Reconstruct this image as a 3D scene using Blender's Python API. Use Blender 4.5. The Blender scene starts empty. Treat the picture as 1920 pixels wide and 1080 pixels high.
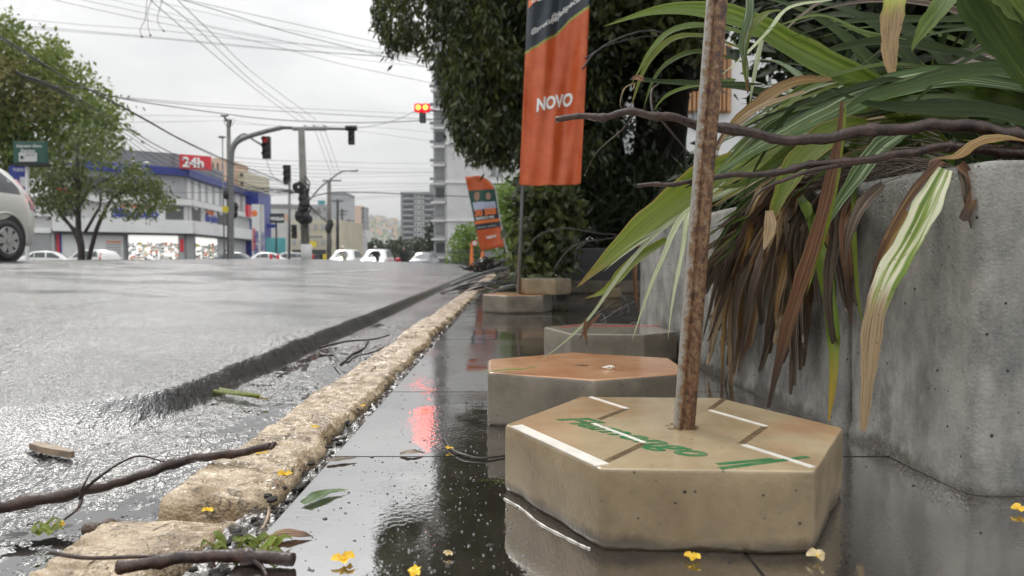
import bpy, bmesh, math, random
import numpy as np
from mathutils import Vector, Matrix, noise as mnoise
R = math.radians
rnd = random.Random(7)
nr = np.random.RandomState(11)
S = bpy.context.scene
C = S.collection

# ---------------------------------------------------------------- camera, sky, sun, exposure
FPX, CAMZ = 1300.0, 0.30
PITCH = math.atan(55.0 / FPX)
cam = bpy.data.cameras.new('camera'); camo = bpy.data.objects.new('camera', cam); C.objects.link(camo)
camo.location = (0, 0, CAMZ); camo.rotation_euler = (R(90) - PITCH, 0, 0)
cam.sensor_width = 36; cam.lens = FPX / 1920 * 36
cam.clip_start = 0.02; cam.clip_end = 6000
cam.dof.use_dof = True; cam.dof.focus_distance = 1.05; cam.dof.aperture_fstop = 7.5
S.camera = camo

w = bpy.data.worlds.new('World'); S.world = w; w.use_nodes = True
nt = w.node_tree; nt.nodes.clear()
def N(t, kind, **kw):
    n = t.nodes.new(kind)
    for k, v in kw.items(): setattr(n, k, v)
    return n
out = N(nt, 'ShaderNodeOutputWorld'); bg = N(nt, 'ShaderNodeBackground')
sky = N(nt, 'ShaderNodeTexSky', sky_type='NISHITA', sun_disc=False, sun_elevation=R(43), sun_rotation=R(-28))
sky.air_density = 1.0; sky.dust_density = 4.0
bg.inputs['Strength'].default_value = 0.10
tc = N(nt, 'ShaderNodeTexCoord')
mp = N(nt, 'ShaderNodeMapping'); mp.inputs['Scale'].default_value = (1, 1, 2.6)
cl = N(nt, 'ShaderNodeTexNoise'); cl.inputs['Scale'].default_value = 2.3; cl.inputs['Detail'].default_value = 5; cl.inputs['Roughness'].default_value = .5
cr = N(nt, 'ShaderNodeValToRGB')
cr.color_ramp.elements[0].position = .34; cr.color_ramp.elements[0].color = (5.5, 5.6, 5.75, 1)
cr.color_ramp.elements[1].position = .66; cr.color_ramp.elements[1].color = (8.1, 8.15, 8.1, 1)
sp = N(nt, 'ShaderNodeSeparateXYZ')
gr = N(nt, 'ShaderNodeMapRange'); gr.inputs['From Min'].default_value = 0; gr.inputs['From Max'].default_value = 1
gr.inputs['To Min'].default_value = .90; gr.inputs['To Max'].default_value = 3.4
vm = N(nt, 'ShaderNodeVectorMath', operation='SCALE')
mx = N(nt, 'ShaderNodeMix', data_type='RGBA'); mx.inputs['Factor'].default_value = .95
L = nt.links.new
L(tc.outputs['Generated'], mp.inputs['Vector']); L(mp.outputs[0], cl.inputs['Vector']); L(cl.outputs['Fac'], cr.inputs[0])
pw = N(nt, 'ShaderNodeMath', operation='POWER'); pw.inputs[1].default_value = 1.35; pa = N(nt, 'ShaderNodeMath', operation='MAXIMUM'); pa.inputs[1].default_value = 0
L(tc.outputs['Generated'], sp.inputs[0]); L(sp.outputs['Z'], pa.inputs[0]); L(pa.outputs[0], pw.inputs[0]); L(pw.outputs[0], gr.inputs['Value'])
L(cr.outputs[0], vm.inputs[0]); L(gr.outputs[0], vm.inputs['Scale'])
L(sky.outputs[0], mx.inputs['A']); L(vm.outputs[0], mx.inputs['B']); L(mx.outputs['Result'], bg.inputs['Color'])
L(bg.outputs[0], out.inputs[0])

sd = bpy.data.lights.new('sun', 'SUN'); sd.energy = 1.3; sd.angle = R(16); sd.color = (1, .97, .93)
so = bpy.data.objects.new('sun', sd); C.objects.link(so); so.rotation_euler = (R(-42), R(-26), 0)
S.view_settings.view_transform = 'Standard'; S.view_settings.look = 'None'
S.view_settings.exposure = 0.05; S.view_settings.gamma = 1; S.view_settings.use_curve_mapping = False
S.cycles.max_bounces = 6; S.cycles.transparent_max_bounces = 8
S.cycles.use_denoising = True
S.cycles.sample_clamp_indirect = 6

# ---------------------------------------------------------------- geometry helpers
cp, spn = math.cos(PITCH), math.sin(PITCH)
def ray(u, v):
    a = (u - 960) / FPX; b = (540 - v) / FPX
    return Vector((a, cp + spn * b, -spn + cp * b))
def W(u, v, Y):                                  # the point seen at (u, v) at distance Y down the street
    d = ray(u, v); return Vector((0, 0, CAMZ)) + d * (Y / d.y)
def G(u, v, z=0.0):                              # the point seen at (u, v) on the level z
    d = ray(u, v); return Vector((0, 0, CAMZ)) + d * ((z - CAMZ) / d.z)

class MB:
    def __init__(s): s.v = []; s.f = []; s.m = []; s.uv = None
    def add(s, vs, fs, m=0):
        o = len(s.v); s.v += [tuple(p) for p in vs]; s.f += [tuple(i + o for i in f) for f in fs]; s.m += [m] * len(fs); return s
    def box(s, a, b, m=0):
        x0, y0, z0 = a; x1, y1, z1 = b
        return s.add([(x0,y0,z0),(x1,y0,z0),(x1,y1,z0),(x0,y1,z0),(x0,y0,z1),(x1,y0,z1),(x1,y1,z1),(x0,y1,z1)],
                     [(0,3,2,1),(4,5,6,7),(0,1,5,4),(1,2,6,5),(2,3,7,6),(3,0,4,7)], m)
    def slab(s, A, B, z0, z1, out, back=0.0, m=0):      # wall slab along the plan line A-B, proud by out on its right-hand (street) side
        A = Vector((A[0], A[1])); B = Vector((B[0], B[1])); d = (B - A).normalized(); n = Vector((d.y, -d.x))
        P = [A + n * out, B + n * out, B - n * back, A - n * back]
        vs = [(p.x, p.y, z0) for p in P] + [(p.x, p.y, z1) for p in P]
        return s.add(vs, [(0,3,2,1),(4,5,6,7),(0,1,5,4),(1,2,6,5),(2,3,7,6),(3,0,4,7)], m)
    def tube(s, pts, rad, n=8, m=0, cap=True, jit=0):
        pts = [Vector(p) for p in pts]; k = len(pts)
        if not hasattr(rad, '__len__'): rad = [rad] * k
        up = Vector((0, 0, 1)); t0 = (pts[1] - pts[0]).normalized()
        if abs(t0.z) > .9: up = Vector((0, 1, 0))
        x = t0.cross(up).normalized(); vs = []
        for i, p in enumerate(pts):
            t = (pts[min(i + 1, k - 1)] - pts[max(i - 1, 0)]).normalized()
            x = (x - t * x.dot(t)).normalized(); y = t.cross(x)
            for j in range(n):
                a = 2 * math.pi * j / n; r = rad[i] * (1 + (rnd.uniform(-jit, jit) if jit else 0))
                vs.append(p + x * math.cos(a) * r + y * math.sin(a) * r)
        fs = [(i * n + j, i * n + (j + 1) % n, (i + 1) * n + (j + 1) % n, (i + 1) * n + j) for i in range(k - 1) for j in range(n)]
        if cap: fs += [tuple(range(n))[::-1], tuple((k - 1) * n + j for j in range(n))]
        return s.add(vs, fs, m)
    def prism(s, poly, z0, z1, m=0, top=None):
        n = len(poly); vs = [(p[0], p[1], z0) for p in poly] + [(p[0], p[1], z1) for p in poly]
        return s.add(vs, [tuple(range(n))[::-1], tuple(range(n, 2 * n))] + [(i, (i + 1) % n, n + (i + 1) % n, n + i) for i in range(n)], m)
    def ball(s, c, r, m=0, n=8, sc=(1, 1, 1)):
        c = Vector(c); vs = []; h = n // 2
        for i in range(h + 1):
            th = math.pi * i / h
            for j in range(n):
                ph = 2 * math.pi * j / n
                vs.append(c + Vector((r * sc[0] * math.sin(th) * math.cos(ph), r * sc[1] * math.sin(th) * math.sin(ph), r * sc[2] * math.cos(th))))
        return s.add(vs, [(i * n + j, (i + 1) * n + j, (i + 1) * n + (j + 1) % n, i * n + (j + 1) % n) for i in range(h) for j in range(n)], m)
    def cyl(s, c, ax, r, d, n=16, m=0, r2=None):
        c = Vector(c); ax = Vector(ax).normalized()
        return s.tube([c, c + ax * d], [r, r if r2 is None else r2], n, m)
    def mesh(s, name, mats, smooth=False):
        me = bpy.data.meshes.new(name); me.from_pydata(s.v, [], s.f)
        for mm in (mats if isinstance(mats, (list, tuple)) else [mats]): me.materials.append(mm)
        if any(s.m): me.polygons.foreach_set('material_index', s.m)
        if smooth: me.polygons.foreach_set('use_smooth', [True] * len(s.f))
        me.update(); return me
    def build(s, name, mats, parent=None, smooth=False, bevel=0):
        o = link(name, s.mesh(name, mats, smooth), parent)
        if bevel:
            b = o.modifiers.new('bevel', 'BEVEL'); b.width = bevel; b.segments = 2; b.limit_method = 'ANGLE'
        return o
def link(name, data, parent=None, loc=None):
    o = bpy.data.objects.new(name, data); C.objects.link(o)
    if parent: o.parent = parent
    if loc is not None: o.location = loc
    return o
def tag(o, label=None, cat=None, group=None, kind=None):
    if label: o['label'] = label
    if cat: o['category'] = cat
    if group: o['group'] = group
    if kind: o['kind'] = kind
    return o
def thing(name, label, cat, group=None, loc=(0, 0, 0), rz=0):
    o = link(name, None); o.location = loc; o.rotation_euler = (0, 0, rz); return tag(o, label, cat, group)
def copytree(o, parent=None):
    c = o.copy(); C.objects.link(c)
    if parent: c.parent = parent
    for ch in list(o.children): copytree(ch, c)
    return c
def npmesh(name, V, F, mats, smooth=False, attr=None, uv=None):
    me = bpy.data.meshes.new(name); V = np.asarray(V, np.float32); F = np.asarray(F, np.int32); k = F.shape[1]
    me.vertices.add(len(V)); me.vertices.foreach_set('co', V.ravel())
    me.loops.add(F.size); me.loops.foreach_set('vertex_index', F.ravel())
    me.polygons.add(len(F)); me.polygons.foreach_set('loop_start', np.arange(0, F.size, k, dtype=np.int32))
    me.polygons.foreach_set('loop_total', np.full(len(F), k, np.int32))
    if smooth: me.polygons.foreach_set('use_smooth', np.ones(len(F), bool))
    for mm in (mats if isinstance(mats, (list, tuple)) else [mats]): me.materials.append(mm)
    if attr is not None:
        a = me.attributes.new('vary', 'FLOAT', 'POINT'); a.data.foreach_set('value', np.asarray(attr, np.float32))
    me.update(calc_edges=True); me.validate(); return me
def grid(name, X, Y, Z, mats, smooth=True):
    n, m = X.shape; V = np.stack([X, Y, Z], -1).reshape(-1, 3)
    i = np.arange(n * m).reshape(n, m)
    F = np.stack([i[:-1, :-1], i[:-1, 1:], i[1:, 1:], i[1:, :-1]], -1).reshape(-1, 4)
    return npmesh(name, V, F, mats, smooth)
def vnoise(x, y, seed=0):
    xi = np.floor(x).astype(np.int64); yi = np.floor(y).astype(np.int64); fx = x - xi; fy = y - yi
    def h(a, b):
        n = (a * 374761393 + b * 668265263 + seed * 1442695041) & 0xffffffff
        n = ((n ^ (n >> 13)) * 1274126177) & 0xffffffff
        return ((n ^ (n >> 16)) & 0xffff) / 65535.0
    sx = fx * fx * (3 - 2 * fx); sy = fy * fy * (3 - 2 * fy)
    return (h(xi, yi) * (1 - sx) + h(xi + 1, yi) * sx) * (1 - sy) + (h(xi, yi + 1) * (1 - sx) + h(xi + 1, yi + 1) * sx) * sy
def fbm(x, y, o=4, seed=0):
    r = 0; a = .5
    for i in range(o): r = r + a * (vnoise(x * 2 ** i, y * 2 ** i, seed + i) - .5); a *= .5
    return r
def sstep(a, b, x): t = np.clip((x - a) / (b - a), 0, 1); return t * t * (3 - 2 * t)
def smooth_path(P, k=6):                          # Catmull-Rom through the given points
    P = [Vector(p) for p in P]; Q = [P[0] * 2 - P[1]] + P + [P[-1] * 2 - P[-2]]; o = []
    for i in range(1, len(Q) - 2):
        for j in range(k):
            t = j / k; a, b, c, d = Q[i - 1], Q[i], Q[i + 1], Q[i + 2]
            o.append(.5 * ((2 * b) + (c - a) * t + (2 * a - 5 * b + 4 * c - d) * t * t + (3 * b - a - 3 * c + d) * t ** 3))
    return o + [P[-1]]

# ---------------------------------------------------------------- materials
def base_mat(name):
    m = bpy.data.materials.new(name); m.use_nodes = True; t = m.node_tree
    return m, t, t.nodes['Principled BSDF'], t.links.new
def pm(name, col, rough=.55, var=.2, scale=8, bump=0, bscale=None, metal=0, ior=1.5, spec=.5, coat=0, streak=None, col2=None, lo=.35, hi=.65, rough2=None, objrand=0, detail=5):
    m, t, b, l = base_mat(name)
    tc = N(t, 'ShaderNodeTexCoord'); mp = N(t, 'ShaderNodeMapping')
    if streak: mp.inputs['Scale'].default_value = streak
    l(tc.outputs['Object'], mp.inputs[0])
    n = N(t, 'ShaderNodeTexNoise'); n.inputs['Scale'].default_value = scale; n.inputs['Detail'].default_value = detail; n.inputs['Roughness'].default_value = .6
    l(mp.outputs[0], n.inputs['Vector'])
    r = N(t, 'ShaderNodeValToRGB'); r.color_ramp.elements[0].position = lo; r.color_ramp.elements[1].position = hi
    c2 = col2 or tuple(min(1, c * (1 + var)) for c in col); c1 = col if col2 else tuple(c * (1 - var) for c in col)
    r.color_ramp.elements[0].color = (*c1, 1); r.color_ramp.elements[1].color = (*c2, 1)
    l(n.outputs['Fac'], r.inputs[0]); col_out = r.outputs[0]
    if objrand:
        oi = N(t, 'ShaderNodeObjectInfo'); mr = N(t, 'ShaderNodeMapRange'); mr.inputs['To Min'].default_value = 1 - objrand; mr.inputs['To Max'].default_value = 1 + objrand
        hs = N(t, 'ShaderNodeHueSaturation'); l(oi.outputs['Random'], mr.inputs['Value']); l(mr.outputs[0], hs.inputs['Value']); l(col_out, hs.inputs['Color']); col_out = hs.outputs[0]
    l(col_out, b.inputs['Base Color'])
    b.inputs['Roughness'].default_value = rough; b.inputs['Metallic'].default_value = metal; b.inputs['IOR'].default_value = ior
    b.inputs['Specular IOR Level'].default_value = spec; b.inputs['Coat Weight'].default_value = coat; b.inputs['Coat Roughness'].default_value = .08
    if rough2 is not None:
        mr = N(t, 'ShaderNodeMapRange'); mr.inputs['From Min'].default_value = lo; mr.inputs['From Max'].default_value = hi
        mr.inputs['To Min'].default_value = rough; mr.inputs['To Max'].default_value = rough2
        l(n.outputs['Fac'], mr.inputs['Value']); l(mr.outputs[0], b.inputs['Roughness'])
    if bump:
        n2 = N(t, 'ShaderNodeTexNoise'); n2.inputs['Scale'].default_value = bscale or scale * 4; n2.inputs['Detail'].default_value = 4
        l(mp.outputs[0], n2.inputs['Vector'])
        bm = N(t, 'ShaderNodeBump'); bm.inputs['Strength'].default_value = 1; bm.inputs['Distance'].default_value = bump
        l(n2.outputs['Fac'], bm.inputs['Height']); l(bm.outputs[0], b.inputs['Normal'])
    return m
def emit(name, col, s):
    m, t, b, l = base_mat(name); b.inputs['Base Color'].default_value = (*[min(c, 1) for c in col], 1)
    b.inputs['Emission Color'].default_value = (*col, 1); b.inputs['Emission Strength'].default_value = s; return m
def foliage(name, dark, light, rough=.35, trans=.25):
    m, t, b, l = base_mat(name)
    a = N(t, 'ShaderNodeAttribute', attribute_name='vary'); r = N(t, 'ShaderNodeValToRGB')
    r.color_ramp.elements[0].color = (*dark, 1); r.color_ramp.elements[1].color = (*light, 1)
    l(a.outputs['Fac'], r.inputs[0]); l(r.outputs[0], b.inputs['Base Color']); b.inputs['Roughness'].default_value = rough
    tr = N(t, 'ShaderNodeBsdfTranslucent'); l(r.outputs[0], tr.inputs[0]); mx = N(t, 'ShaderNodeMixShader'); mx.inputs[0].default_value = trans
    o = t.nodes['Material Output']; l(b.outputs[0], mx.inputs[1]); l(tr.outputs[0], mx.inputs[2]); l(mx.outputs[0], o.inputs[0]); return m
def leafmat(name, stops, rough=.3, trans=.2, stripe=.35, across=9, tipcol=None, tip=(.8, .95), edge=None, spots=0, spec=.5):
    # stops: colours across the blade picked by a noise that is drawn out along the blade
    m, t, b, l = base_mat(name)
    uv = N(t, 'ShaderNodeUVMap'); s = N(t, 'ShaderNodeSeparateXYZ'); l(uv.outputs[0], s.inputs[0])
    oi = N(t, 'ShaderNodeObjectInfo')
    mp = N(t, 'ShaderNodeMapping'); mp.inputs['Scale'].default_value = (across, 1.6, 1)
    cb = N(t, 'ShaderNodeCombineXYZ'); l(oi.outputs['Random'], cb.inputs[2]); vs = N(t, 'ShaderNodeVectorMath', operation='SCALE'); vs.inputs['Scale'].default_value = 40
    l(cb.outputs[0], vs.inputs[0]); l(vs.outputs[0], mp.inputs['Location']); l(uv.outputs[0], mp.inputs[0])
    n = N(t, 'ShaderNodeTexNoise'); n.inputs['Scale'].default_value = 1; n.inputs['Detail'].default_value = 4; l(mp.outputs[0], n.inputs['Vector'])
    r = N(t, 'ShaderNodeValToRGB'); e = r.color_ramp.elements
    while len(e) < len(stops): e.new(.5)
    for i, (p, c) in enumerate(stops): e[i].position = p; e[i].color = (*c, 1)
    l(n.outputs['Fac'], r.inputs[0]); co = r.outputs[0]
    def mixin(fac, col):
        nonlocal co
        x = N(t, 'ShaderNodeMix', data_type='RGBA'); l(fac, x.inputs['Factor']); l(co, x.inputs['A']); x.inputs['B'].default_value = (*col, 1); co = x.outputs['Result']
    if tipcol:
        ad = N(t, 'ShaderNodeMath', operation='MULTIPLY_ADD'); l(n.outputs['Fac'], ad.inputs[0]); ad.inputs[1].default_value = .25; l(s.outputs['Y'], ad.inputs[2])
        mr = N(t, 'ShaderNodeMapRange', interpolation_type='SMOOTHSTEP'); mr.inputs['From Min'].default_value = tip[0] + .12; mr.inputs['From Max'].default_value = tip[1] + .12
        l(ad.outputs[0], mr.inputs['Value']); mixin(mr.outputs[0], tipcol)
        n3 = N(t, 'ShaderNodeTexNoise'); n3.inputs['Scale'].default_value = 1; n3.inputs['Detail'].default_value = 5; mp3 = N(t, 'ShaderNodeMapping'); mp3.inputs['Scale'].default_value = (14, 5, 1); l(uv.outputs[0], mp3.inputs[0]); l(mp3.outputs[0], n3.inputs['Vector'])
        m3 = N(t, 'ShaderNodeMapRange'); m3.inputs['From Min'].default_value = .46; m3.inputs['From Max'].default_value = .66; m3.inputs['To Max'].default_value = .75; l(n3.outputs['Fac'], m3.inputs['Value']); mm = N(t, 'ShaderNodeMath', operation='MULTIPLY'); l(m3.outputs[0], mm.inputs[0]); l(mr.outputs[0], mm.inputs[1]); mixin(mm.outputs[0], tuple(c * .32 for c in tipcol))
    if edge:
        ab = N(t, 'ShaderNodeMath', operation='ABSOLUTE'); su = N(t, 'ShaderNodeMath', operation='SUBTRACT'); l(s.outputs['X'], su.inputs[0]); su.inputs[1].default_value = .5; l(su.outputs[0], ab.inputs[0])
        mr = N(t, 'ShaderNodeMapRange'); mr.inputs['From Min'].default_value = .43; mr.inputs['From Max'].default_value = .49; l(ab.outputs[0], mr.inputs['Value']); mixin(mr.outputs[0], edge)
    b.inputs['Specular IOR Level'].default_value = spec
    n5 = N(t, 'ShaderNodeTexNoise'); n5.inputs['Scale'].default_value = 1; n5.inputs['Detail'].default_value = 3; mp5 = N(t, 'ShaderNodeMapping'); mp5.inputs['Scale'].default_value = (7, 38, 1); l(uv.outputs[0], mp5.inputs[0]); l(vs.outputs[0], mp5.inputs['Location']); l(mp5.outputs[0], n5.inputs['Vector'])
    m5 = N(t, 'ShaderNodeMapRange'); m5.inputs['From Min'].default_value = .65; m5.inputs['From Max'].default_value = .72; m5.inputs['To Max'].default_value = .75; l(n5.outputs['Fac'], m5.inputs['Value']); mixin(m5.outputs[0], (.10, .060, .022))
    hs = N(t, 'ShaderNodeHueSaturation'); mr = N(t, 'ShaderNodeMapRange'); mr.inputs['To Min'].default_value = .75; mr.inputs['To Max'].default_value = 1.3
    l(oi.outputs['Random'], mr.inputs['Value']); l(mr.outputs[0], hs.inputs['Value']); l(co, hs.inputs['Color']); co = hs.outputs[0]
    l(co, b.inputs['Base Color']); b.inputs['Roughness'].default_value = rough
    mpw = N(t, 'ShaderNodeMapping'); mpw.inputs['Scale'].default_value = (30, 2.2, 1); l(uv.outputs[0], mpw.inputs[0]); l(vs.outputs[0], mpw.inputs['Location']); w_ = N(t, 'ShaderNodeTexNoise'); w_.inputs['Scale'].default_value = 1; w_.inputs['Detail'].default_value = 5; l(mpw.outputs[0], w_.inputs['Vector'])
    bm = N(t, 'ShaderNodeBump'); bm.inputs['Strength'].default_value = stripe; bm.inputs['Distance'].default_value = .0022; l(w_.outputs['Fac'], bm.inputs['Height']); l(bm.outputs[0], b.inputs['Normal'])
    tr = N(t, 'ShaderNodeBsdfTranslucent'); l(co, tr.inputs[0]); mx = N(t, 'ShaderNodeMixShader'); mx.inputs[0].default_value = trans
    o = t.nodes['Material Output']; l(b.outputs[0], mx.inputs[1]); l(tr.outputs[0], mx.inputs[2]); l(mx.outputs[0], o.inputs[0]); return m

def asphalt_mat():
    m, t, b, l = base_mat('wet_asphalt')
    g = N(t, 'ShaderNodeNewGeometry'); P = g.outputs['Position']
    v = N(t, 'ShaderNodeTexVoronoi'); v.inputs['Scale'].default_value = 190; l(P, v.inputs['Vector'])
    n = N(t, 'ShaderNodeTexNoise'); n.inputs['Scale'].default_value = 420; n.inputs['Detail'].default_value = 3; l(P, n.inputs['Vector'])
    big = N(t, 'ShaderNodeTexNoise'); big.inputs['Scale'].default_value = 1.3; big.inputs['Detail'].default_value = 5; l(P, big.inputs['Vector'])
    r = N(t, 'ShaderNodeValToRGB'); r.color_ramp.elements[0].position = .3; r.color_ramp.elements[1].position = .75
    r.color_ramp.elements[0].color = (.010, .010, .0105, 1); r.color_ramp.elements[1].color = (.050, .049, .047, 1)
    l(n.outputs['Fac'], r.inputs[0]); l(r.outputs[0], b.inputs['Base Color'])
    mr = N(t, 'ShaderNodeMapRange'); mr.inputs['From Min'].default_value = .35; mr.inputs['From Max'].default_value = .65; mr.inputs['To Min'].default_value = .16; mr.inputs['To Max'].default_value = .26
    l(big.outputs['Fac'], mr.inputs['Value']); l(mr.outputs[0], b.inputs['Roughness'])
    b.inputs['IOR'].default_value = 2.2
    ad = N(t, 'ShaderNodeMath', operation='MULTIPLY_ADD'); l(n.outputs['Fac'], ad.inputs[0]); ad.inputs[1].default_value = .7; l(v.outputs['Distance'], ad.inputs[2])
    ds = N(t, 'ShaderNodeMapRange'); ds.inputs['From Min'].default_value = .35; ds.inputs['From Max'].default_value = .65; ds.inputs['To Min'].default_value = .0010; ds.inputs['To Max'].default_value = .0021
    l(big.outputs['Fac'], ds.inputs['Value'])
    bm = N(t, 'ShaderNodeBump'); bm.inputs['Strength'].default_value = 1; l(ds.outputs[0], bm.inputs['Distance']); l(ad.outputs[0], bm.inputs['Height']); l(bm.outputs[0], b.inputs['Normal'])
    return m
def tile_mat():
    m, t, b, l = base_mat('wet_dark_tile')
    g = N(t, 'ShaderNodeNewGeometry'); P = g.outputs['Position']
    n = N(t, 'ShaderNodeTexNoise'); n.inputs['Scale'].default_value = 14; n.inputs['Detail'].default_value = 6; l(P, n.inputs['Vector'])
    r = N(t, 'ShaderNodeValToRGB'); r.color_ramp.elements[0].position = .35; r.color_ramp.elements[1].position = .7
    r.color_ramp.elements[0].color = (.030, .024, .021, 1); r.color_ramp.elements[1].color = (.060, .048, .040, 1); l(n.outputs['Fac'], r.inputs[0])
    oi = N(t, 'ShaderNodeObjectInfo'); mr = N(t, 'ShaderNodeMapRange'); mr.inputs['To Min'].default_value = .8; mr.inputs['To Max'].default_value = 1.2; l(oi.outputs['Random'], mr.inputs['Value'])
    hs = N(t, 'ShaderNodeHueSaturation'); l(mr.outputs[0], hs.inputs['Value']); l(r.outputs[0], hs.inputs['Color']); l(hs.outputs[0], b.inputs['Base Color'])
    b.inputs['IOR'].default_value = 7.0
    w1 = N(t, 'ShaderNodeTexNoise'); w1.inputs['Scale'].default_value = 5; w1.inputs['Detail'].default_value = 3; l(P, w1.inputs['Vector'])
    w2 = N(t, 'ShaderNodeTexNoise'); w2.inputs['Scale'].default_value = 130; w2.inputs['Detail'].default_value = 2; l(P, w2.inputs['Vector'])
    wet = N(t, 'ShaderNodeTexNoise'); wet.inputs['Scale'].default_value = 3.1; wet.inputs['Detail'].default_value = 6; wet.inputs['Roughness'].default_value = .65; l(P, wet.inputs['Vector'])
    k = N(t, 'ShaderNodeMapRange'); k.inputs['From Min'].default_value = .44; k.inputs['From Max'].default_value = .6; k.inputs['To Min'].default_value = .03; k.inputs['To Max'].default_value = .10; l(wet.outputs['Fac'], k.inputs['Value'])
    l(k.outputs[0], b.inputs['Roughness'])
    k2 = N(t, 'ShaderNodeMapRange'); k2.inputs['From Min'].default_value = .45; k2.inputs['From Max'].default_value = .6; k2.inputs['To Min'].default_value = .00006; k2.inputs['To Max'].default_value = .00048; l(wet.outputs['Fac'], k2.inputs['Value'])
    b1 = N(t, 'ShaderNodeBump'); b1.inputs['Distance'].default_value = .0012; b1.inputs['Strength'].default_value = 1; l(w1.outputs['Fac'], b1.inputs['Height'])
    b2 = N(t, 'ShaderNodeBump'); b2.inputs['Strength'].default_value = 1; l(k2.outputs[0], b2.inputs['Distance']); l(w2.outputs['Fac'], b2.inputs['Height']); l(b1.outputs[0], b2.inputs['Normal'])
    l(b2.outputs[0], b.inputs['Normal']); return m
def rust_mat():
    m, t, b, l = base_mat('rusty_galvanised_steel')
    tc = N(t, 'ShaderNodeTexCoord'); mp = N(t, 'ShaderNodeMapping'); mp.inputs['Scale'].default_value = (1, 1, .75); l(tc.outputs['Object'], mp.inputs[0])
    n = N(t, 'ShaderNodeTexNoise'); n.inputs['Scale'].default_value = 150; n.inputs['Detail'].default_value = 8; n.inputs['Roughness'].default_value = .75; l(mp.outputs[0], n.inputs['Vector'])
    n2 = N(t, 'ShaderNodeTexNoise'); n2.inputs['Scale'].default_value = 260; n2.inputs['Detail'].default_value = 4; l(tc.outputs['Object'], n2.inputs['Vector'])
    r = N(t, 'ShaderNodeValToRGB'); e = r.color_ramp.elements
    for _ in range(3): e.new(.5)
    for i, (p, c) in enumerate([(.36, (.30, .28, .25)), (.44, (.20, .155, .11)), (.51, (.19, .10, .04)), (.58, (.10, .042, .018)), (.68, (.025, .014, .010))]): e[i].position = p; e[i].color = (*c, 1)
    sx = N(t, 'ShaderNodeSeparateXYZ'); uvn = N(t, 'ShaderNodeUVMap'); l(uvn.outputs[0], sx.inputs[0])
    sh = N(t, 'ShaderNodeMapRange'); sh.inputs['From Min'].default_value = .0; sh.inputs['From Max'].default_value = .30; sh.inputs['To Min'].default_value = -.16; sh.inputs['To Max'].default_value = 0.06; l(sx.outputs['X'], sh.inputs['Value'])
    ad = N(t, 'ShaderNodeMath', operation='ADD'); l(n.outputs['Fac'], ad.inputs[0]); l(sh.outputs[0], ad.inputs[1])
    l(ad.outputs[0], r.inputs[0]); l(r.outputs[0], b.inputs['Base Color'])
    mr = N(t, 'ShaderNodeMapRange'); mr.inputs['From Min'].default_value = .35; mr.inputs['From Max'].default_value = .5; mr.inputs['To Min'].default_value = .75; mr.inputs['To Max'].default_value = .1; l(n.outputs['Fac'], mr.inputs['Value']); l(mr.outputs[0], b.inputs['Metallic'])
    b.inputs['Roughness'].default_value = .36
    bm = N(t, 'ShaderNodeBump'); bm.inputs['Distance'].default_value = .0006; bm.inputs['Strength'].default_value = 1; l(n2.outputs['Fac'], bm.inputs['Height']); l(bm.outputs[0], b.inputs['Normal']); return m
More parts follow.
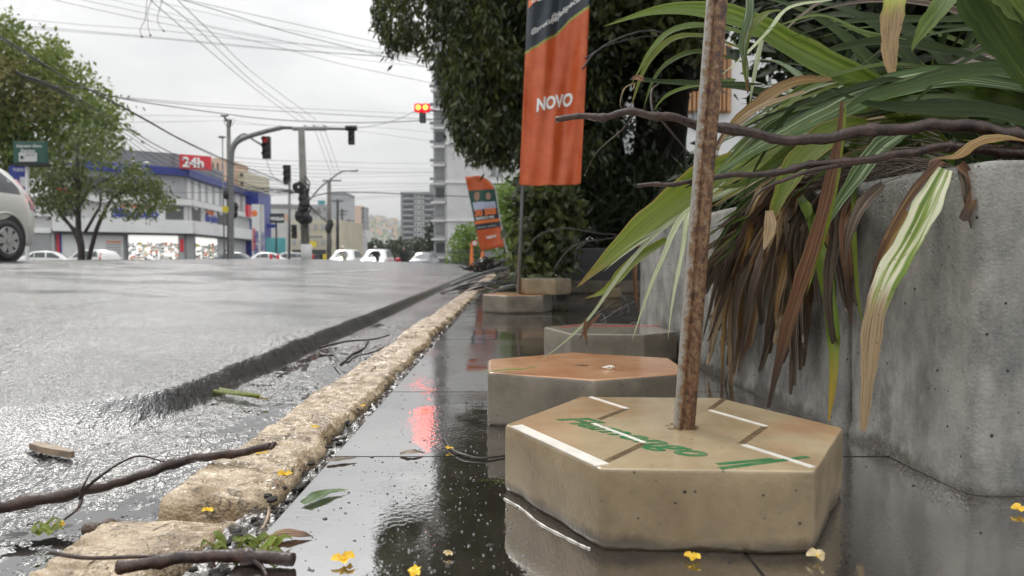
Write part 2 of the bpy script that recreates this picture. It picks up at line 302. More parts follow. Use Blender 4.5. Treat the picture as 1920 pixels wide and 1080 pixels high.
def concrete(name, c1, c2, pits=.5, rough=.45, ior=1.5, stain=(.06, .05, .04), bump=.0012, sc=9, streak=None, stainlo=.58, veins=0, foot=0):
    m, t, b, l = base_mat(name)
    tc = N(t, 'ShaderNodeTexCoord'); P = tc.outputs['Object']
    mp = N(t, 'ShaderNodeMapping'); l(P, mp.inputs[0])
    if streak: mp.inputs['Scale'].default_value = streak
    n = N(t, 'ShaderNodeTexNoise'); n.inputs['Scale'].default_value = sc; n.inputs['Detail'].default_value = 9; n.inputs['Roughness'].default_value = .65; l(mp.outputs[0], n.inputs['Vector'])
    r = N(t, 'ShaderNodeValToRGB'); r.color_ramp.elements[0].position = .36; r.color_ramp.elements[1].position = .64
    r.color_ramp.elements[0].color = (*c1, 1); r.color_ramp.elements[1].color = (*c2, 1); l(n.outputs['Fac'], r.inputs[0])
    s = N(t, 'ShaderNodeTexNoise'); s.inputs['Scale'].default_value = sc * .45; s.inputs['Detail'].default_value = 7; s.inputs['Roughness'].default_value = .7; l(mp.outputs[0], s.inputs['Vector'])
    sr = N(t, 'ShaderNodeMapRange'); sr.inputs['From Min'].default_value = stainlo; sr.inputs['From Max'].default_value = stainlo + .12; sr.inputs['To Max'].default_value = .6; l(s.outputs['Fac'], sr.inputs['Value'])
    x = N(t, 'ShaderNodeMix', data_type='RGBA'); l(sr.outputs[0], x.inputs['Factor']); l(r.outputs[0], x.inputs['A']); x.inputs['B'].default_value = (*stain, 1)
    v = N(t, 'ShaderNodeTexVoronoi'); v.inputs['Scale'].default_value = 95; l(P, v.inputs['Vector'])
    gate = N(t, 'ShaderNodeTexNoise'); gate.inputs['Scale'].default_value = 60; l(P, gate.inputs['Vector'])
    pv = N(t, 'ShaderNodeMath', operation='MULTIPLY_ADD'); l(gate.outputs['Fac'], pv.inputs[0]); pv.inputs[1].default_value = -1.1; l(v.outputs['Distance'], pv.inputs[2])
    pr = N(t, 'ShaderNodeMapRange'); pr.inputs['From Min'].default_value = -.61; pr.inputs['From Max'].default_value = -.53; pr.inputs['To Min'].default_value = 1; pr.inputs['To Max'].default_value = 0; l(pv.outputs[0], pr.inputs['Value'])
    y = N(t, 'ShaderNodeMix', data_type='RGBA'); pk = N(t, 'ShaderNodeMath', operation='MULTIPLY'); pk.inputs[1].default_value = pits; l(pr.outputs[0], pk.inputs[0]); l(pk.outputs[0], y.inputs['Factor']); l(x.outputs['Result'], y.inputs['A']); y.inputs['B'].default_value = (.02, .016, .012, 1)
    cur = y.outputs['Result']
    if veins:                                                    # dirt-filled splits running across the stone
        vm_ = N(t, 'ShaderNodeMapping'); vm_.inputs['Scale'].default_value = (28, 75, 30); vm_.inputs['Rotation'].default_value = (0, 0, .35); l(P, vm_.inputs[0])
        vn = N(t, 'ShaderNodeTexNoise'); vn.inputs['Scale'].default_value = 1; vn.inputs['Detail'].default_value = 5; l(vm_.outputs[0], vn.inputs['Vector'])
        sb = N(t, 'ShaderNodeMath', operation='SUBTRACT'); sb.inputs[1].default_value = .5; l(vn.outputs['Fac'], sb.inputs[0]); ab = N(t, 'ShaderNodeMath', operation='ABSOLUTE'); l(sb.outputs[0], ab.inputs[0])
        vr = N(t, 'ShaderNodeMapRange'); vr.inputs['From Max'].default_value = .035; vr.inputs['To Min'].default_value = .85; vr.inputs['To Max'].default_value = 0; l(ab.outputs[0], vr.inputs['Value'])
        gt_ = N(t, 'ShaderNodeTexNoise'); gt_.inputs['Scale'].default_value = 26; l(P, gt_.inputs['Vector']); g2 = N(t, 'ShaderNodeMapRange'); g2.inputs['From Min'].default_value = .42; g2.inputs['From Max'].default_value = .58; l(gt_.outputs['Fac'], g2.inputs['Value'])
        mv = N(t, 'ShaderNodeMath', operation='MULTIPLY'); l(vr.outputs[0], mv.inputs[0]); l(g2.outputs[0], mv.inputs[1])
        yv = N(t, 'ShaderNodeMix', data_type='RGBA'); l(mv.outputs[0], yv.inputs['Factor']); l(cur, yv.inputs['A']); yv.inputs['B'].default_value = (.035, .024, .014, 1); cur = yv.outputs['Result']
    if foot:                                                     # mud splashed along the foot, a ragged band
        sz = N(t, 'ShaderNodeSeparateXYZ'); l(P, sz.inputs[0]); fz = N(t, 'ShaderNodeMath', operation='MULTIPLY_ADD'); l(s.outputs['Fac'], fz.inputs[0]); fz.inputs[1].default_value = -foot * 3; l(sz.outputs['Z'], fz.inputs[2])
        fr = N(t, 'ShaderNodeMapRange'); fr.inputs['From Min'].default_value = -foot * 1.25; fr.inputs['From Max'].default_value = -foot * .75; fr.inputs['To Min'].default_value = .75; fr.inputs['To Max'].default_value = 0; l(fz.outputs[0], fr.inputs['Value'])
        yf = N(t, 'ShaderNodeMix', data_type='RGBA'); l(fr.outputs[0], yf.inputs['Factor']); l(cur, yf.inputs['A']); yf.inputs['B'].default_value = (.05, .038, .024, 1); cur = yf.outputs['Result']
    l(cur, b.inputs['Base Color']); b.inputs['Roughness'].default_value = rough; b.inputs['IOR'].default_value = ior
    f = N(t, 'ShaderNodeTexNoise'); f.inputs['Scale'].default_value = 210; f.inputs['Detail'].default_value = 4; l(P, f.inputs['Vector'])
    h = N(t, 'ShaderNodeMath', operation='MULTIPLY_ADD'); l(pr.outputs[0], h.inputs[0]); h.inputs[1].default_value = -1.5 * pits; l(f.outputs['Fac'], h.inputs[2])
    bm = N(t, 'ShaderNodeBump'); bm.inputs['Distance'].default_value = bump; bm.inputs['Strength'].default_value = 1; l(h.outputs[0], bm.inputs['Height']); l(bm.outputs[0], b.inputs['Normal']); return m

M = {}
M['asphalt'] = asphalt_mat(); M['tile'] = tile_mat(); M['rust'] = rust_mat()
M['bedding'] = pm('dark_mortar_bed', (.022, .019, .016), .85, .3, 40, bump=.002)
M['gapmortar'] = pm('wet_gap_mortar', (.05, .043, .036), .22, .6, 50, bump=.002, bscale=160, ior=1.7)
M['granite'] = concrete('pink_granite_kerb', (.29, .20, .105), (.62, .49, .33), pits=.8, rough=.2, ior=1.7, stain=(.13, .075, .03), bump=.0045, sc=24, stainlo=.50, veins=1)
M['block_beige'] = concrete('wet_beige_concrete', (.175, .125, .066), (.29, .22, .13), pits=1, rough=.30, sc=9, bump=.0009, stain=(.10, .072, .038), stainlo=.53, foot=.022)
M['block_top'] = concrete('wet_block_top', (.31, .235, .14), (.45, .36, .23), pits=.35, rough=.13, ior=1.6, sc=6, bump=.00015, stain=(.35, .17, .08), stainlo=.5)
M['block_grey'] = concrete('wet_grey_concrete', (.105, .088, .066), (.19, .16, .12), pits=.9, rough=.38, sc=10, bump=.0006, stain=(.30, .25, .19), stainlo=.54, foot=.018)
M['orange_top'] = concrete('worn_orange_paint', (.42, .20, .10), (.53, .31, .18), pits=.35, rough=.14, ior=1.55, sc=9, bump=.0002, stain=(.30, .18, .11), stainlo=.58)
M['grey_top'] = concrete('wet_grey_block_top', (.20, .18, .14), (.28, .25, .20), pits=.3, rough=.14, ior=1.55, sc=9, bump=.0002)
M['planter'] = concrete('weathered_planter_concrete', (.12, .117, .105), (.30, .29, .26), pits=1, rough=.26, ior=1.6, sc=16, bump=.0030, stain=(.035, .033, .03), streak=(1, 1, .55), stainlo=.50, foot=.03)
M['dark_wall'] = pm('dark_grey_render', (.075, .077, .078), .4, .15, 5, bump=.0006, bscale=60)
M['white_strip'] = pm('white_marking_paint', (.74, .71, .64), .3, .12, 30, bump=.0004, bscale=90)
M['green_paint'] = pm('thin_green_paint', (.03, .16, .06), .3, .3, 60, col2=(.16, .20, .10), lo=.45, hi=.75)
M['red_paint'] = pm('faded_red_paint', (.42, .04, .055), .25, .3, 30)
M['groove'] = pm('wet_groove', (.15, .105, .062), .2, .3, 50)
M['bark'] = pm('wet_dark_bark', (.040, .020, .014), .34, .6, 60, bump=.0022, bscale=170, streak=(1, 1, .4))
M['twig'] = pm('black_wet_twig', (.030, .024, .02), .35, .4, 80, bump=.0006, bscale=200)
M['bark_far'] = pm('tree_bark', (.05, .042, .034), .7, .4, 9, bump=.012, bscale=30, streak=(1, 1, .3))
M['petal'] = pm('yellow_petal', (.72, .42, .02), .4, .3, 90, col2=(.85, .62, .06))
M['petal_pale'] = pm('faded_petal', (.62, .50, .28), .4, .3, 90)
M['soil'] = pm('planter_soil', (.03, .022, .016), .8, .4, 30, bump=.01)
M['steel'] = pm('grey_pole_steel', (.20, .205, .21), .4, .15, 6, metal=.3)
M['pole_conc'] = pm('utility_pole_concrete', (.16, .15, .135), .7, .25, 2)
M['black'] = pm('matt_black', (.014, .014, .015), .5, .2, 8)
M['cable'] = pm('cable_rubber', (.03, .03, .032), .6, .1, 5)
M['white'] = pm('white_wall_paint', (.68, .68, .67), .6, .06, .4)
M['offwhite'] = pm('off_white_render', (.52, .52, .51), .65, .1, .3)
M['lightgrey'] = pm('light_grey_cladding', (.36, .365, .37), .5, .1, .5)
M['midgrey'] = pm('mid_grey_render', (.22, .225, .23), .6, .15, .3)
M['darkgrey'] = pm('dark_recess', (.06, .062, .066), .5, .2, .5)
M['blue'] = pm('deep_blue_cladding', (.018, .035, .23), .35, .1, .5)
M['redsign'] = pm('red_sign_panel', (.62, .03, .045), .35, .05, 1)
M['glass'] = pm('window_glass', (.05, .06, .065), .08, .2, .3)
M['cream'] = pm('cream_wall', (.55, .50, .38), .7, .08, .3)
M['pink'] = pm('salmon_wall', (.60, .42, .31), .7, .08, .3)
M['teal'] = pm('turquoise_hoarding', (.10, .38, .40), .5, .1, .5)
M['yellow'] = pm('yellow_panel', (.75, .60, .05), .5, .08, .6)
M['orange'] = pm('orange_cloth', (.50, .085, .022), .42, .14, 14, col2=(.60, .125, .035))
M['navy'] = pm('charcoal_banner_print', (.028, .038, .048), .5, .15, 14)
M['bprint_green'] = pm('dark_green_print', (.02, .08, .06), .5, .15, 14)
M['bannergold'] = pm('gold_green_print_line', (.30, .33, .06), .5, .2, 10)
M['skin'] = pm('skin', (.40, .23, .16), .5, .1, 20)
M['hair'] = pm('dark_hair', (.02, .014, .01), .6, .1, 20)
M['shirt'] = pm('pale_shirt', (.42, .46, .58), .7, .1, 8)
M['black_cloth'] = pm('black_clothing', (.018, .018, .02), .8, .2, 8)
M['white_ink'] = pm('white_print', (.80, .80, .78), .5, .03, 6)
M['orange_ink'] = pm('orange_print', (.80, .20, .05), .5, .03, 6)
M['blue_ink'] = pm('blue_lettering', (.02, .05, .30), .4, .03, 3)
M['wood'] = pm('timber_slats', (.42, .22, .10), .5, .25, 6, streak=(1, 1, .1))
M['carwhite'] = pm('white_car_paint', (.62, .62, .60), .22, .03, 2, coat=1)
M['carsilver'] = pm('warm_silver_car_paint', (.50, .49, .45), .28, .03, 2, coat=1, metal=.25)
M['cardark'] = pm('dark_car_paint', (.05, .06, .07), .2, .05, 2, coat=1)
M['carglass'] = pm('car_glass', (.045, .052, .055), .05, .1, 2)
M['tyre'] = pm('tyre_rubber', (.016, .016, .017), .55, .2, 30)
M['alloy'] = pm('alloy_rim', (.42, .42, .41), .35, .1, 10, metal=.5)
M['tail'] = pm('red_tail_lens', (.45, .02, .025), .15, .1, 10, coat=1)
M['wood_bleached'] = pm('bleached_wood', (.30, .22, .15), .5, .3, 60, bump=.001, streak=(.2, 1, 1))
M['deadfrond'] = pm('dark_dead_frond', (.025, .018, .014), .4, .4, 30)
M['mud'] = pm('wet_brown_litter', (.075, .045, .028), .4, .5, 60, bump=.003)
M['water'] = pm('rain_water', (.02, .02, .02), .02, .1, 5, ior=2.2)
M['puddle'] = pm('gutter_water', (.02, .019, .017), .03, .1, 5, ior=3.0, bump=.0006, bscale=9)
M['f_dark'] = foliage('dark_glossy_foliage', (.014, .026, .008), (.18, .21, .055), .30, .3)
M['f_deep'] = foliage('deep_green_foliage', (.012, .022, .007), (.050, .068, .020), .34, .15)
M['f_mid'] = foliage('mid_green_foliage', (.065, .105, .018), (.26, .32, .06), .45, .4)
M['f_olive'] = foliage('olive_brown_foliage', (.08, .08, .025), (.28, .25, .07), .5, .3)
M['f_bright'] = foliage('fresh_green_foliage', (.07, .13, .02), (.24, .34, .06), .5, .4)
M['f_pale'] = foliage('small_tree_foliage', (.06, .085, .025), (.20, .24, .07), .35, .35)
LM = {}
LM['green'] = leafmat('green_blade', [(.3, (.045, .080, .009)), (.55, (.10, .155, .017)), (.75, (.19, .235, .04))], .30, .25, edge=(.16, .20, .05))
LM['deep'] = leafmat('deep_green_blade', [(.3, (.016, .030, .006)), (.6, (.034, .058, .010)), (.8, (.075, .100, .02))], .45, .15, spec=.22)
LM['lime'] = leafmat('lime_blade', [(.3, (.10, .15, .014)), (.6, (.19, .25, .026)), (.8, (.34, .38, .07))], .32, .35, tipcol=(.26, .17, .03), tip=(.86, 1.0), edge=(.35, .26, .06))
LM['streaky'] = leafmat('white_streaked_blade', [(.36, (.03, .065, .012)), (.54, (.075, .13, .03)), (.62, (.30, .36, .20)), (.78, (.55, .58, .42))], .28, .25, across=13)
LM['varieg'] = leafmat('variegated_blade', [(.36, (.10, .17, .02)), (.46, (.20, .28, .03)), (.55, (.66, .66, .45)), (.68, (.75, .72, .55))], .32, .3, across=5, tipcol=(.34, .24, .13), tip=(.46, .62))
LM['pale'] = leafmat('pale_blade', [(.3, (.30, .36, .18)), (.6, (.52, .56, .36)), (.8, (.68, .70, .52))], .26, .3)
LM['brown'] = leafmat('dead_brown_blade', [(.32, (.032, .022, .016)), (.46, (.10, .070, .048)), (.58, (.22, .165, .115)), (.70, (.38, .30, .21))], .40, .08, stripe=.9, across=11)
LM['tan'] = leafmat('dry_tan_blade', [(.3, (.20, .13, .07)), (.5, (.38, .27, .15)), (.75, (.58, .46, .30))], .40, .2, stripe=.8)
LM['rusty'] = leafmat('rust_red_blade', [(.3, (.07, .034, .020)), (.46, (.17, .070, .034)), (.58, (.27, .15, .075)), (.68, (.34, .29, .09))], .36, .2, tipcol=(.10, .065, .045), tip=(.65, .95), stripe=.8)
LM['ochre'] = leafmat('ochre_blade', [(.3, (.16, .085, .03)), (.5, (.33, .19, .06)), (.75, (.46, .34, .14))], .4, .3, tipcol=(.16, .09, .05), tip=(.75, .95))
LM['limetan'] = leafmat('lime_to_tan_blade', [(.3, (.22, .28, .04)), (.6, (.42, .44, .08)), (.8, (.55, .50, .14))], .35, .3, tipcol=(.36, .25, .13), tip=(.40, .60))
LM['limeyel'] = leafmat('lime_to_yellow_blade', [(.3, (.10, .17, .02)), (.6, (.17, .24, .025)), (.8, (.28, .33, .05))], .35, .3, tipcol=(.40, .27, .03), tip=(.62, .95))
# ---------------------------------------------------------------- ground, road, kerb, sidewalk
def road_z(X, Y):
    m = sstep(1.22, 1.62, Y); wd = .48 * (1 - m) + .055 * m
    lx = -.755 + .026 * fbm(Y * 5, Y * 0, 3, 3) - .05 * (1 - m)
    z = -.060 + (.040 + .016 * m) * sstep(0, 1, (lx - X) / wd)
    z = z + .245 * np.sin(np.pi / 2 * np.clip((-.95 - X) / 7.4, 0, 1)) - .055 * np.clip(-8.6 - X, 0, 12)
    z = z + .045 * sstep(3, 20, Y) - .80 * sstep(24, 50, Y)
    z = z + .012 * fbm(X * 1.3, Y * .9, 3, 9) * sstep(-.5, -1.2, X) + .010 * fbm(X * 7, Y * 4, 3, 5) * sstep(-1.0, -.8, X)
    return z
xs = list(np.arange(-.40, -1.75, -.0038)); st = .0038
while xs[-1] > -48: st *= 1.045; xs.append(xs[-1] - st)
ys = [-3.0, -1.5, -.6, -.1, .2]; y = .34
while y < 260: ys.append(y); y *= 1.0046 if y < 4.5 else 1.03
XX, YY = np.meshgrid(np.array(xs), np.array(ys))
ZZ = road_z(XX, YY)
near = sstep(5.5, 2.2, YY) * sstep(-4, -2, XX)
rough_px = np.where(XX > -.9, 1.6, 1.0)
ZZ += near * rough_px * (.0052 * fbm(XX * 170, YY * 150, 2, 21) + .0036 * fbm(XX * 100, YY * 90, 2, 41) + .0032 * fbm(XX * 30, YY * 30, 2, 31) * (.2 + 1.3 * (XX > -.9)))
o = link('road', grid('road', XX, YY, ZZ, M['asphalt'])); tag(o, 'wet grey asphalt road shining under the overcast sky', None, kind='structure')
o = MB().box((-900, -60, -3), (900, 2600, -1.05)).build('ground', M['midgrey']); tag(o, 'flat ground under the street and the town', kind='structure')
MB().box((-.80, .3, -.09), (-.43, 9, -.0612)).build('gutter_water', M['puddle']); tag(bpy.data.objects['gutter_water'], 'shallow rain water standing in the gutter beside the kerb', kind='structure')
# worn white lane arrow and line on the asphalt
def on_road(name, pts, half, mat, label):
    P = [G(u, v, .05) for u, v in pts]; mb = MB(); Vs = []
    P = smooth_path(P, 8)
    for i, p in enumerate(P):
        t = (P[min(i + 1, len(P) - 1)] - P[max(i - 1, 0)]).normalized(); s = Vector((t.y, -t.x, 0))
        for k in (-1, 1):
            q = p + s * half * k; Vs.append((q.x, q.y, float(road_z(np.array(q.x), np.array(q.y))) + .004))
    mb.add(Vs, [(2 * i, 2 * i + 1, 2 * i + 3, 2 * i + 2) for i in range(len(P) - 1)])
    o = mb.build(name, mat); tag(o, label, kind='structure'); return o
M['worn_paint'] = pm('worn_road_paint', (.10, .10, .10), .25, .2, 6, bump=.002, bscale=60, col2=(.50, .50, .48), lo=.40, hi=.62)
on_road('lane_marking', [(-60, 506), (80, 501), (220, 498)], .08, M['worn_paint'], 'faint white line across the far asphalt at the left')
on_road('lane_marking', [(560, 521), (640, 516), (720, 511)], .07, M['worn_paint'], 'worn white lane marking on the wet asphalt')

side = link('sidewalk', None); tag(side, 'wet dark tiled sidewalk with mirror-like reflections', kind='structure')
MB().box((-.2725, -2.5, -.08), (6.5, 60, -.0022)).build('mortar_bed', M['bedding'], side)
gx, gy = np.meshgrid(np.linspace(-.335, -.270, 22), np.concatenate([np.linspace(.3, 3.2, 700), np.linspace(3.22, 14, 200)]))
gz = -.013 + .022 * fbm(gx * 45, gy * 30, 4, 77) - .006 * (gx < -.30)
link('gap_mortar', grid('gap_mortar', gx, gy, np.minimum(gz, -.0025), M['gapmortar']), side)
slab = MB().box((.0022, .0022, -.0021), (.5078, .5078, 0))
sm = slab.mesh('slab', M['tile'])
for r_ in range(36):
    for c_ in range(5):
        s_ = link('slab' if r_ + c_ == 0 else 'slab.001', sm, side)
        s_.location = (-.272 + .51 * c_, -.49 + .51 * r_, rnd.uniform(-.0004, .0006)); s_.rotation_euler = (rnd.uniform(-.0010, .0010), rnd.uniform(-.0010, .0010), 0)
    MB().box((-.272, 17.88, -.03), (6, 60, -.002)).build('far_paving', M['tile'], side)
MB().box((2.28, -2, -.03), (6, 17.87, -.003)).build('inner_paving', M['tile'], side)

# rough granite kerb stones
kerb = link('kerb', None); tag(kerb, 'rough pinkish granite kerb between gutter and tiled sidewalk', kind='structure')
def kerbstone(y0, y1, xa, xb, z0, seed, dip=0, n=(150, 44), skew=0):
    s = np.linspace(-.06, 1.06, n[0]); t = np.linspace(-.35, 1.35, n[1]); T, Sg = np.meshgrid(t, s)
    so_ = np.maximum(0, np.maximum(-Sg, Sg - 1)) / .06; to = np.maximum(0, np.maximum(-T, T - 1)) / .35
    Tc = np.clip(T, 0, 1); Sc = np.clip(Sg, 0, 1)
    Y = y0 + (y1 - y0) * Sc; X = xa + (xb - xa) * Tc
    jit = fbm(Y * 9, Y * 0 + seed, 3, seed); X = X + jit * .045 * (Tc > .5) + fbm(Y * 7, Y * 0, 3, seed + 4) * .03 * (Tc < .5) + to * .012 * np.sign(T - .5)
    edge = np.minimum(np.minimum(Tc, 1 - Tc) * (xb - xa), np.minimum(Sc, 1 - Sc) * (y1 - y0))
    X = X + skew * (1 - Sc) * Tc
    Z = z0 - .001 + .005 * fbm(X * 9, Y * 7, 3, seed) + .010 * fbm(X * 26 + Y * 20, Y * 80, 4, seed + 7) - .010 * (1 - sstep(0, .014, edge)) + dip * Sc
    rid = np.abs(fbm(X * 16 + Y * 22, Y * 46, 3, seed + 2)); Z = Z + .006 * (sstep(.0, .06, rid) - 1)
    Z = Z - .10 * np.maximum(so_, to)
    return link('kerb_stone' if seed == 50 else 'kerb_stone.001', grid('kerb_stone', X, Y, Z, M['granite']), kerb)
kerbstone(.872, 1.78, -.446, -.308, .004, 50, n=(330, 60)); kerbstone(.42, .852, -.505, -.315, -.026, 51, .004, n=(220, 70), skew=-.14)
yy = 1.80
for i in range(12):
    L_ = rnd.uniform(.85, 1.2); kerbstone(yy, yy + L_, -.446 + rnd.uniform(-.008, .008), -.306 + rnd.uniform(-.008, .004), .002 + rnd.uniform(-.006, .004), 52 + i, n=(240, 36) if i < 4 else (70, 24)); yy += L_ + .02
mb = MB()
for i in range(520):                                            # broken mortar and grit in the gap beside the tiles
    yv = .35 + 5 * rnd.random() ** 1.5; xv = rnd.uniform(-.318, -.274); r = rnd.uniform(.002, .0075)
    mb.ball((xv, yv, rnd.uniform(-.018, -.004)), r, 0, 6, (rnd.uniform(.6, 1.2), rnd.uniform(1, 2.2), rnd.uniform(.3, .6)))
o = mb.build('mortar_grit', M['bedding'], kerb); tag(o, kind='stuff')

# ---------------------------------------------------------------- hexagonal concrete flag bases
def ring_path(poly, rr=.0045, k=12):
    n = len(poly); out_ = []
    for i in range(n):
        a, b, c = Vector(poly[i - 1]), Vector(poly[i]), Vector(poly[(i + 1) % n])
        d1 = (a - b).normalized(); d2 = (c - b).normalized(); p1 = b + d1 * rr; p2 = b + d2 * rr
        for j in range(4):
            t = j / 3; out_.append((p1 * (1 - t) + b * t) * (1 - t) + (b * (1 - t) + p2 * t) * t)
        nx = c + (b - c).normalized() * rr
        for j in range(1, k): out_.append(p2.lerp(nx, j / k))
    return out_
def block(poly, z0, z1, mats, parent, cham=.009, seed=1, name='concrete_block'):
    base = ring_path(poly); ctr = sum(base, Vector((0, 0))) / len(base); r_ = random.Random(seed); n = len(base)
    hs = [(z0, .004), (z0 + .005, .0005)] + [(z0 + (z1 - cham - z0) * q, 0) for q in (.25, .5, .75)] + [(z1 - cham, 0), (z1 - cham * .3, cham * .35), (z1, cham)]
    vs = []; fs = []; ms = []
    for li, (z, ins) in enumerate(hs):
        for j, p in enumerate(base):
            d = (ctr - p).normalized(); q = p + d * ins
            e = .0045 if li < 2 else .0008
            nz = (mnoise.noise(Vector((p.x * 30, p.y * 30, z * 30 + seed))) if li < 7 else 0) * e
            zz = z + (abs(mnoise.noise(Vector((p.x * 22, p.y * 22, seed)))) * .009 if li == 1 else 0)
            vs.append((q.x + d.x * nz, q.y + d.y * nz, zz))
    for li in range(len(hs) - 1):
        for j in range(n):
            fs.append((li * n + j, li * n + (j + 1) % n, (li + 1) * n + (j + 1) % n, (li + 1) * n + j)); ms.append(0 if li < len(hs) - 2 else 1)
    fs.append(tuple((len(hs) - 1) * n + j for j in range(n))); ms.append(1)
    fs.append(tuple(range(n))[::-1]); ms.append(0)
    m_ = MB(); m_.v = vs; m_.f = fs; m_.m = ms
    me = m_.mesh(name, mats); me.polygons.foreach_set('use_smooth', [len(f) < 9 for f in fs]); 
    return link(name, me, parent)
def hexa(cx, cy, r, rot):
    return [(cx + r * math.cos(R(rot + 60 * i)), cy + r * math.sin(R(rot + 60 * i))) for i in range(6)]
def topstrip(mb, pts, wd, z):                                    # a thin strip lying on a block's top
    P = [G(u, v, z) for u, v in pts]; d = (P[-1] - P[0]).normalized(); s = Vector((-d.y, d.x, 0)) * wd / 2
    mb.add([P[0] - s, P[1] - s, P[1] + s, P[0] + s] + [q + Vector((0, 0, .0012)) for q in (P[0] - s, P[1] - s, P[1] + s, P[0] + s)], [(0,3,2,1), (4,5,6,7), (0,1,5,4), (1,2,6,5), (2,3,7,6), (3,0,4,7)]); return mb
def text(body, size, mat, parent, loc, xdir, ydir, name='lettering', extr=.0005, align='LEFT', shear=0, spacing=1, off=0, xs_=1):
    c = bpy.data.curves.new(name, 'FONT'); c.body = body; c.size = size; c.extrude = extr; c.align_x = align; c.shear = shear; c.space_character = spacing; c.offset = off
    c.materials.append(mat); o = link(name, c, parent)
    x = Vector(xdir).normalized(); z = x.cross(Vector(ydir)).normalized(); y_ = z.cross(x)
    mt = Matrix((x * xs_, y_, z)).transposed().to_4x4(); mt.translation = Vector(loc); dg = bpy.context.evaluated_depsgraph_get(); me = bpy.data.meshes.new_from_object(o.evaluated_get(dg)); me.name = name
    me.transform(mt); par = o.parent; bpy.data.objects.remove(o); bpy.data.curves.remove(c); me.materials.clear(); me.materials.append(mat); return link(name, me, par)
ZT = .0858
st1 = thing('flag_stand', 'nearest beige hexagonal block with white stripes, green lettering and a rusty steel pole', 'concrete block', 'hexagonal concrete flag bases on the sidewalk')
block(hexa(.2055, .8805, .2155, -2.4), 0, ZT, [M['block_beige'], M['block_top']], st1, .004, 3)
for pts, wd in [([(968, 799), (1130, 873)], .017), ([(1107, 745), (1176, 767)], .007), ([(1112, 795), (1208, 831)], .0065), ([(1331, 770), (1436, 800)], .0065), ([(1394, 835), (1524, 877)], .007)]:
    topstrip(MB(), pts, wd, ZT - .0004).build('painted_strip', M['white_strip'], st1)
for pts in [[(1134, 868), (1208, 833)], [(1122, 788), (1174, 768)], [(1358, 749), (1332, 768)], [(1390, 833), (1434, 802)]]:
    o = topstrip(MB(), pts, .008, ZT - .0008).build('groove', M['groove'], st1)
a = G(1078, 792, ZT); b_ = G(1352, 868, ZT); dx = (b_ - a); 
text('Flamengo', .056, M['green_paint'], st1, G(1040, 786, ZT) + Vector((0, 0, .0003)), dx, Vector((0, 0, 1)).cross(dx), extr=.0003, shear=.5, spacing=1.04, off=.0011)
mb = MB()
for pts in [[(1350, 880), (1420, 866), (1515, 858)], [(1345, 872), (1390, 862), (1450, 862)]]:
    topstrip(mb, [pts[0], pts[2]], .007, ZT - .0007)
mb.build('paint_smear', M['green_paint'], st1)
# square steel pole with a folded seam, leaning right
pb = G(1276, 803, ZT); pb.z = ZT - .05; ptop = W(1338, 0, .905); d_ = (ptop - G(1276, 803, ZT)); ptop = G(1276, 803, ZT) + d_ * 2.3
ax = d_.normalized(); pr = []
prof = [(.88 * a_, .88 * b__) for a_, b__ in [(-.0155, -.004), (-.0148, -.0105), (-.0065, -.0135), (-.0035, -.0105), (-.0010, -.0140), (.0095, -.0135), (.0145, -.0100), (.0155, .004), (.010, .0135), (-.010, .0135)]]
xv = Vector((1, 0, 0)); xv = (xv - ax * xv.dot(ax)).normalized(); yv = ax.cross(xv)
mb = MB(); vs = []; K = 60
for i in range(K + 1):
    c_ = pb + ax * (((ptop - pb).length) * i / K)
    for (px_, py_) in prof: vs.append(c_ + xv * px_ + yv * py_)
n_ = len(prof)
mb.add(vs, [(i * n_ + j, i * n_ + (j + 1) % n_, (i + 1) * n_ + (j + 1) % n_, (i + 1) * n_ + j) for i in range(K) for j in range(n_)])
me = mb.mesh('pole', M['rust'], False); ul = me.uv_layers.new(name='UVMap')
for lp_ in me.loops:
    j = lp_.vertex_index % n_; ul.data[lp_.index].uv = ((prof[j][0] + .0137) / .0274, (lp_.vertex_index // n_) / K)
o = link('pole', me, st1); bv = o.modifiers.new('bevel', 'BEVEL'); bv.width = .0012; bv.segments = 2; bv.limit_method = 'ANGLE'
mb = MB()
for i in range(14):
    a_ = 2 * math.pi * i / 14; mb.ball(G(1276, 801, ZT) + Vector((math.cos(a_) * rnd.uniform(.015, .024), math.sin(a_) * rnd.uniform(.013, .02), -.001)), rnd.uniform(.002, .006), 0, 6, (1.4, 1.2, .35))
mb.build('pole_socket', M['groove'], st1)

st2 = thing('hexagonal_block', 'orange-topped hexagonal concrete block standing behind the beige block', 'concrete block', 'hexagonal concrete flag bases on the sidewalk')
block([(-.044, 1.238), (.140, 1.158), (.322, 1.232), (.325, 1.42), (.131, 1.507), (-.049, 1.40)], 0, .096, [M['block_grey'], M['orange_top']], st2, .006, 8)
MB().ball(G(1091, 685, .0965), .009, 0, 10, (1.6, .9, .12)).build('pole_socket', M['groove'], st2)
mb = MB(); c0 = G(1140, 690, .098)
mb.tube([c0 + Vector((math.cos(t * .5) * (.012 - t * .0004), math.sin(t * .5) * (.016 - t * .0005), .001 + .0012 * math.sin(t))) for t in range(22)], .0012, 5)
o = mb.build('string_curl', M['white_strip'], None, True); tag(o, 'small pale curl of string lying on the orange-topped block', 'string')
st3 = thing('hexagonal_block', 'grey hexagonal block with a faded red stripe on its wet top, against the planter', 'concrete block', 'hexagonal concrete flag bases on the sidewalk')
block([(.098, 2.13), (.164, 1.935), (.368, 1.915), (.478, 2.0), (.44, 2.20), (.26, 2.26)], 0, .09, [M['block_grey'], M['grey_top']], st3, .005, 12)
mb = MB(); topstrip(mb, [(1075, 611), (1240, 612)], .022, .0895); topstrip(mb, [(1050, 615), (1078, 611)], .012, .0895); mb.build('painted_stripe', M['red_paint'], st3)
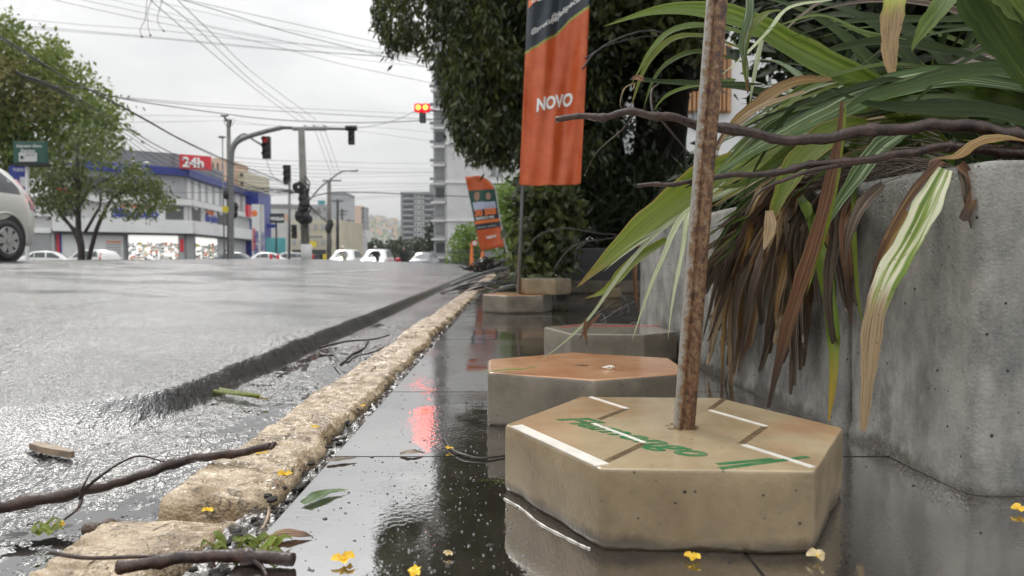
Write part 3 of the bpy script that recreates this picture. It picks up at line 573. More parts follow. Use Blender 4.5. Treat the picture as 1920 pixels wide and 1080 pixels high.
st4 = thing('flag_stand', 'tall rectangular orange and charcoal banner hanging from a thin pole in an orange-edged hexagonal block', 'banner', 'hexagonal concrete flag bases on the sidewalk')
block(hexa(.032, 3.97, .205, 12), 0, .098, [M['block_grey'], M['orange_top']], st4, .005, 14)
st5 = thing('hexagonal_block', 'greenish beige hexagonal block resting askew on top of the orange-edged block', 'concrete block', 'hexagonal concrete flag bases on the sidewalk')
block(hexa(.185, 3.99, .155, -8), .0995, .187, [M['block_beige'], M['block_grey']], st5, .005, 15)
# first banner
PY = 3.97
p0 = W(971, 560, PY); p0.z = .05; p1 = W(979, 347, PY); pd = (p1 - W(971, 540, PY)).normalized()
mb = MB(); mb.tube([p0, p0 + pd * 3.1], [.0105, .008], 10); mb.build('pole', M['steel'], st4, True)
def banner_pt(s, t):                                             # s across 0..1, t up in metres above the lower hem
    base = W(974, 345, PY - .065); top_ = (W(989, 0, PY - .065) - base); up = top_ / top_.z
    wd = .338 + .0 * t
    fold = (.022 * math.sin(s * 8 + t * 3.4 + .8) + .008 * math.sin(s * 34 + t * 9) * math.exp(-s * 9)) + .012 * math.sin(s * 9 + t * 2.2) * (1 - .5 * abs(s - .5)) + .010 * math.sin(s * 21 - t * 5 + 1.3) + .012 * math.exp(-t * 6) * math.sin(s * 6)
    p = base + up * t; sl = .012 * math.sin(3 * s) * math.exp(-t * 5)
    return Vector((p.x + wd * s, p.y + fold - .05 * s, p.z - sl))
H = 1.95; ks, kt = 64, 420
vs = [banner_pt(i / ks, H * j / kt) for j in range(kt + 1) for i in range(ks + 1)]
def edge_t(s): return .745 + .17 * s + .055 * (1 / (1 + math.exp(-(s - .55) * 12))) - .02
fs = []; ms = []
for j in range(kt):
    for i in range(ks):
        fs.append((j * (ks + 1) + i, j * (ks + 1) + i + 1, (j + 1) * (ks + 1) + i + 1, (j + 1) * (ks + 1) + i))
        s_, t_ = (i + .5) / ks, H * (j + .5) / kt; e_ = edge_t(s_)
        ms.append(0 if t_ < e_ - .008 else (2 if t_ < e_ + .006 else 1))
mb = MB(); mb.v = [tuple(p) for p in vs]; mb.f = fs; mb.m = ms
o = mb.build('banner_cloth', [M['orange'], M['navy'], M['bannergold']], st4, True)
so_ = o.modifiers.new('thick', 'SOLIDIFY'); so_.thickness = .0012; so_.offset = -1
def warp_text(body, size, mat, parent, s0, t0, slope, bold=.001, w_=.338, fn=banner_pt, off=.004, name='print', shear=0, vs=1.0):
    c = bpy.data.curves.new('tmp', 'FONT'); c.body = body; c.size = size; c.offset = bold; c.shear = shear; c.resolution_u = 3
    t = bpy.data.objects.new('tmp', c); C.objects.link(t); dg = bpy.context.evaluated_depsgraph_get(); me = bpy.data.meshes.new_from_object(t.evaluated_get(dg)); bpy.data.objects.remove(t)
    bm = bmesh.new(); bm.from_mesh(me); bmesh.ops.triangulate(bm, faces=bm.faces); bmesh.ops.subdivide_edges(bm, edges=[e for e in bm.edges if e.calc_length() > .012], cuts=1); 
    for v_ in bm.verts:
        x, y_ = v_.co.x, v_.co.y * vs; p = fn(s0 + x / w_, t0 + y_ + slope * x); v_.co = p + Vector((0, -off, 0))
    bm.to_mesh(me); bm.free(); me.name = name; me.materials.clear(); me.materials.append(mat); return link(name, me, parent)
warp_text('NOVO', .066, M['white_ink'], st4, .22, .395, .22, .0026, vs=1.45)
warp_text('@felipecamozzato', .036, M['white_ink'], st4, .40, .895, .62, .0007, vs=1.25)
warp_text('@prof.layer', .032, M['white_ink'], st4, .08, .815, .60, .0005, vs=1.1)
mb = MB(); nn = 14
for i in range(nn + 1):
    s_ = .02 + .50 * i / nn; t0 = 0.955 + .24 * s_ * (1 + .6 * s_)
    mb.v += [tuple(banner_pt(s_, t0) - Vector((0, .0035, 0))), tuple(banner_pt(s_, t0 + .105 + .03 * s_) - Vector((0, .0035, 0)))]
mb.f = [(2 * i, 2 * i + 2, 2 * i + 3, 2 * i + 1) for i in range(nn)]; mb.m = [0] * nn
mb.build('print_panel', M['orange_ink'], st4)
warp_text('DEPUTADO', .042, M['white_ink'], st4, .06, .980, .42, .0004, off=.006, vs=1.9)
warp_text('FE', .10, M['white_ink'], st4, .05, 1.098, .1, .003, vs=1.4)

mb = MB(); Q = [G(*q) for q in [(946, 934, .001), (975, 952, .001), (1010, 980, .001), (1050, 1002, .001), (1090, 1022, .001), (1106, 1029, .001)]]
mb.tube(smooth_path([q + Vector((rnd.uniform(-.0015, .0015), rnd.uniform(-.0015, .0015), 0)) for q in Q], 5), [.0008 + .0004 * math.sin(i * 1.9) for i in range(26)], 6)
o = mb.build('water_glint', M['white_strip'], None, True); tag(o, 'thin white line painted as the glint of water on the wet tiles at the left foot of the beige block', kind='stuff')  # white colour stands in for the glint along the water's edge

# ---------------------------------------------------------------- planters
def planter(poly, label, H_=.424, th=.06):
    t = thing('concrete_planter', label, 'planter', 'concrete planters beside the sidewalk')
    n = len(poly); ctr = sum((Vector(p) for p in poly), Vector((0, 0))) / n
    P = ring_path(poly, .018, 26); I = []
    for p in P:
        d = (ctr - p); I.append(p + d.normalized() * th)
    m_ = len(P); vs = []; hs = [0, .012, .03, .08, .15, .22, .29, .35, .39, H_ - .012, H_ - .003, H_]
    for k, z in enumerate(hs):
        for p in P:
            d = (ctr - p).normalized(); e = mnoise.noise(Vector((p.x * 5, p.y * 5, z * 5))) * .005 + mnoise.noise(Vector((p.x * 26, p.y * 26, z * 26))) * .0022
            ins = (.008 if k == len(hs) - 1 else .003 if k == len(hs) - 2 else 0) + (-.004 if k < 2 else 0)
            vs.append((p.x + d.x * (ins + e), p.y + d.y * (ins + e), z + (e * .8 if k > 9 else 0)))
    for z in (H_ - .002, .30):
        for p in I: vs.append((p.x, p.y, z))
    fs = [(k * m_ + j, k * m_ + (j + 1) % m_, (k + 1) * m_ + (j + 1) % m_, (k + 1) * m_ + j) for k in range(len(hs) + 1) for j in range(m_)]
    mb = MB(); mb.v = vs; mb.f = fs; mb.m = [0] * len(fs); mb.build('planter_wall', M['planter'], t, True)
    mb = MB(); mb.prism([(p.x, p.y) for p in I], .30, .385); mb.build('soil', M['soil'], t); return t
planter([(.588, .867), (1.75, .867), (1.75, 1.160), (.566, 1.160)], 'near grey concrete planter with a pitted weathered corner at the right edge')
planter([(.563, 1.169), (1.75, 1.169), (1.75, 2.75), (.55, 2.75), (.42, 2.29), (.524, 1.875)], 'long grey concrete planter behind the near one, with dead leaves hanging down its side')
lw = thing('low_wall', 'smooth dark grey low wall at the foot of the dark hedge', 'low wall')
MB().box((.40, 6.4, 0), (2.6, 6.62, .395)).build('wall_face', M['dark_wall'], lw, bevel=.008)
MB().box((.50, 6.0, 0), (2.6, 6.39, .10)).build('step', M['block_grey'], lw, bevel=.006)
bb = thing('brick', 'loose pinkish brick standing by the low grey wall', 'brick'); b0 = W(1146, 548, 5.3); MB().box((b0.x - .06, 5.25, 0), (b0.x + .07, 5.38, .075)).build('brick_body', M['block_beige'], bb, bevel=.003)

# ---------------------------------------------------------------- strap leaves
CAMV = Vector((0, 0, CAMZ))
def blade(pts, width, mat, parent, twist=0.0, fold=.22, tilt=.45, k=6, tipw=.0, basew=.55, peak=.35, ends=None, name='leaf', hint=None, wav=0.0, cup=0):
    P = smooth_path(pts, k); n = len(P); A = 5; vs = []; uv = []
    cum = [0.0]
    for i in range(1, n): cum.append(cum[-1] + (P[i] - P[i - 1]).length)
    tot = cum[-1] or 1; prev = None
    ph = rnd.uniform(0, 6)
    for i, p in enumerate(P):
        s = cum[i] / tot
        t = (P[min(i + 1, n - 1)] - P[max(i - 1, 0)]).normalized()
        h = hint if hint is not None else ((CAMV - p).normalized() * (1 - tilt) + Vector((0, 0, 1)) * tilt)
        sd_ = t.cross(h)
        if sd_.length < 1e-3: sd_ = t.cross(Vector((0, 1, 0)))
        sd_.normalize()
        if prev is not None:
            if sd_.dot(prev) < 0: sd_ = -sd_
            sd_ = (sd_ + prev * 1.2).normalized(); sd_ = (sd_ - t * sd_.dot(t)).normalized()
        prev = sd_.copy()
        nm = sd_.cross(t).normalized(); a = twist * (s - .3) + wav * math.sin(ph + s * 9)
        sd2 = sd_ * math.cos(a) + nm * math.sin(a); nm2 = nm * math.cos(a) - sd_ * math.sin(a)
        if s < peak: wd = basew + (1 - basew) * math.sin(math.pi / 2 * s / peak)
        else: wd = tipw + (1 - tipw) * (1 - ((s - peak) / (1 - peak)) ** 1.9)
        if ends is not None: wd = ends[0] + (ends[1] - ends[0]) * s
        hw = width * wd / 2 * (1 + .07 * math.sin(ph * 3 + s * 23) + .05 * math.sin(ph + s * 51))
        for j in range(A):
            q = (j - 2) / 2
            vs.append(p + sd2 * hw * q + nm2 * (abs(q) * hw * 2 * fold) + nm2 * (math.sin(ph + s * 14 + j) * hw * .05)); uv.append((j / 4, s))
    fs = [(i * A + j, i * A + j + 1, (i + 1) * A + j + 1, (i + 1) * A + j) for i in range(n - 1) for j in range(A - 1)]
    me = bpy.data.meshes.new(name); me.from_pydata(vs, [], fs); me.materials.append(mat); me.polygons.foreach_set('use_smooth', [True] * len(fs))
    ul = me.uv_layers.new(name='UVMap'); li = np.empty(len(me.loops), np.int32); me.loops.foreach_get('vertex_index', li)
    ul.data.foreach_set('uv', np.array(uv, np.float32)[li].ravel()); me.update()
    return link(name, me, parent)
def px_leaf(pp, wpx, mat, parent, **kw):                         # leaf through given sight points with real distances, width given as seen
    P = [W(u, v, Y) for u, v, Y in pp]; Ym = sum(q[2] for q in pp) / len(pp)
    return blade(P, wpx * Ym / FPX, LM[mat], parent, **kw)
GP = 'strap-leaved plants in the planters'
plA = thing('strap_leaf_plant', 'large strap-leaved plant with striped green blades reaching over the nearest planter', 'plant', GP, (0, 0, 0))
plB = thing('strap_leaf_plant', 'strap-leaved plant with dead brown leaves draped down the planter side', 'plant', GP, (0, 0, 0))
plC = thing('strap_leaf_plant', 'dark green strap-leaved plant at the back of the long planter', 'plant', GP, (0, 0, 0))
px_leaf([(1790, 300, 1.30), (1640, 175, 1.22), (1500, 100, 1.14), (1400, 42, 1.08), (1310, 20, 1.05), (1225, 22, 1.03), (1130, 50, 1.02)], 60, 'green', plA, tilt=.3, peak=.3)
px_leaf([(1990, 175, 1.25), (1800, 148, 1.20), (1650, 175, 1.15), (1540, 225, 1.12), (1430, 275, 1.10), (1335, 330, 1.08)], 56, 'streaky', plA, tilt=.35, peak=.5)
px_leaf([(1960, 205, 1.3), (1760, 172, 1.26), (1600, 205, 1.2), (1480, 290, 1.16), (1395, 345, 1.15), (1335, 352, 1.14)], 52, 'green', plA, tilt=.35, peak=.45)
px_leaf([(1640, 190, 1.24), (1560, 190, 1.2), (1470, 230, 1.17), (1410, 280, 1.15), (1330, 345, 1.13)], 36, 'streaky', plA, peak=.4)
px_leaf([(1700, 240, 1.5), (1560, 210, 1.45), (1470, 215, 1.4), (1400, 260, 1.4), (1350, 300, 1.38)], 24, 'streaky', plA)
px_leaf([(1500, 245, 1.40), (1400, 300, 1.30), (1310, 345, 1.22), (1225, 410, 1.18), (1150, 475, 1.16), (1080, 540, 1.15)], 62, 'lime', plB, tilt=.15, peak=.5, fold=.12)
px_leaf([(1250, 450, 1.2), (1190, 490, 1.19), (1135, 545, 1.18), (1095, 560, 1.18)], 22, 'lime', plB, peak=.4)
for pp, wpx, mt in [
    ([(1420, 335, 1.26), (1330, 380, 1.2), (1250, 425, 1.17), (1180, 470, 1.15), (1128, 512, 1.14)], 10, 'pale'),
    ([(1400, 345, 1.24), (1290, 398, 1.18), (1230, 440, 1.16), (1170, 505, 1.15), (1110, 590, 1.14), (1060, 640, 1.14), (992, 692, 1.2)], 9, 'pale'),
    ([(1380, 350, 1.2), (1286, 400, 1.15), (1240, 490, 1.12), (1208, 570, 1.12), (1184, 642, 1.12)], 11, 'pale'),
    ([(1360, 340, 1.2), (1275, 410, 1.17), (1205, 445, 1.16), (1165, 472, 1.15)], 7, 'pale'),
    ([(1350, 350, 1.2), (1295, 395, 1.1), (1280, 470, 1.08), (1262, 560, 1.06), (1252, 640, 1.06)], 10, 'pale'),
    ([(1200, 460, 1.3), (1190, 520, 1.3), (1196, 590, 1.3), (1186, 600, 1.3)], 8, 'rusty')]:
    px_leaf(pp, wpx, mt, plB, peak=.3, basew=.5)
px_leaf([(1008, 686, 1.215), (985, 692, 1.225), (950, 694, 1.225), (905, 697, 1.23), (885, 700, 1.23)], 8, 'lime', plB, tilt=.9)
for pp, wpx in [([(1125, 590, 1.13), (1105, 610, 1.13), (1084, 640, 1.13)], 8), ([(1098, 598, 1.13), (1097, 620, 1.13), (1101, 650, 1.13)], 7)]: px_leaf(pp, wpx, 'rusty', plB)
for pp, wpx, mt, kw in [
    ([(1420, 70, 1.15), (1330, 50, 1.1), (1262, 58, 1.06), (1225, 90, 1.05), (1200, 130, 1.05), (1180, 165, 1.05)], 17, 'green', {}),
    ([(1400, 95, 1.2), (1320, 70, 1.12), (1262, 74, 1.1), (1222, 110, 1.1), (1200, 150, 1.1), (1180, 212, 1.1)], 15, 'lime', {}),
    ([(1400, 120, 1.2), (1315, 98, 1.12), (1258, 115, 1.1), (1226, 150, 1.1), (1205, 208, 1.1)], 14, 'green', {}),
    ([(1430, 160, 1.1), (1320, 158, 1.03), (1250, 155, 1.02), (1205, 151, 1.02)], 15, 'deep', dict(tipw=.7)),
    ([(1207, 151, 1.02), (1192, 147, 1.02), (1181, 150, 1.02)], 14, 'rusty', {}),
    ([(1193, 155, 1.02), (1172, 165, 1.02), (1163, 190, 1.02), (1166, 207, 1.02)], 3, 'tan', {}),
    ([(1190, 155, 1.02), (1188, 165, 1.02), (1184, 170, 1.02)], 3, 'tan', {}),
    ([(1380, 150, 1.2), (1300, 162, 1.14), (1250, 180, 1.12), (1222, 212, 1.12)], 13, 'green', {}),
    ([(1465, 20, 1.0), (1432, 30, .96), (1402, 70, .95), (1395, 120, .95), (1398, 150, .95), (1402, 172, .95)], 14, 'lime', {}),
    ([(1405, -20, .98), (1405, 30, .96), (1392, 85, .95), (1400, 128, .95), (1401, 150, .95)], 17, 'streaky', dict(tipw=.2)),
    ([(1402, 148, .95), (1401, 165, .95), (1403, 178, .95)], 6, 'rusty', {}),
    ([(1440, 40, 1.3), (1425, 90, 1.3), (1413, 150, 1.3), (1405, 200, 1.3)], 9, 'pale', {}),
    ([(1560, 150, 1.15), (1480, 160, 1.12), (1400, 215, 1.1), (1352, 262, 1.1), (1335, 290, 1.1)], 28, 'ochre', dict(peak=.5)),
    ([(1510, 172, 1.11), (1420, 205, 1.08), (1362, 252, 1.08), (1340, 300, 1.08)], 12, 'tan', {}),
    ([(1760, 130, 1.1), (1650, 170, 1.05), (1540, 215, 1.02), (1450, 270, 1.0), (1390, 300, 1.0)], 12, 'green', {}),
    ([(1560, 0, 1.1), (1480, 15, 1.1), (1440, 60, 1.08), (1390, 110, 1.05), (1340, 150, 1.05)], 8, 'pale', {}),
    ([(1700, 75, 1.1), (1620, 60, 1.05), (1540, 30, 1.02), (1470, 45, 1.0), (1420, 62, 1.0)], 10, 'green', {}),
    ([(1900, 30, 1.0), (1780, 38, 1.05), (1640, 38, 1.1), (1560, 48, 1.1), (1480, 70, 1.1)], 17, 'deep', {}),
    ([(1900, 130, 1.25), (1780, 100, 1.2), (1660, 80, 1.2), (1560, 95, 1.2), (1480, 120, 1.2)], 30, 'deep', {}),
    ([(1950, 135, 1.0), (1820, 138, 1.0), (1700, 165, 1.0), (1620, 185, 1.0), (1560, 225, 1.0)], 40, 'deep', dict(peak=.3)),
    ([(1980, 250, 1.1), (1860, 215, 1.1), (1750, 210, 1.1), (1640, 200, 1.1), (1560, 170, 1.1)], 46, 'deep', dict(peak=.3)),
    ([(1800, -40, .80), (1855, 30, .80), (1895, 90, .80), (1925, 140, .80), (1950, 200, .80)], 72, 'deep', dict(peak=.3, tilt=.1)),
    ([(1860, -60, .78), (1900, -5, .78), (1950, 60, .78)], 55, 'green', dict(tilt=.1)),
    ([(1800, -55, .72), (1768, 5, .70), (1738, 45, .70), (1716, 80, .70), (1709, 98, .70)], 36, 'green', dict(peak=.45, tilt=.1)),
    ([(1685, -70, .70), (1678, 0, .68), (1672, 40, .68), (1668, 95, .68), (1672, 136, .68)], 40, 'limetan', dict(tipw=.38, tilt=.1, peak=.35, fold=.35)),
    ([(1625, 235, 1.12), (1558, 250, 1.08), (1497, 305, 1.05), (1462, 370, 1.04), (1438, 432, 1.04)], 50, 'lime', dict(peak=.45, tilt=.15)),
    ([(1442, 395, 1.035), (1444, 430, 1.03), (1432, 470, 1.03)], 22, 'tan', {}),
    ([(1715, 235, 1.1), (1650, 275, 1.06), (1600, 340, 1.05), (1570, 385, 1.05), (1552, 425, 1.05)], 34, 'streaky', dict(peak=.4, tilt=.15)),
    ([(1579, 190, .97), (1572, 260, .97), (1552, 360, .97), (1525, 460, 1.0), (1492, 560, 1.05), (1465, 660, 1.1), (1440, 765, 1.14)], 26, 'rusty', dict(basew=.2, tipw=.2, tilt=.05, peak=.5)),
    ([(1586, 200, .98), (1578, 270, .98), (1560, 380, .98), (1540, 460, 1.0), (1510, 560, 1.03)], 10, 'lime', dict(basew=.2, tilt=.05)),
    ([(1510, 380, 1.2), (1530, 440, 1.17), (1548, 520, 1.14), (1562, 620, 1.12), (1563, 700, 1.10), (1554, 790, 1.09)], 25, 'limeyel', dict(peak=.4, tilt=.05, tipw=.1)),
    ([(1500, 370, 1.25), (1535, 430, 1.2), (1556, 520, 1.17), (1568, 600, 1.16)], 26, 'green', dict(peak=.4, tilt=.05)),
    ([(1605, 340, 1.08), (1600, 400, 1.06), (1604, 500, 1.06), (1612, 580, 1.06), (1625, 630, 1.06)], 9, 'lime', dict(tilt=.05)),
    ([(1612, 330, 1.06), (1600, 352, 1.05), (1605, 390, 1.05)], 13, 'green', dict(tilt=.05)),
    ([(1655, 345, 1.05), (1615, 385, 1.02), (1592, 440, 1.01), (1584, 500, 1.01)], 22, 'brown', dict(tilt=.05)),
    ([(1765, 302, .93), (1715, 355, .91), (1665, 440, .90), (1640, 510, .90), (1635, 565, .90)], 17, 'rusty', dict(tilt=.05, ends=(1, .4))),
    ([(1700, 395, .91), (1672, 440, .90), (1652, 490, .90), (1640, 545, .90)], 17, 'ochre', dict(tilt=.05)),
    ([(1772, 318, .90), (1742, 378, .885), (1702, 455, .88), (1662, 525, .875), (1638, 600, .87), (1628, 700, .865), (1618, 808, .86)], 46, 'varieg', dict(tilt=.02, peak=.22, basew=.6, tipw=.22, fold=.12)),
    ([(1930, 268, .95), (1880, 262, .93), (1830, 272, .92), (1795, 296, .91), (1750, 300, .90), (1738, 322, .90)], 26, 'ochre', dict(tilt=.5)),
    ([(1960, 262, .98), (1900, 262, .96), (1850, 268, .95), (1800, 262, .94)], 15, 'lime', dict(tilt=.5)),
    ([(1800, 308, .90), (1822, 335, .89), (1822, 375, .885), (1806, 415, .88)], 30, 'rusty', dict(tilt=.02, ends=(.5, .6), fold=.5)),
    ([(1802, 310, .905), (1815, 345, .895), (1818, 380, .89), (1821, 430, .885)], 22, 'brown', dict(tilt=.02, fold=.5))]:
    kw = dict(kw); px_leaf(pp, wpx, mt, plA if pp[0][0] > 1560 else plB, **kw)
rg = random.Random(44)
for i in range(46):                                              # narrower blades arching down across the gap to the left
    u0, v0 = rg.uniform(1560, 1900), rg.uniform(120, 290); u1, v1 = rg.uniform(1315, 1500), rg.uniform(250, 400); y0 = rg.uniform(1.15, 1.7); lift = rg.uniform(10, 70)
    um = (u0 * .45 + u1 * .55); vm_ = min(v0, v1) - lift * .2 + (abs(v1 - v0)) * .25
    px_leaf([(u0, v0, y0), ((u0 + um) / 2, (v0 + vm_) / 2 - lift * .4, y0 - .04), (um, vm_, y0 - .07), ((um + u1) / 2, (vm_ + v1) / 2 - lift * .1, y0 - .09), (u1, v1, y0 - .1)], rg.uniform(5, 21), rg.choice(['green', 'streaky', 'streaky', 'deep', 'green', 'lime', 'pale', 'tan']), plA if i % 2 else plB, peak=rg.uniform(.3, .5), twist=rg.uniform(-.7, .7), tilt=rg.uniform(.2, .6))
def Yw(u): return .6265 / ((u - 960) / 1300 + .0536) if u > 1322 else 1.9
# dead leaves draped over the wall's edge in tight bundles
for i in range(44):
    g = rnd.choice([0, 0, 0, 1, 1, 2, 2, 3]); 
    top = [1450, 1490, 1530, 1585][g] + rnd.gauss(0, 20); bot = [1362, 1425, 1492, 1572][g] + rnd.gauss(0, 17 if g < 2 else 20); ln = [740, 745, 745, 640][g] + rnd.uniform(-150, 35)
    if g == 3: top = rnd.uniform(1560, 1600); bot = top + rnd.uniform(-25, 25)
    mt = rnd.choices(['brown', 'tan', 'rusty', 'ochre'], [10, 1.8, .5, 1.0])[0]
    f_ = lambda u, dd: max(.9, Yw(u) - dd)
    kx = rnd.gauss(0, 9)
    pp = [(top + rnd.uniform(30, 90), 345 + rnd.uniform(-20, 10), f_(top, -.12)), (top, 372 + rnd.uniform(-10, 25), f_(top, .02)), (top * .72 + bot * .28 - 8, 450, f_(top * .7 + bot * .3, .05 + rnd.uniform(0, .05))),
          (top * .3 + bot * .7 + kx, 560 + rnd.uniform(-20, 20), f_(top * .3 + bot * .7, .05 + rnd.uniform(0, .05))), (bot, ln, f_(bot, .04 + rnd.uniform(0, .06)))]
    px_leaf(pp, rnd.uniform(12, 34), mt, plB, tilt=.02, twist=rnd.uniform(-2.2, 2.2), fold=rnd.uniform(.1, .9), basew=.6, tipw=.28, wav=.35, k=8)
for i in range(16):                                              # a long sweep of dead leaves to the lower left
    u0 = rnd.uniform(1420, 1500); u1 = rnd.uniform(1285, 1330); v1 = 470 + (u1 - 1285) * 2.0 + rnd.uniform(0, 130)
    pp = [(u0 + 40, 350, 1.62), (u0, 380, 1.55), (u0 * .55 + u1 * .45, 432 + rnd.uniform(-12, 12), 1.52), (u1, v1, 1.6)]
    px_leaf(pp, rnd.uniform(7, 20), rnd.choice(['brown', 'brown', 'brown', 'brown', 'tan']), plB, tilt=.02, twist=rnd.uniform(-2, 2), fold=.5, basew=.6, tipw=.2, wav=.3)
for i in range(14):
    u0 = rnd.uniform(1380, 1480); v1 = rnd.uniform(420, 520)
    px_leaf([(u0 + 60, 340, 1.55), (u0, 385, 1.5), (1330 + rnd.uniform(-20, 20), v1, 1.5)], rnd.uniform(5, 11), rnd.choice(['deep', 'green', 'brown']), plB, tilt=.1)
def proj(p):
    r_ = Vector(p) - CAMV; d = r_.y * cp - r_.z * spn; return (960 + FPX * r_.x / d, 540 - FPX * (r_.y * spn + r_.z * cp) / d) if d > .01 else (9999, 0)
def tuft(parent, cx, cy, n, lens, seed, mats, rad=.25, flt=None, wds=(.018, .036)):
    r_ = random.Random(seed); k = 0; tries = 0
    while k < n and tries < n * 25:
        tries += 1
        ph = r_.uniform(0, 2 * math.pi); el = R(r_.uniform(35, 86)); L_ = r_.uniform(*lens); cu = R(r_.uniform(60, 150)) / L_
        p = Vector((cx + r_.gauss(0, rad), cy + r_.gauss(0, rad * .8), .38 + r_.uniform(0, .1))); P = [p.copy()]; st_ = L_ / 7; bend = r_.uniform(-.25, .25)
        for i in range(7):
            p = p + Vector((math.cos(ph) * math.cos(el), math.sin(ph) * math.cos(el), math.sin(el))) * st_; el -= cu * st_; ph += bend * st_; P.append(p.copy())
        ok = True
        for q in P:
            u, v = proj(q)
            if q.y < .98 or q.z < .40 or u < 1195 or (u < 1300 and v > 200) or (1180 < u < 1350 and v < 230 and r_.random() < .2): ok = False
            if 1290 < u < 1500 and 120 < v < 330 and r_.random() < .28: ok = False
        if not ok: continue
        blade(P, r_.uniform(*wds), LM[r_.choice(mats)], parent, k=3, tilt=.5, twist=r_.uniform(-.8, .8), basew=.5); k += 1
tuft(plA, 1.25, 1.45, 80, (.45, .95), 3, ['deep', 'deep', 'deep', 'green', 'streaky', 'deep', 'brown'])
tuft(plB, 1.1, 1.95, 50, (.4, .9), 5, ['deep', 'green', 'deep', 'green', 'streaky', 'brown'])
tuft(plC, 1.45, 2.4, 80, (.6, 1.2), 9, ['deep', 'deep', 'deep', 'green'])
tuft(plA, 1.15, 1.15, 40, (.5, .9), 19, ['deep', 'green', 'deep', 'brown'], .12)
# low litter of dead blades matted on the planter's edge
mb = MB()
for i in range(420):
    u = rnd.uniform(1500, 1790); yw = Yw(u) + rnd.uniform(-.02, .40); p = W(u, 340, yw); p.z = .425 + abs(rnd.gauss(0, .022)); a = rnd.gauss(2.6, .5)
    L_ = rnd.uniform(.04, .15); d = Vector((math.cos(a), math.sin(a) * .6, rnd.uniform(-.25, .25))) * L_
    if p.x < .60: continue
    mb.tube([p, p + d * .5 + Vector((0, 0, .008)), p + d], [.0014, .001, .0005], 4)
o = mb.build('dead_leaf_mat', LM['brown'], plA); tag(o, kind='stuff')

# ---------------------------------------------------------------- bare branches across the planter
def branch(name, label, pp, r0, r1, mat='bark', cat='branch', knots=5, twigs=(), k=10, parent=None, n=10):
    P = smooth_path([W(*q) for q in pp], k); N_ = len(P); kn = [rnd.randrange(2, N_ - 2) for _ in range(knots)] if N_ > 6 else []
    rad = []
    for i in range(N_):
        s = i / (N_ - 1); r_ = r0 + (r1 - r0) * s
        for q in kn: r_ *= 1 + .38 * math.exp(-((i - q) / .8) ** 2)
        rad.append(r_ * (1 + .05 * math.sin(i * 1.7)))
    P = [p + Vector((0, 0, mnoise.noise(p * 25) * r0 * .7)) for p in P]
    t = thing(name, label, cat)
    mb = MB(); mb.tube(P, rad, n, jit=.05); mb.build('stem', M[mat], t, True)
    for tp, ra, rb in twigs:
        mb = MB(); mb.tube(smooth_path([W(*q) for q in tp], 6), [ra + (rb - ra) * i / ((len(tp) - 1) * 6) for i in range((len(tp) - 1) * 6 + 1)], 6); mb.build('twig', M[mat], t, True)
    return t
M['bark']
branch('branch', 'upper bare brown branch crossing in front of the strap leaves', [(1990, 278, .98), (1900, 256, .96), (1800, 236, .95), (1720, 238, .95), (1600, 250, .94), (1500, 262, .94), (1450, 258, .94), (1345, 240, .94), (1240, 222, .94), (1180, 212, .94), (1110, 222, .94), (1042, 224, .94)], .0098, .0038, knots=9,
       twigs=[([(1225, 216, .94), (1221, 190, .95), (1223, 168, .96), (1235, 157, .97)], .0022, .0012), ([(1240, 224, .94), (1265, 255, .96), (1290, 285, .98)], .002, .0008), ([(1190, 214, .94), (1165, 245, .97), (1120, 285, 1.0), (1095, 330, 1.04)], .0013, .0006)])
branch('branch', 'lower bare brown branch resting across the planter top with a peeling twig', [(1990, 285, .95), (1900, 285, .95), (1820, 280, .94), (1760, 277, .94), (1680, 288, .93), (1600, 303, .93), (1520, 305, .93), (1440, 325, .93), (1340, 332, .93), (1270, 342, .93), (1195, 345, .94)], .0082, .0025, knots=9,
       twigs=[([(1575, 310, .93), (1520, 320, .92), (1470, 338, .92), (1440, 350, .92), (1418, 368, .92), (1396, 406, .92)], .0036, .0012), ([(1330, 336, .93), (1300, 345, .93), (1285, 352, .93)], .0022, .001)])
# thin bare shoots beyond
for i, (lab, pp, r_) in enumerate([
    ('thin dark arching shoot right of the tall banner, upper one', [(1092, 130, 3.2), (1120, 95, 3.2), (1170, 68, 3.2), (1220, 58, 3.2), (1262, 68, 3.2)], .005),
    ('short thin shoot under the upper arching shoot', [(1095, 110, 3.3), (1140, 85, 3.3), (1200, 70, 3.3), (1245, 68, 3.3)], .003),
    ('dark arching stem before the low grey wall, the long left one', [(985, 475, 3.6), (1010, 442, 3.6), (1060, 428, 3.6), (1120, 437, 3.6), (1190, 442, 3.6)], .004),
    ('dark bowed stem hanging in front of the low grey wall', [(1040, 505, 3.4), (1060, 475, 3.4), (1090, 455, 3.4), (1140, 448, 3.4), (1180, 436, 3.4)], .0045),
    ('thin grey hooked stem hanging before the low wall', [(1082, 464, 3.3), (1078, 490, 3.3), (1092, 508, 3.3), (1110, 512, 3.3)], .0028)]):
    branch('shoot', lab, pp, r_, r_ * .5, 'twig', 'shoot', 2, n=6)
pile = thing('fallen_twigs', 'tangle of dark wet twigs lying on the tiles between the stacked blocks and the planter', 'twigs')
for i in range(34):
    y0 = rnd.uniform(2.5, 3.7); x0 = rnd.uniform(.30, .82); a = rnd.gauss(.2, .8); L_ = rnd.uniform(.18, .6); h = rnd.uniform(0, .16)
    if x0 > .55 and y0 < 2.7: continue
    P = [Vector((x0, y0, h * .2 + .004))]
    for j in range(5):
        a += rnd.gauss(0, .25); q = P[-1] + Vector((math.cos(a), math.sin(a) * .6, 0)) * L_ / 5; q.z = .004 + h * math.sin(math.pi * (j + 1) / 5.5); P.append(q)
    mb = MB(); mb.tube(smooth_path(P, 3), [rnd.uniform(.0025, .005) * (1 - .7 * k / 15) for k in range(16)], 5); mb.build('twig', M['twig'], pile, True)

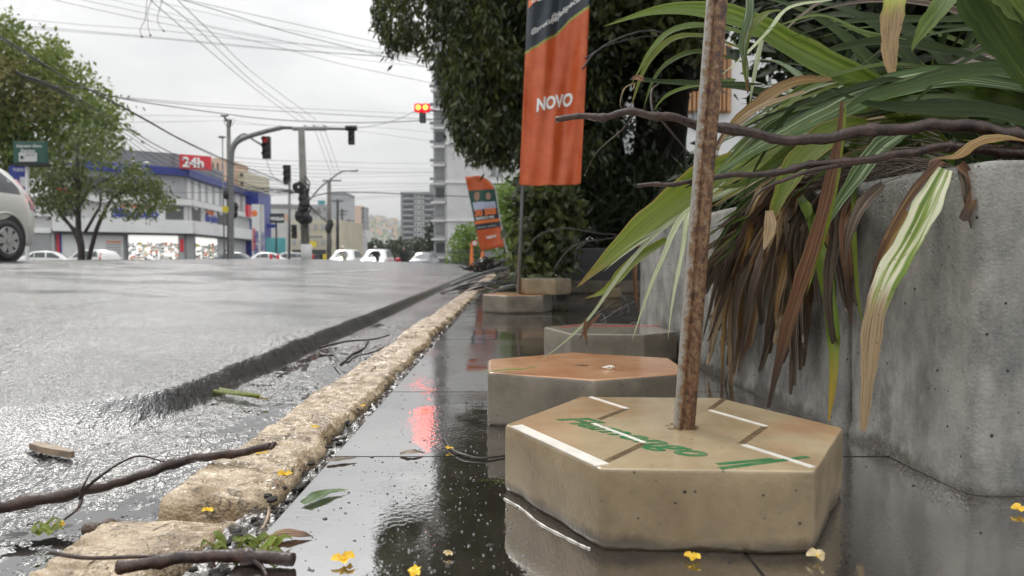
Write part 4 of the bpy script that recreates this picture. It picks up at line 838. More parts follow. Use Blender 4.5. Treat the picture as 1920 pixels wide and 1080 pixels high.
# ---------------------------------------------------------------- litter on kerb, gutter and tiles
def ground_stick(name, label, pts, r0, r1, mat='bark', zoff=0, knots=4, cat='stick', twigs=()):
    P = [G(u, v, z) for u, v, z in pts]; P = smooth_path(P, 9); n = len(P); kn = [rnd.randrange(n) for _ in range(knots)]
    rad = [(r0 + (r1 - r0) * i / (n - 1)) * (1 + sum(.3 * math.exp(-((i - q) / 1.2) ** 2) for q in kn)) for i in range(n)]
    P = [p + Vector((mnoise.noise(p * 30) * r0 * .5, 0, mnoise.noise(p * 40) * r0 * .4)) for p in P]
    t = thing(name, label, cat); mb = MB(); mb.tube(P, rad, 10, jit=.06); mb.build('stem', M[mat], t, True)
    for tp, ra, rb in twigs:
        Q = smooth_path([G(*q) for q in tp], 7); mb = MB(); mb.tube(Q, [ra + (rb - ra) * i / (len(Q) - 1) for i in range(len(Q))], 6); mb.build('twig', M[mat], t, True)
    return t
ground_stick('stick', 'long dark bent stick lying from the gutter onto the kerb end', [(-60, 962, -.03), (60, 940, -.03), (160, 920, -.025), (270, 890, -.02), (350, 862, -.005), (390, 857, .012), (450, 848, .02), (505, 838, .03)], .0085, .0052,
    twigs=[([(150, 925, -.02), (185, 895, .0), (225, 868, .01), (262, 855, .012), (308, 866, .0)], .0028, .001), ([(150, 935, -.02), (157, 910, 0), (172, 882, .01)], .0025, .001), ([(155, 915, -.015), (148, 950, -.03), (120, 975, -.04)], .0028, .0014), ([(515, 830, .036), (508, 840, .03), (500, 836, .028)], .004, .002)])
ground_stick('stick', 'dark wet stick at the bottom edge lying over the near kerb stone and tiles', [(222, 1064, .0), (280, 1056, .002), (360, 1045, .006), (430, 1042, .008), (500, 1046, .008), (552, 1050, .008)], .0055, .0066, 'bark', twigs=[([(95, 1036, -.01), (160, 1046, -.005), (250, 1044, -.002), (290, 1043, -.002)], .0024, .0016), ([(470, 1046, .008), (490, 1062, .004), (500, 1080, .002)], .003, .002)])
ground_stick('twig', 'short pale twig wedged in the joint beside the kerb', [(499, 926, -.012), (505, 960, -.012), (488, 1000, -.014)], .0024, .0018, 'wood_bleached', cat='twig')
ground_stick('twig', 'thin curved black twig touching the corner of the beige block', [(832, 820, .003), (845, 840, .003), (868, 853, .003), (905, 859, .003), (950, 853, .003)], .0022, .0016, 'twig', cat='twig')
wc = thing('wood_chip', 'flat pale splinter of wood lying on the asphalt at left', 'wood chip'); ca, cb_ = G(60, 797, -.008), G(137, 812, -.008); dd = (cb_ - ca).normalized(); sdv = Vector((-dd.y, dd.x, 0)) * .011
mb = MB(); P_ = [ca - sdv * .6, ca.lerp(cb_, .4) - sdv, cb_ - sdv * .5, cb_ + sdv * .2, ca.lerp(cb_, .55) + sdv * .8, ca + sdv * .7]; mb.prism([(p.x, p.y) for p in P_], -.012, 0); o = mb.build('splinter', M['wood_bleached'], wc, bevel=.001); o.location.z = float(road_z(np.array(ca.x), np.array(ca.y))) + .016
ground_stick('bark_piece', 'small reddish bark piece in the gutter beside the near kerb stone', [(158, 992, -.03), (185, 988, -.028), (212, 980, -.03)], .007, .005, 'mud', cat='bark')
ground_stick('twig', 'forked black twigs caught against the kerb in the middle of the gutter', [(640, 683, -.035), (660, 665, -.03), (680, 655, -.02), (690, 640, -.01)], .006, .004, 'twig', cat='twig', twigs=[([(618, 650, -.04), (628, 668, -.04), (640, 682, -.04)], .004, .002), ([(600, 652, -.045), (650, 640, -.035), (700, 636, -.03), (730, 628, -.02)], .005, .003), ([(652, 680, -.04), (668, 668, -.03), (700, 660, -.02), (720, 650, -.02)], .004, .002)])
for lab, pts in [('flat dark wet leaf lying across the tile joint near the kerb', [(612, 864, .004), (640, 860, .005), (672, 858, .004)]), ('curled brown leaf lying on the tile in the red reflection', [(750, 852, .002), (776, 846, .006), (800, 850, .002)])]:
    t = thing('fallen_leaf', lab, 'leaf'); P = [G(*q) for q in pts]; blade([P[0], P[1] - Vector((0, 0, .002)), P[2]], .018, LM['brown'], t, tilt=.95, fold=.12, name='leaf_blade')
t = thing('fallen_leaf', 'small green and white leaf floating on the nearest wet tile', 'leaf'); blade([G(570, 945, .003), (G(610, 925, .004)), G(655, 918, .003)], .022, LM['streaky'], t, tilt=.95, fold=.1, name='leaf_blade')
t = thing('fallen_leaf', 'reddish oval leaf at the tile edge near the bottom of the view', 'leaf'); blade([G(500, 1012, .002), (G(540, 1003, .004)), G(588, 1006, .002)], .022, LM['rusty'], t, tilt=.95, fold=.1, name='leaf_blade')
fern = thing('green_sprig', 'fresh green feathery sprig lying in the gutter', 'sprig')
Pf = smooth_path([G(385, 730, -.05), G(420, 736, -.045), G(460, 742, -.042), G(502, 748, -.045)], 10)
mb = MB(); mb.tube(Pf, .0022, 5); mb.build('stem', LM['lime'], fern)
for i, p in enumerate(Pf[:-4]):
    L_ = .030 * (1 - .6 * i / len(Pf)); d = (Pf[i + 1] - p).normalized()
    for s_ in (-1, 1):
        sd_ = Vector((-d.y, d.x, 0)) * s_; blade([p, p + sd_ * L_ * .5 + Vector((0, 0, .006)), p + sd_ * L_ - d * .008], .009, LM['lime'], fern, tilt=.9, k=2, name='leaflet')
spr = thing('green_sprig', 'small green weed growing at the foot of the near kerb stone', 'sprig')
for i in range(26):
    p = G(rnd.uniform(395, 520), rnd.uniform(1018, 1060), -.005); a = rnd.uniform(0, 6.3); L_ = rnd.uniform(.010, .024)
    blade([p, p + Vector((math.cos(a) * L_ * .6, math.sin(a) * L_ * .6, L_ * .6)), p + Vector((math.cos(a) * L_, math.sin(a) * L_, L_ * .4))], .009, LM['lime'], spr, tilt=.7, k=2, name='leaflet')
spr = thing('green_sprig', 'tiny pale green seedling in the gutter left of the kerb', 'sprig')
for i in range(14):
    p = G(rnd.uniform(60, 110), rnd.uniform(985, 1005), -.045); a = rnd.uniform(0, 6.3); L_ = rnd.uniform(.008, .02)
    blade([p, p + Vector((math.cos(a) * L_ * .6, math.sin(a) * L_ * .6, L_ * .4)), p + Vector((math.cos(a) * L_, math.sin(a) * L_, L_ * .2))], .007, LM['lime'], spr, tilt=.7, k=2, name='leaflet')
def petal_flower(u, v, z, r, label, mat='petal', n=4):
    r *= .74; t = thing('yellow_flower', label, 'flower', 'fallen yellow flowers'); c0 = G(u, v, z); r_ = random.Random(int(u * 3 + v))
    a0 = r_.uniform(0, 6)
    for i in range(n):
        a = a0 + i * 6.28 / n + r_.uniform(-.4, .4); l = r * r_.uniform(.7, 1.15); lift = r_.uniform(.15, .9)
        d = Vector((math.cos(a), math.sin(a), 0)); P = [c0, c0 + d * l * .5 + Vector((0, 0, l * .45 * lift)), c0 + d * l + Vector((0, 0, l * .5 * lift * r_.uniform(.3, 1.2)))]
        o = blade(P, r * .75, M[mat], t, k=3, tilt=.6, fold=.35, peak=.6, basew=.4, tipw=.3, name='petal')
    MB().ball(c0 + Vector((0, 0, r * .15)), r * .2, 0, 8).build('centre', M['petal'], t, True)
for q in [(645, 1052, .003, .016, 'yellow flower on the tile right of the bottom stick'), (778, 1078, .003, .013, 'yellow flower cut off by the bottom edge of the view'), (1300, 1047, .003, .013, 'yellow flower lying in front of the beige block'),
          (1533, 1046, .003, .014, 'faded yellow flower under the right corner of the beige block', 'petal_pale'), (1299, 770, .088, .0085, 'yellow flower on the beige block behind the rusty pole'), (1913, 958, .003, .014, 'yellow flower at the right edge below the planter corner'),
          (534, 892, .012, .013, 'yellow flower on the near kerb stone edge'), (590, 802, .010, .010, 'yellow flower in the middle of the kerb'), (681, 762, .008, .009, 'yellow flower at the kerb edge farther back'), (842, 842, .003, .010, 'small yellowish flower beside the curved black twig'),
          (841, 1040, .003, .008, 'tiny pale flower in the dark reflection', 'petal_pale'), (113, 986, -.045, .012, 'orange-yellow flower among debris in the gutter'), (390, 958, -.006, .010, 'yellow bloom stuck on the end face of the kerb stone'), (492, 853, .0, .013, 'yellow petals under the end of the long stick'), (1262, 978, .003, .004, 'tiny yellow crumb at the foot of the beige block')]:
    petal_flower(q[0], q[1], q[2], q[3], q[4], *(q[5:]))
mb = MB()
for i in range(420):
    u = rnd.uniform(700, 1010) if rnd.random() < .7 else rnd.uniform(520, 900); v = rnd.uniform(880, 1078) if rnd.random() < .7 else rnd.uniform(740, 900)
    p = G(u, v, .0003); 
    if p.x < -.262: continue
    r = rnd.choice([.0006, .0008, .001, .0012, .002]); mb.ball(p, r, 0, 8, (1, 1, .55))
mb.build('water_drops', M['water'], None, True)
tag(bpy.data.objects['water_drops'], 'rain drops and bubbles standing on the wet tiles', kind='stuff')
mb = MB()
for i in range(900):                                             # grit and leaf crumbs
    z = rnd.random()
    if z < .55: X_ = rnd.uniform(-.80, -.44); Y_ = .5 + 4 * rnd.random() ** 1.4; Z_ = float(road_z(np.array(X_), np.array(Y_)))
    elif z < .8: X_ = rnd.uniform(-.27, .6); Y_ = .5 + 4 * rnd.random(); Z_ = 0
    else: X_ = rnd.uniform(-2.5, -.8); Y_ = .8 + 5 * rnd.random(); Z_ = float(road_z(np.array(X_), np.array(Y_)))
    r = rnd.uniform(.0007, .0024); a = rnd.uniform(0, 3); mb.ball((X_, Y_, Z_ + r * .3), r, 0, 8, (rnd.uniform(.6, 2.2), rnd.uniform(.6, 1.6), .5))
o = mb.build('grit', M['twig']); tag(o, 'scattered dark grit and crumbs on gutter and tiles', kind='stuff')
# twig and leaf wrack far along the kerb
wr = thing('branch_pile', 'pile of fallen dark branches and a black dead frond beyond the stacked blocks', 'branch pile')
for i in range(42):
    y0 = rnd.uniform(6.2, 10.5); x0 = rnd.uniform(-.7, -.0) + (y0 - 6) * .02; a = rnd.gauss(.3, .7); L_ = rnd.uniform(.4, 1.3); h = rnd.uniform(0, .14); P = [Vector((x0, y0, -.03))]
    for j in range(5):
        a += rnd.gauss(0, .3); q = P[-1] + Vector((math.cos(a), math.sin(a) * .9, 0)) * L_ / 5; q.z = -.02 + h * math.sin(math.pi * (j + 1) / 5.5); P.append(q)
    mb = MB(); r0 = rnd.uniform(.004, .011); mb.tube(smooth_path(P, 2), [r0 * (1 - .7 * k / 10) for k in range(11)], 5); mb.build('twig', M['twig'], wr, True)
mb = MB(); c0 = W(915, 510, 8.2)
for i in range(260):
    a = rnd.uniform(0, 6.3); e = rnd.uniform(-.1, 1.3); p = c0 + Vector((rnd.gauss(0, .10), rnd.gauss(0, .2), abs(rnd.gauss(0, .05)))); d = Vector((math.cos(a), math.sin(a), e * .5)) * rnd.uniform(.06, .17)
    mb.tube([p, p + d * .6 + Vector((0, 0, .02)), p + d], [.008, .008, .002], 4)
mb.build('dead_frond', M['deadfrond'], wr)
mb = MB(); mb.tube(smooth_path([W(845, 535, 6.6), W(885, 520, 6.8), W(930, 506, 7.0), W(972, 500, 7.1)], 6), .016, 8); mb.build('curved_stem', M['steel'], wr, True)
# ---------------------------------------------------------------- foliage
def inpoly(u, v, P):
    c = False; j = len(P) - 1
    for i in range(len(P)):
        if (P[i][1] > v) != (P[j][1] > v) and u < (P[j][0] - P[i][0]) * (v - P[i][1]) / (P[j][1] - P[i][1]) + P[i][0]: c = not c
        j = i
    return c
def clumps_px(poly, Y0, Y1, n, seed):
    r_ = random.Random(seed); us = [p[0] for p in poly]; vs_ = [p[1] for p in poly]; out_ = []
    while len(out_) < n:
        u, v = r_.uniform(min(us), max(us)), r_.uniform(min(vs_), max(vs_))
        if inpoly(u, v, poly): out_.append(W(u, v, r_.uniform(Y0, Y1)))
    return out_
def leafmass(name, mat, parent, centres, per, spread, size, seed, droop=.5, aspect=.42, zmin=0.0, bright=.25, kind=None):
    g = np.random.RandomState(seed); Cn = np.array([tuple(c) for c in centres]); n = len(Cn) * per
    cen = np.repeat(Cn, per, 0); cv = np.repeat(g.rand(len(Cn)), per)
    off = g.normal(size=(n, 3)) * np.array(spread) * .6; P = cen + off; P[:, 2] = np.maximum(P[:, 2], zmin)
    d = g.normal(size=(n, 3)); d[:, 2] -= droop * 1.6; d /= np.linalg.norm(d, axis=1)[:, None]
    q = g.normal(size=(n, 3)); s = np.cross(d, q); s /= np.linalg.norm(s, axis=1)[:, None]
    L_ = size * g.uniform(.6, 1.3, n)[:, None]; nn = np.cross(d, s)
    V = np.empty((n, 4, 3)); V[:, 0] = P; V[:, 1] = P + d * L_ * .45 + s * L_ * aspect * .5 + nn * L_ * .05; V[:, 2] = P + d * L_; V[:, 3] = P + d * L_ * .45 - s * L_ * aspect * .5 + nn * L_ * .05
    va = np.clip(.55 * cv + .45 * g.rand(n) - .15 + (g.rand(n) < .04) * bright, 0, 1)
    F = np.arange(n * 4).reshape(n, 4)
    o = link(name, npmesh(name, V.reshape(-1, 3), F, mat, False, np.repeat(va, 4)), parent)
    if kind: tag(o, kind=kind)
    return o
def limb(parent, pts, r0, r1, mat='bark_far', name='limb', n=7):
    P = smooth_path(pts, 5); mb = MB(); mb.tube(P, [r0 + (r1 - r0) * i / (len(P) - 1) for i in range(len(P))], n, jit=.06); return mb.build(name, M[mat], parent, True)

M['bark_big'] = pm('dark_tree_bark', (.016, .013, .011), .9, .4, 14, bump=.01, bscale=40, spec=.15)
big = thing('street_tree', 'large dark drooping tree hanging over the sidewalk behind the tall banner', 'tree')
crownL = [(715, -120), (722, 5), (738, 45), (752, 82), (775, 70), (812, 75), (840, 60), (838, 110), (850, 160), (866, 205), (885, 240), (905, 270), (930, 280), (960, 270), (985, 315), (1100, 330), (1135, 330), (1135, -120)]
leafmass('crown', M['f_dark'], big, clumps_px(crownL, 6.6, 9.2, 380, 1), 120, (.13, .2, .19), .095, 1, 1.1, .30)
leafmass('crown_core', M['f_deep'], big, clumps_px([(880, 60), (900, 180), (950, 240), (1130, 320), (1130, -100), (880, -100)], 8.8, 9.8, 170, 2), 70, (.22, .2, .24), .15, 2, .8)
leafmass('fringe', M['f_dark'], big, clumps_px([(818, 110), (832, 190), (858, 260), (900, 296), (960, 300), (960, 280), (900, 270), (870, 230), (850, 170), (840, 110)], 6.8, 7.8, 60, 71) + clumps_px([(700, -20), (705, 30), (730, 90), (800, 100), (812, 90), (740, 60), (715, -20)], 6.8, 7.8, 24, 72), 60, (.055, .1, .10), .075, 71, 1.3, .27)
leafmass('crown', M['f_dark'], big, clumps_px([(1095, -120), (1095, 120), (1290, 110), (1420, -20), (1420, -120)], 6.8, 8.8, 160, 3), 80, (.2, .25, .2), .11, 3, .6, .5)
leafmass('crown', M['f_deep'], big, clumps_px([(1095, 90), (1130, 350), (1140, 300), (1150, 120)], 7, 8.2, 40, 4), 60, (.1, .2, .16), .09, 4, .6, .5)
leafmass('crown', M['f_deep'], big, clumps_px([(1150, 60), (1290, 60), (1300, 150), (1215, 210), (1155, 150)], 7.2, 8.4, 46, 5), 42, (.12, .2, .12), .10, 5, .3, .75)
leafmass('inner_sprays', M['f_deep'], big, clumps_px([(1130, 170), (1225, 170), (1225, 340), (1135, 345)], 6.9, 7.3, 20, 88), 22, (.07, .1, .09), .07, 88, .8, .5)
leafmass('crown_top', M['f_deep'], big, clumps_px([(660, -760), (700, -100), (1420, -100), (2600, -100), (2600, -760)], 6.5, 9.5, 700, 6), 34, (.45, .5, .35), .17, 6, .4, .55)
g_ = np.random.RandomState(5); leafmass('shade_canopy', M['f_deep'], big, [(g_.uniform(.75, 6), g_.uniform(.2, 7), g_.uniform(2.7, 4.2)) for _ in range(230)], 34, (.4, .4, .25), .17, 61, .5, .5)  # unseen overhang of this tree, added to shade the planters
for pts, r0, r1 in [([(1262, 520, 7.6), (1240, 400, 7.6), (1238, 250, 7.6), (1215, 120, 7.6), (1190, -40, 7.6), (1150, -260, 7.6)], .30, .17), ([(1270, 470, 7.4), (1262, 330, 7.4), (1268, 210, 7.4), (1290, 60, 7.4), (1330, -120, 7.4)], .17, .08), ([(1230, 450, 7.5), (1205, 330, 7.5), (1210, 200, 7.5)], .14, .08),
                   ([(1160, 500, 8), (1155, 330, 8), (1150, 180, 8), (1140, 40, 8), (1120, -100, 8)], .10, .06), ([(1185, 470, 8), (1172, 330, 8), (1160, 240, 8)], .05, .03), ([(1215, 300, 7.6), (1180, 380, 7.6), (1168, 450, 7.6)], .035, .02),
                   ([(1165, 250, 8), (1190, 210, 8), (1216, 230, 7.8)], .025, .02), ([(1150, 160, 8), (1080, 60, 8.2), (980, 20, 8.4)], .05, .02), ([(1210, 160, 7.6), (1080, 20, 7.8), (860, -60, 8), (740, 20, 8)], .07, .015), ([(1285, 160, 7.4), (1310, 120, 7.4), (1340, 130, 7.4)], .018, .01), ([(1180, 350, 7.8), (1205, 300, 7.8), (1225, 330, 7.6)], .02, .02)]:
    limb(big, [W(*q) for q in pts], r0, r1, 'bark_big', 'trunk' if r0 > .12 else 'limb', 9)
hd = thing('hedge', 'glossy green bush under the tall banner next to the thin pole', 'bush')
leafmass('foliage', M['f_dark'], hd, clumps_px([(990, 345), (1010, 335), (1060, 370), (1075, 440), (1050, 500), (1035, 525), (990, 528), (984, 440)], 5.2, 6.2, 110, 7), 55, (.10, .15, .10), .075, 7, .2, .6, zmin=.02, bright=.9)
limb(hd, [W(1005, 530, 5.7), W(1008, 450, 5.7), W(1000, 380, 5.7)], .03, .015)
hd = thing('hedge', 'deep dark hedge behind the low grey wall', 'bush')
leafmass('foliage', M['f_deep'], hd, clumps_px([(1010, 335), (1300, 300), (1330, 480), (1010, 480)], 7.0, 9.0, 170, 8), 60, (.22, .3, .18), .13, 8, -.1, .35, zmin=.02)
leafmass('blades', M['f_deep'], hd, clumps_px([(1040, 360), (1300, 340), (1320, 460), (1060, 450)], 6.9, 7.4, 40, 9), 14, (.2, .1, .08), .5, 9, -.6, .07, zmin=.3)
limb(hd, [W(1120, 520, 8), W(1120, 400, 8)], .05, .03)
hd = thing('shrub', 'dark shrubbery filling the corner behind the strap-leaved plants', 'bush')
leafmass('foliage', M['f_deep'], hd, clumps_px([(1530, -260), (1500, 110), (1540, 300), (1490, 400), (2300, 420), (2300, -260)], 3.2, 4.6, 420, 10), 60, (.25, .3, .22), .11, 10, 0, .45, zmin=.02)
leafmass('foliage', M['f_deep'], hd, clumps_px([(1420, -260), (1430, 60), (1540, 110), (1560, -260)], 3.4, 4.6, 60, 12), 50, (.16, .3, .16), .10, 12, 0, .4, zmin=.02)
leafmass('foliage', M['f_deep'], hd, clumps_px([(1330, 345), (1300, 430), (1560, 430), (1540, 340)], 3.2, 4.0, 60, 13), 60, (.15, .2, .08), .10, 13, 0, .3, zmin=.02)
limb(hd, [W(1700, 700, 3.9), W(1690, 300, 3.9), W(1640, 0, 3.9)], .06, .03)
# white building seen through the leaves
wb = thing('white_building', 'white building with ribbed wall and upright timber slats behind the big tree', 'building')
A_, B_ = W(1120, 400, 24), W(1640, 400, 24)
MB().box((A_.x, 24, -.5), (B_.x, 34, W(1300, 60, 24).z)).build('wall', M['white'], wb)
for i in range(11):
    a = W(1282 + i * 8, 208, 23.8); b_ = W(1282 + i * 8, 90, 23.8); MB().box((a.x, 23.72, a.z), (a.x + .09, 23.88, b_.z)).build('slat', M['wood'], wb)
a = W(1276, 212, 23.95); b_ = W(1372, 84, 23.95); MB().box((a.x, 23.93, a.z), (b_.x, 23.98, b_.z)).build('slat_backing', M['wood'], wb)
for i in range(46):
    a = W(1392 + i * 4, 345, 23.9); b_ = W(1392 + i * 4, 212, 23.9); MB().box((a.x, 23.92, a.z), (a.x + .035, 24.0, b_.z)).build('wall_rib', M['offwhite'], wb)
for u0, v0 in [(1160, 200), (1160, 300), (1225, 230), (1300, 240)]:
    a = W(u0, v0, 23.9); MB().box((a.x, 23.9, a.z), (a.x + .7, 23.99, a.z + 1.0)).build('window', M['lightgrey'], wb)

t1 = thing('street_tree', 'tall leafy green and olive tree at the far left rising above the small tree', 'tree')
polyT = [(-160, 80), (-20, 30), (30, 60), (55, 90), (85, 82), (115, 108), (155, 138), (190, 175), (218, 205), (230, 240), (225, 262), (205, 285), (190, 300), (140, 285), (95, 300), (60, 330), (-160, 340)]
leafmass('crown', M['f_mid'], t1, clumps_px(polyT, 27, 32, 330, 21), 50, (.55, .8, .5), .26, 21, .4, .5)
leafmass('crown', M['f_olive'], t1, clumps_px([(-160, 80), (0, 100), (90, 150), (110, 200), (60, 215), (-160, 220)], 26, 28, 90, 22), 32, (.5, .6, .45), .24, 22, .4, .4)
leafmass('upper_sprays', M['f_mid'], t1, clumps_px([(0, 15), (40, 30), (50, 75), (0, 70)], 26, 28, 12, 23) + clumps_px([(75, 72), (85, 72), (120, 100), (110, 112)], 28, 30, 10, 25), 20, (.3, .4, .3), .2, 23, .3, .4)
for pts, r0, r1 in [([(10, 500, 29), (20, 300, 29), (35, 180, 29), (60, 110, 29)], .3, .08), ([(35, 190, 28), (-20, 170, 28), (-60, 150, 28)], .14, .08), ([(25, 260, 29), (90, 200, 29), (150, 170, 29)], .12, .04), ([(100, 230, 29), (125, 250, 29), (150, 210, 29)], .07, .03)]: limb(t1, [W(*q) for q in pts], r0, r1)
t2 = thing('street_tree', 'small thin-stemmed tree with sparse leaves in front of the pharmacy', 'tree')
leafmass('crown', M['f_pale'], t2, clumps_px([(60, 345), (80, 300), (120, 285), (150, 330), (160, 370), (120, 405), (70, 395)], 21, 23.5, 100, 31), 20, (.28, .4, .22), .17, 31, .6, .42)
leafmass('crown', M['f_pale'], t2, clumps_px([(196, 352), (228, 322), (255, 302), (275, 322), (300, 345), (335, 372), (305, 388), (280, 398), (245, 405), (222, 385)], 21, 23, 80, 32), 19, (.26, .4, .18), .17, 32, .6, .42)
leafmass('crown', M['f_pale'], t2, clumps_px([(120, 230), (220, 240), (225, 300), (190, 330), (200, 380), (150, 370), (140, 300)], 21, 23.5, 50, 33), 14, (.3, .4, .3), .17, 33, .6, .42)
leafmass('crown', M['f_pale'], t2, clumps_px([(205, 385), (290, 390), (290, 412), (225, 400), (180, 405)], 21, 22, 8, 34), 14, (.22, .3, .14), .16, 34, .8, .42)
for pts, r0, r1 in [([(153, 500, 22), (152, 460, 22), (147, 430, 22), (147, 367, 22), (145, 300, 22), (144, 262, 22)], .12, .04), ([(156, 500, 22), (150, 465, 22), (136, 430, 22), (110, 395, 22), (95, 370, 22)], .075, .03), ([(164, 500, 22), (170, 470, 22), (183, 425, 22), (205, 380, 22), (222, 362, 22), (255, 330, 22)], .085, .03),
                   ([(150, 440, 22), (120, 410, 22), (104, 380, 22), (98, 340, 22)], .06, .02), ([(149, 410, 22), (130, 380, 22), (118, 350, 22), (112, 320, 22)], .05, .02), ([(150, 385, 22), (168, 355, 22), (195, 340, 22), (222, 325, 22)], .05, .02), ([(148, 375, 22), (155, 330, 22), (158, 300, 22), (172, 280, 22)], .04, .015), ([(160, 435, 22), (180, 400, 22), (188, 385, 22), (187, 365, 22)], .05, .02), ([(215, 368, 22), (250, 355, 22), (290, 350, 22), (320, 372, 22)], .04, .015), ([(146, 350, 22), (128, 310, 22), (115, 290, 22)], .04, .015)]:
    limb(t2, [W(*q) for q in pts], r0, r1, 'twig', 'trunk' if r0 > .11 else 'limb')

# ---------------------------------------------------------------- pharmacy
def lnu(A, B, u):
    k = (u - 960) / FPX; d = B - A; s = (k * A.y - A.x) / (d.x - k * d.y); return (A + d * s)
def P2(u, Y): return Vector(((u - 960) / FPX * Y, Y))
K0 = P2(345, 60); LA = P2(100, 54.6); RB = P2(487, 85)
def zc(v, Y=60): return .3 + (485 - v) * Y / FPX
ph = thing('pharmacy', 'white and blue two-storey corner pharmacy with a red 24h sign', 'building')
def both(name, z0, z1, out_, mat, back=.3, uL=100, uR=487):
    mb = MB(); mb.slab(lnu(LA, K0, uL), K0 + (K0 - LA).normalized() * out_ * .55, z0, z1, out_, back); mb.build(name, M[mat], ph)
    mb = MB(); mb.slab(K0 + (K0 - RB).normalized() * out_ * .0, lnu(K0, RB, uR), z0, z1, out_ * .98, back); mb.build(name, M[mat], ph)
both('wall', -1.0, 8.0, 0, 'lightgrey', 6)
both('parapet', 8.05, 9.35, -.5, 'midgrey', .6, 70, 430)
both('fascia', 7.4, 8.04, .6, 'blue', .3, 92)
both('upper_wall', 5.35, 7.39, .05, 'lightgrey', .3)
both('ledge', 4.85, 5.34, .95, 'white', .3)
both('sign_band', 3.55, 4.84, .55, 'offwhite', .3)
both('lower_fascia', 2.45, 3.54, 1.05, 'white', .3)
both('soffit', 2.30, 2.44, .9, 'darkgrey', .3)
for u0, u1 in [(100, 112), (160, 230), (240, 300)]: MB().slab(lnu(LA, K0, u0), lnu(LA, K0, u1), 5.7, 6.9, .09, 0).build('window', M['glass'], ph)
for i in range(9):
    u0 = 352 + i * 13; MB().slab(lnu(K0, RB, u0), lnu(K0, RB, u0 + 7), 5.6, 7.3, .10, 0).build('pilaster', M['white'], ph)
for i in range(8):
    z = 3.66 + i * .14
    MB().slab(lnu(LA, K0, 311), lnu(LA, K0, 344), z, z + .075, .62, 0).build('louvre', M['darkgrey'], ph)
    MB().slab(lnu(LA, K0, 112), lnu(LA, K0, 148), z, z + .075, .62, 0).build('louvre', M['darkgrey'], ph)
    MB().slab(lnu(K0, RB, 350), lnu(K0, RB, 366), z, z + .075, .60, 0).build('louvre', M['darkgrey'], ph)
    MB().slab(lnu(K0, RB, 398), lnu(K0, RB, 420), z, z + .075, .60, 0).build('louvre', M['darkgrey'], ph)
for i in range(5): MB().slab(lnu(K0, RB, 352 + i * 12), lnu(K0, RB, 358 + i * 12), 4.9 - .3, 5.2, .70, 0).build('pilaster', M['white'], ph)
dl = (K0 - LA).normalized(); nl = Vector((dl.y, -dl.x)); dr = (RB - K0).normalized(); nr_ = Vector((dr.y, -dr.x))
def sign_text(body, size, mat, face, u, z, out_, shear=0, bold=.02, parent=None):
    A, B = (LA, K0) if face == 0 else (K0, RB); d = (B - A).normalized(); n = Vector((d.y, -d.x)); p = lnu(A, B, u) + n * out_
    return text(body, size, mat, parent or ph, (p.x, p.y, z), (d.x, d.y, 0), (0, 0, 1), extr=.02, shear=shear, off=bold)
MB().slab(lnu(LA, K0, 198), lnu(LA, K0, 310), 3.6, 4.8, .60, 0).build('sign_panel', M['white'], ph)
sign_text('São João', .98, M['blue_ink'], 0, 209, 3.72, .66, .2, .035); sign_text('FARMÁCIAS', .36, M['orange_ink'], 0, 226, 4.48, .66, .1, .01)
MB().slab(lnu(K0, RB, 370), lnu(K0, RB, 396), 3.6, 4.7, .62, 0).build('sign_panel', M['white'], ph)
sign_text('São João', 1.0, M['blue_ink'], 1, 372, 3.75, .70, .2, .03); sign_text('FARMÁCIAS', .38, M['orange_ink'], 1, 375, 4.45, .70)
MB().slab(lnu(LA, K0, 338), K0 + dl * 2.2, 7.95, 9.15, .9, -.65).build('sign_panel', M['redsign'], ph)
sign_text('24h', 1.15, M['white_ink'], 0, 342, 8.12, 1.0, 0, .04)
sign_text('Visa', .8, M['redsign'], 0, 108, 5.38, 1.0, .2, .06)
# ground floor: closed panel, lit shop windows, pillar
MB().slab(lnu(LA, K0, 108), lnu(LA, K0, 113), -.9, 2.3, .2, 0).build('door_frame', M['redsign'], ph)
MB().slab(lnu(LA, K0, 113), lnu(LA, K0, 117), -.9, 2.3, .22, 0).build('door_frame', M['blue'], ph)
MB().slab(lnu(LA, K0, 117), lnu(LA, K0, 232), -.9, 2.2, .15, 0).build('wall_panel', M['white'], ph)
for i in range(6): MB().slab(lnu(LA, K0, 200), lnu(LA, K0, 228), 1.6 - i * .22, 1.72 - i * .22, .18, 0).build('poster_line', M['lightgrey' if i else 'orange_ink'], ph)
M['shelfgreen'] = pm('pale_green_packs', (.42, .55, .50), .5, .1, 2)
M['shoplight'] = emit('lit_shop_interior', (1.0, .99, .95), .72)
def shop(face, u0, u1, seed):
    A, B = (LA, K0) if face == 0 else (K0, RB); r_ = random.Random(seed)
    MB().slab(lnu(A, B, u0), lnu(A, B, u1), -.9, 2.25, .03, 0).build('shop_light', M['shoplight'], ph)
    cols = ['pink', 'white', 'cream', 'lightgrey', 'offwhite', 'lightgrey', 'midgrey', 'white', 'shelfgreen', 'pink', 'offwhite', 'midgrey', 'yellow', 'orange_ink', 'darkgrey']; pal = [MB() for _ in cols]
    u = u0 + 1
    while u < u1 - 1:
        du = r_.uniform(2.2, 6.5)
        z = -.9
        while z < 1.55:
            dz = r_.uniform(.10, .32)
            if r_.random() < .74: pal[r_.randrange(len(cols))].slab(lnu(A, B, u), lnu(A, B, min(u + du * .85, u1)), z, z + dz * .8, .06 + r_.uniform(0, .1), 0)
            z += dz
        u += du
    for mb, c in zip(pal, cols):
        if mb.v: tag(mb.build('shop_goods', M[c], ph), kind='stuff')
    MB().slab(lnu(A, B, u0 - 2), lnu(A, B, u0), -.9, 2.3, .3, 0).build('window_frame', M['darkgrey'], ph)
shop(0, 241, 335, 1); shop(1, 361, 408, 2)
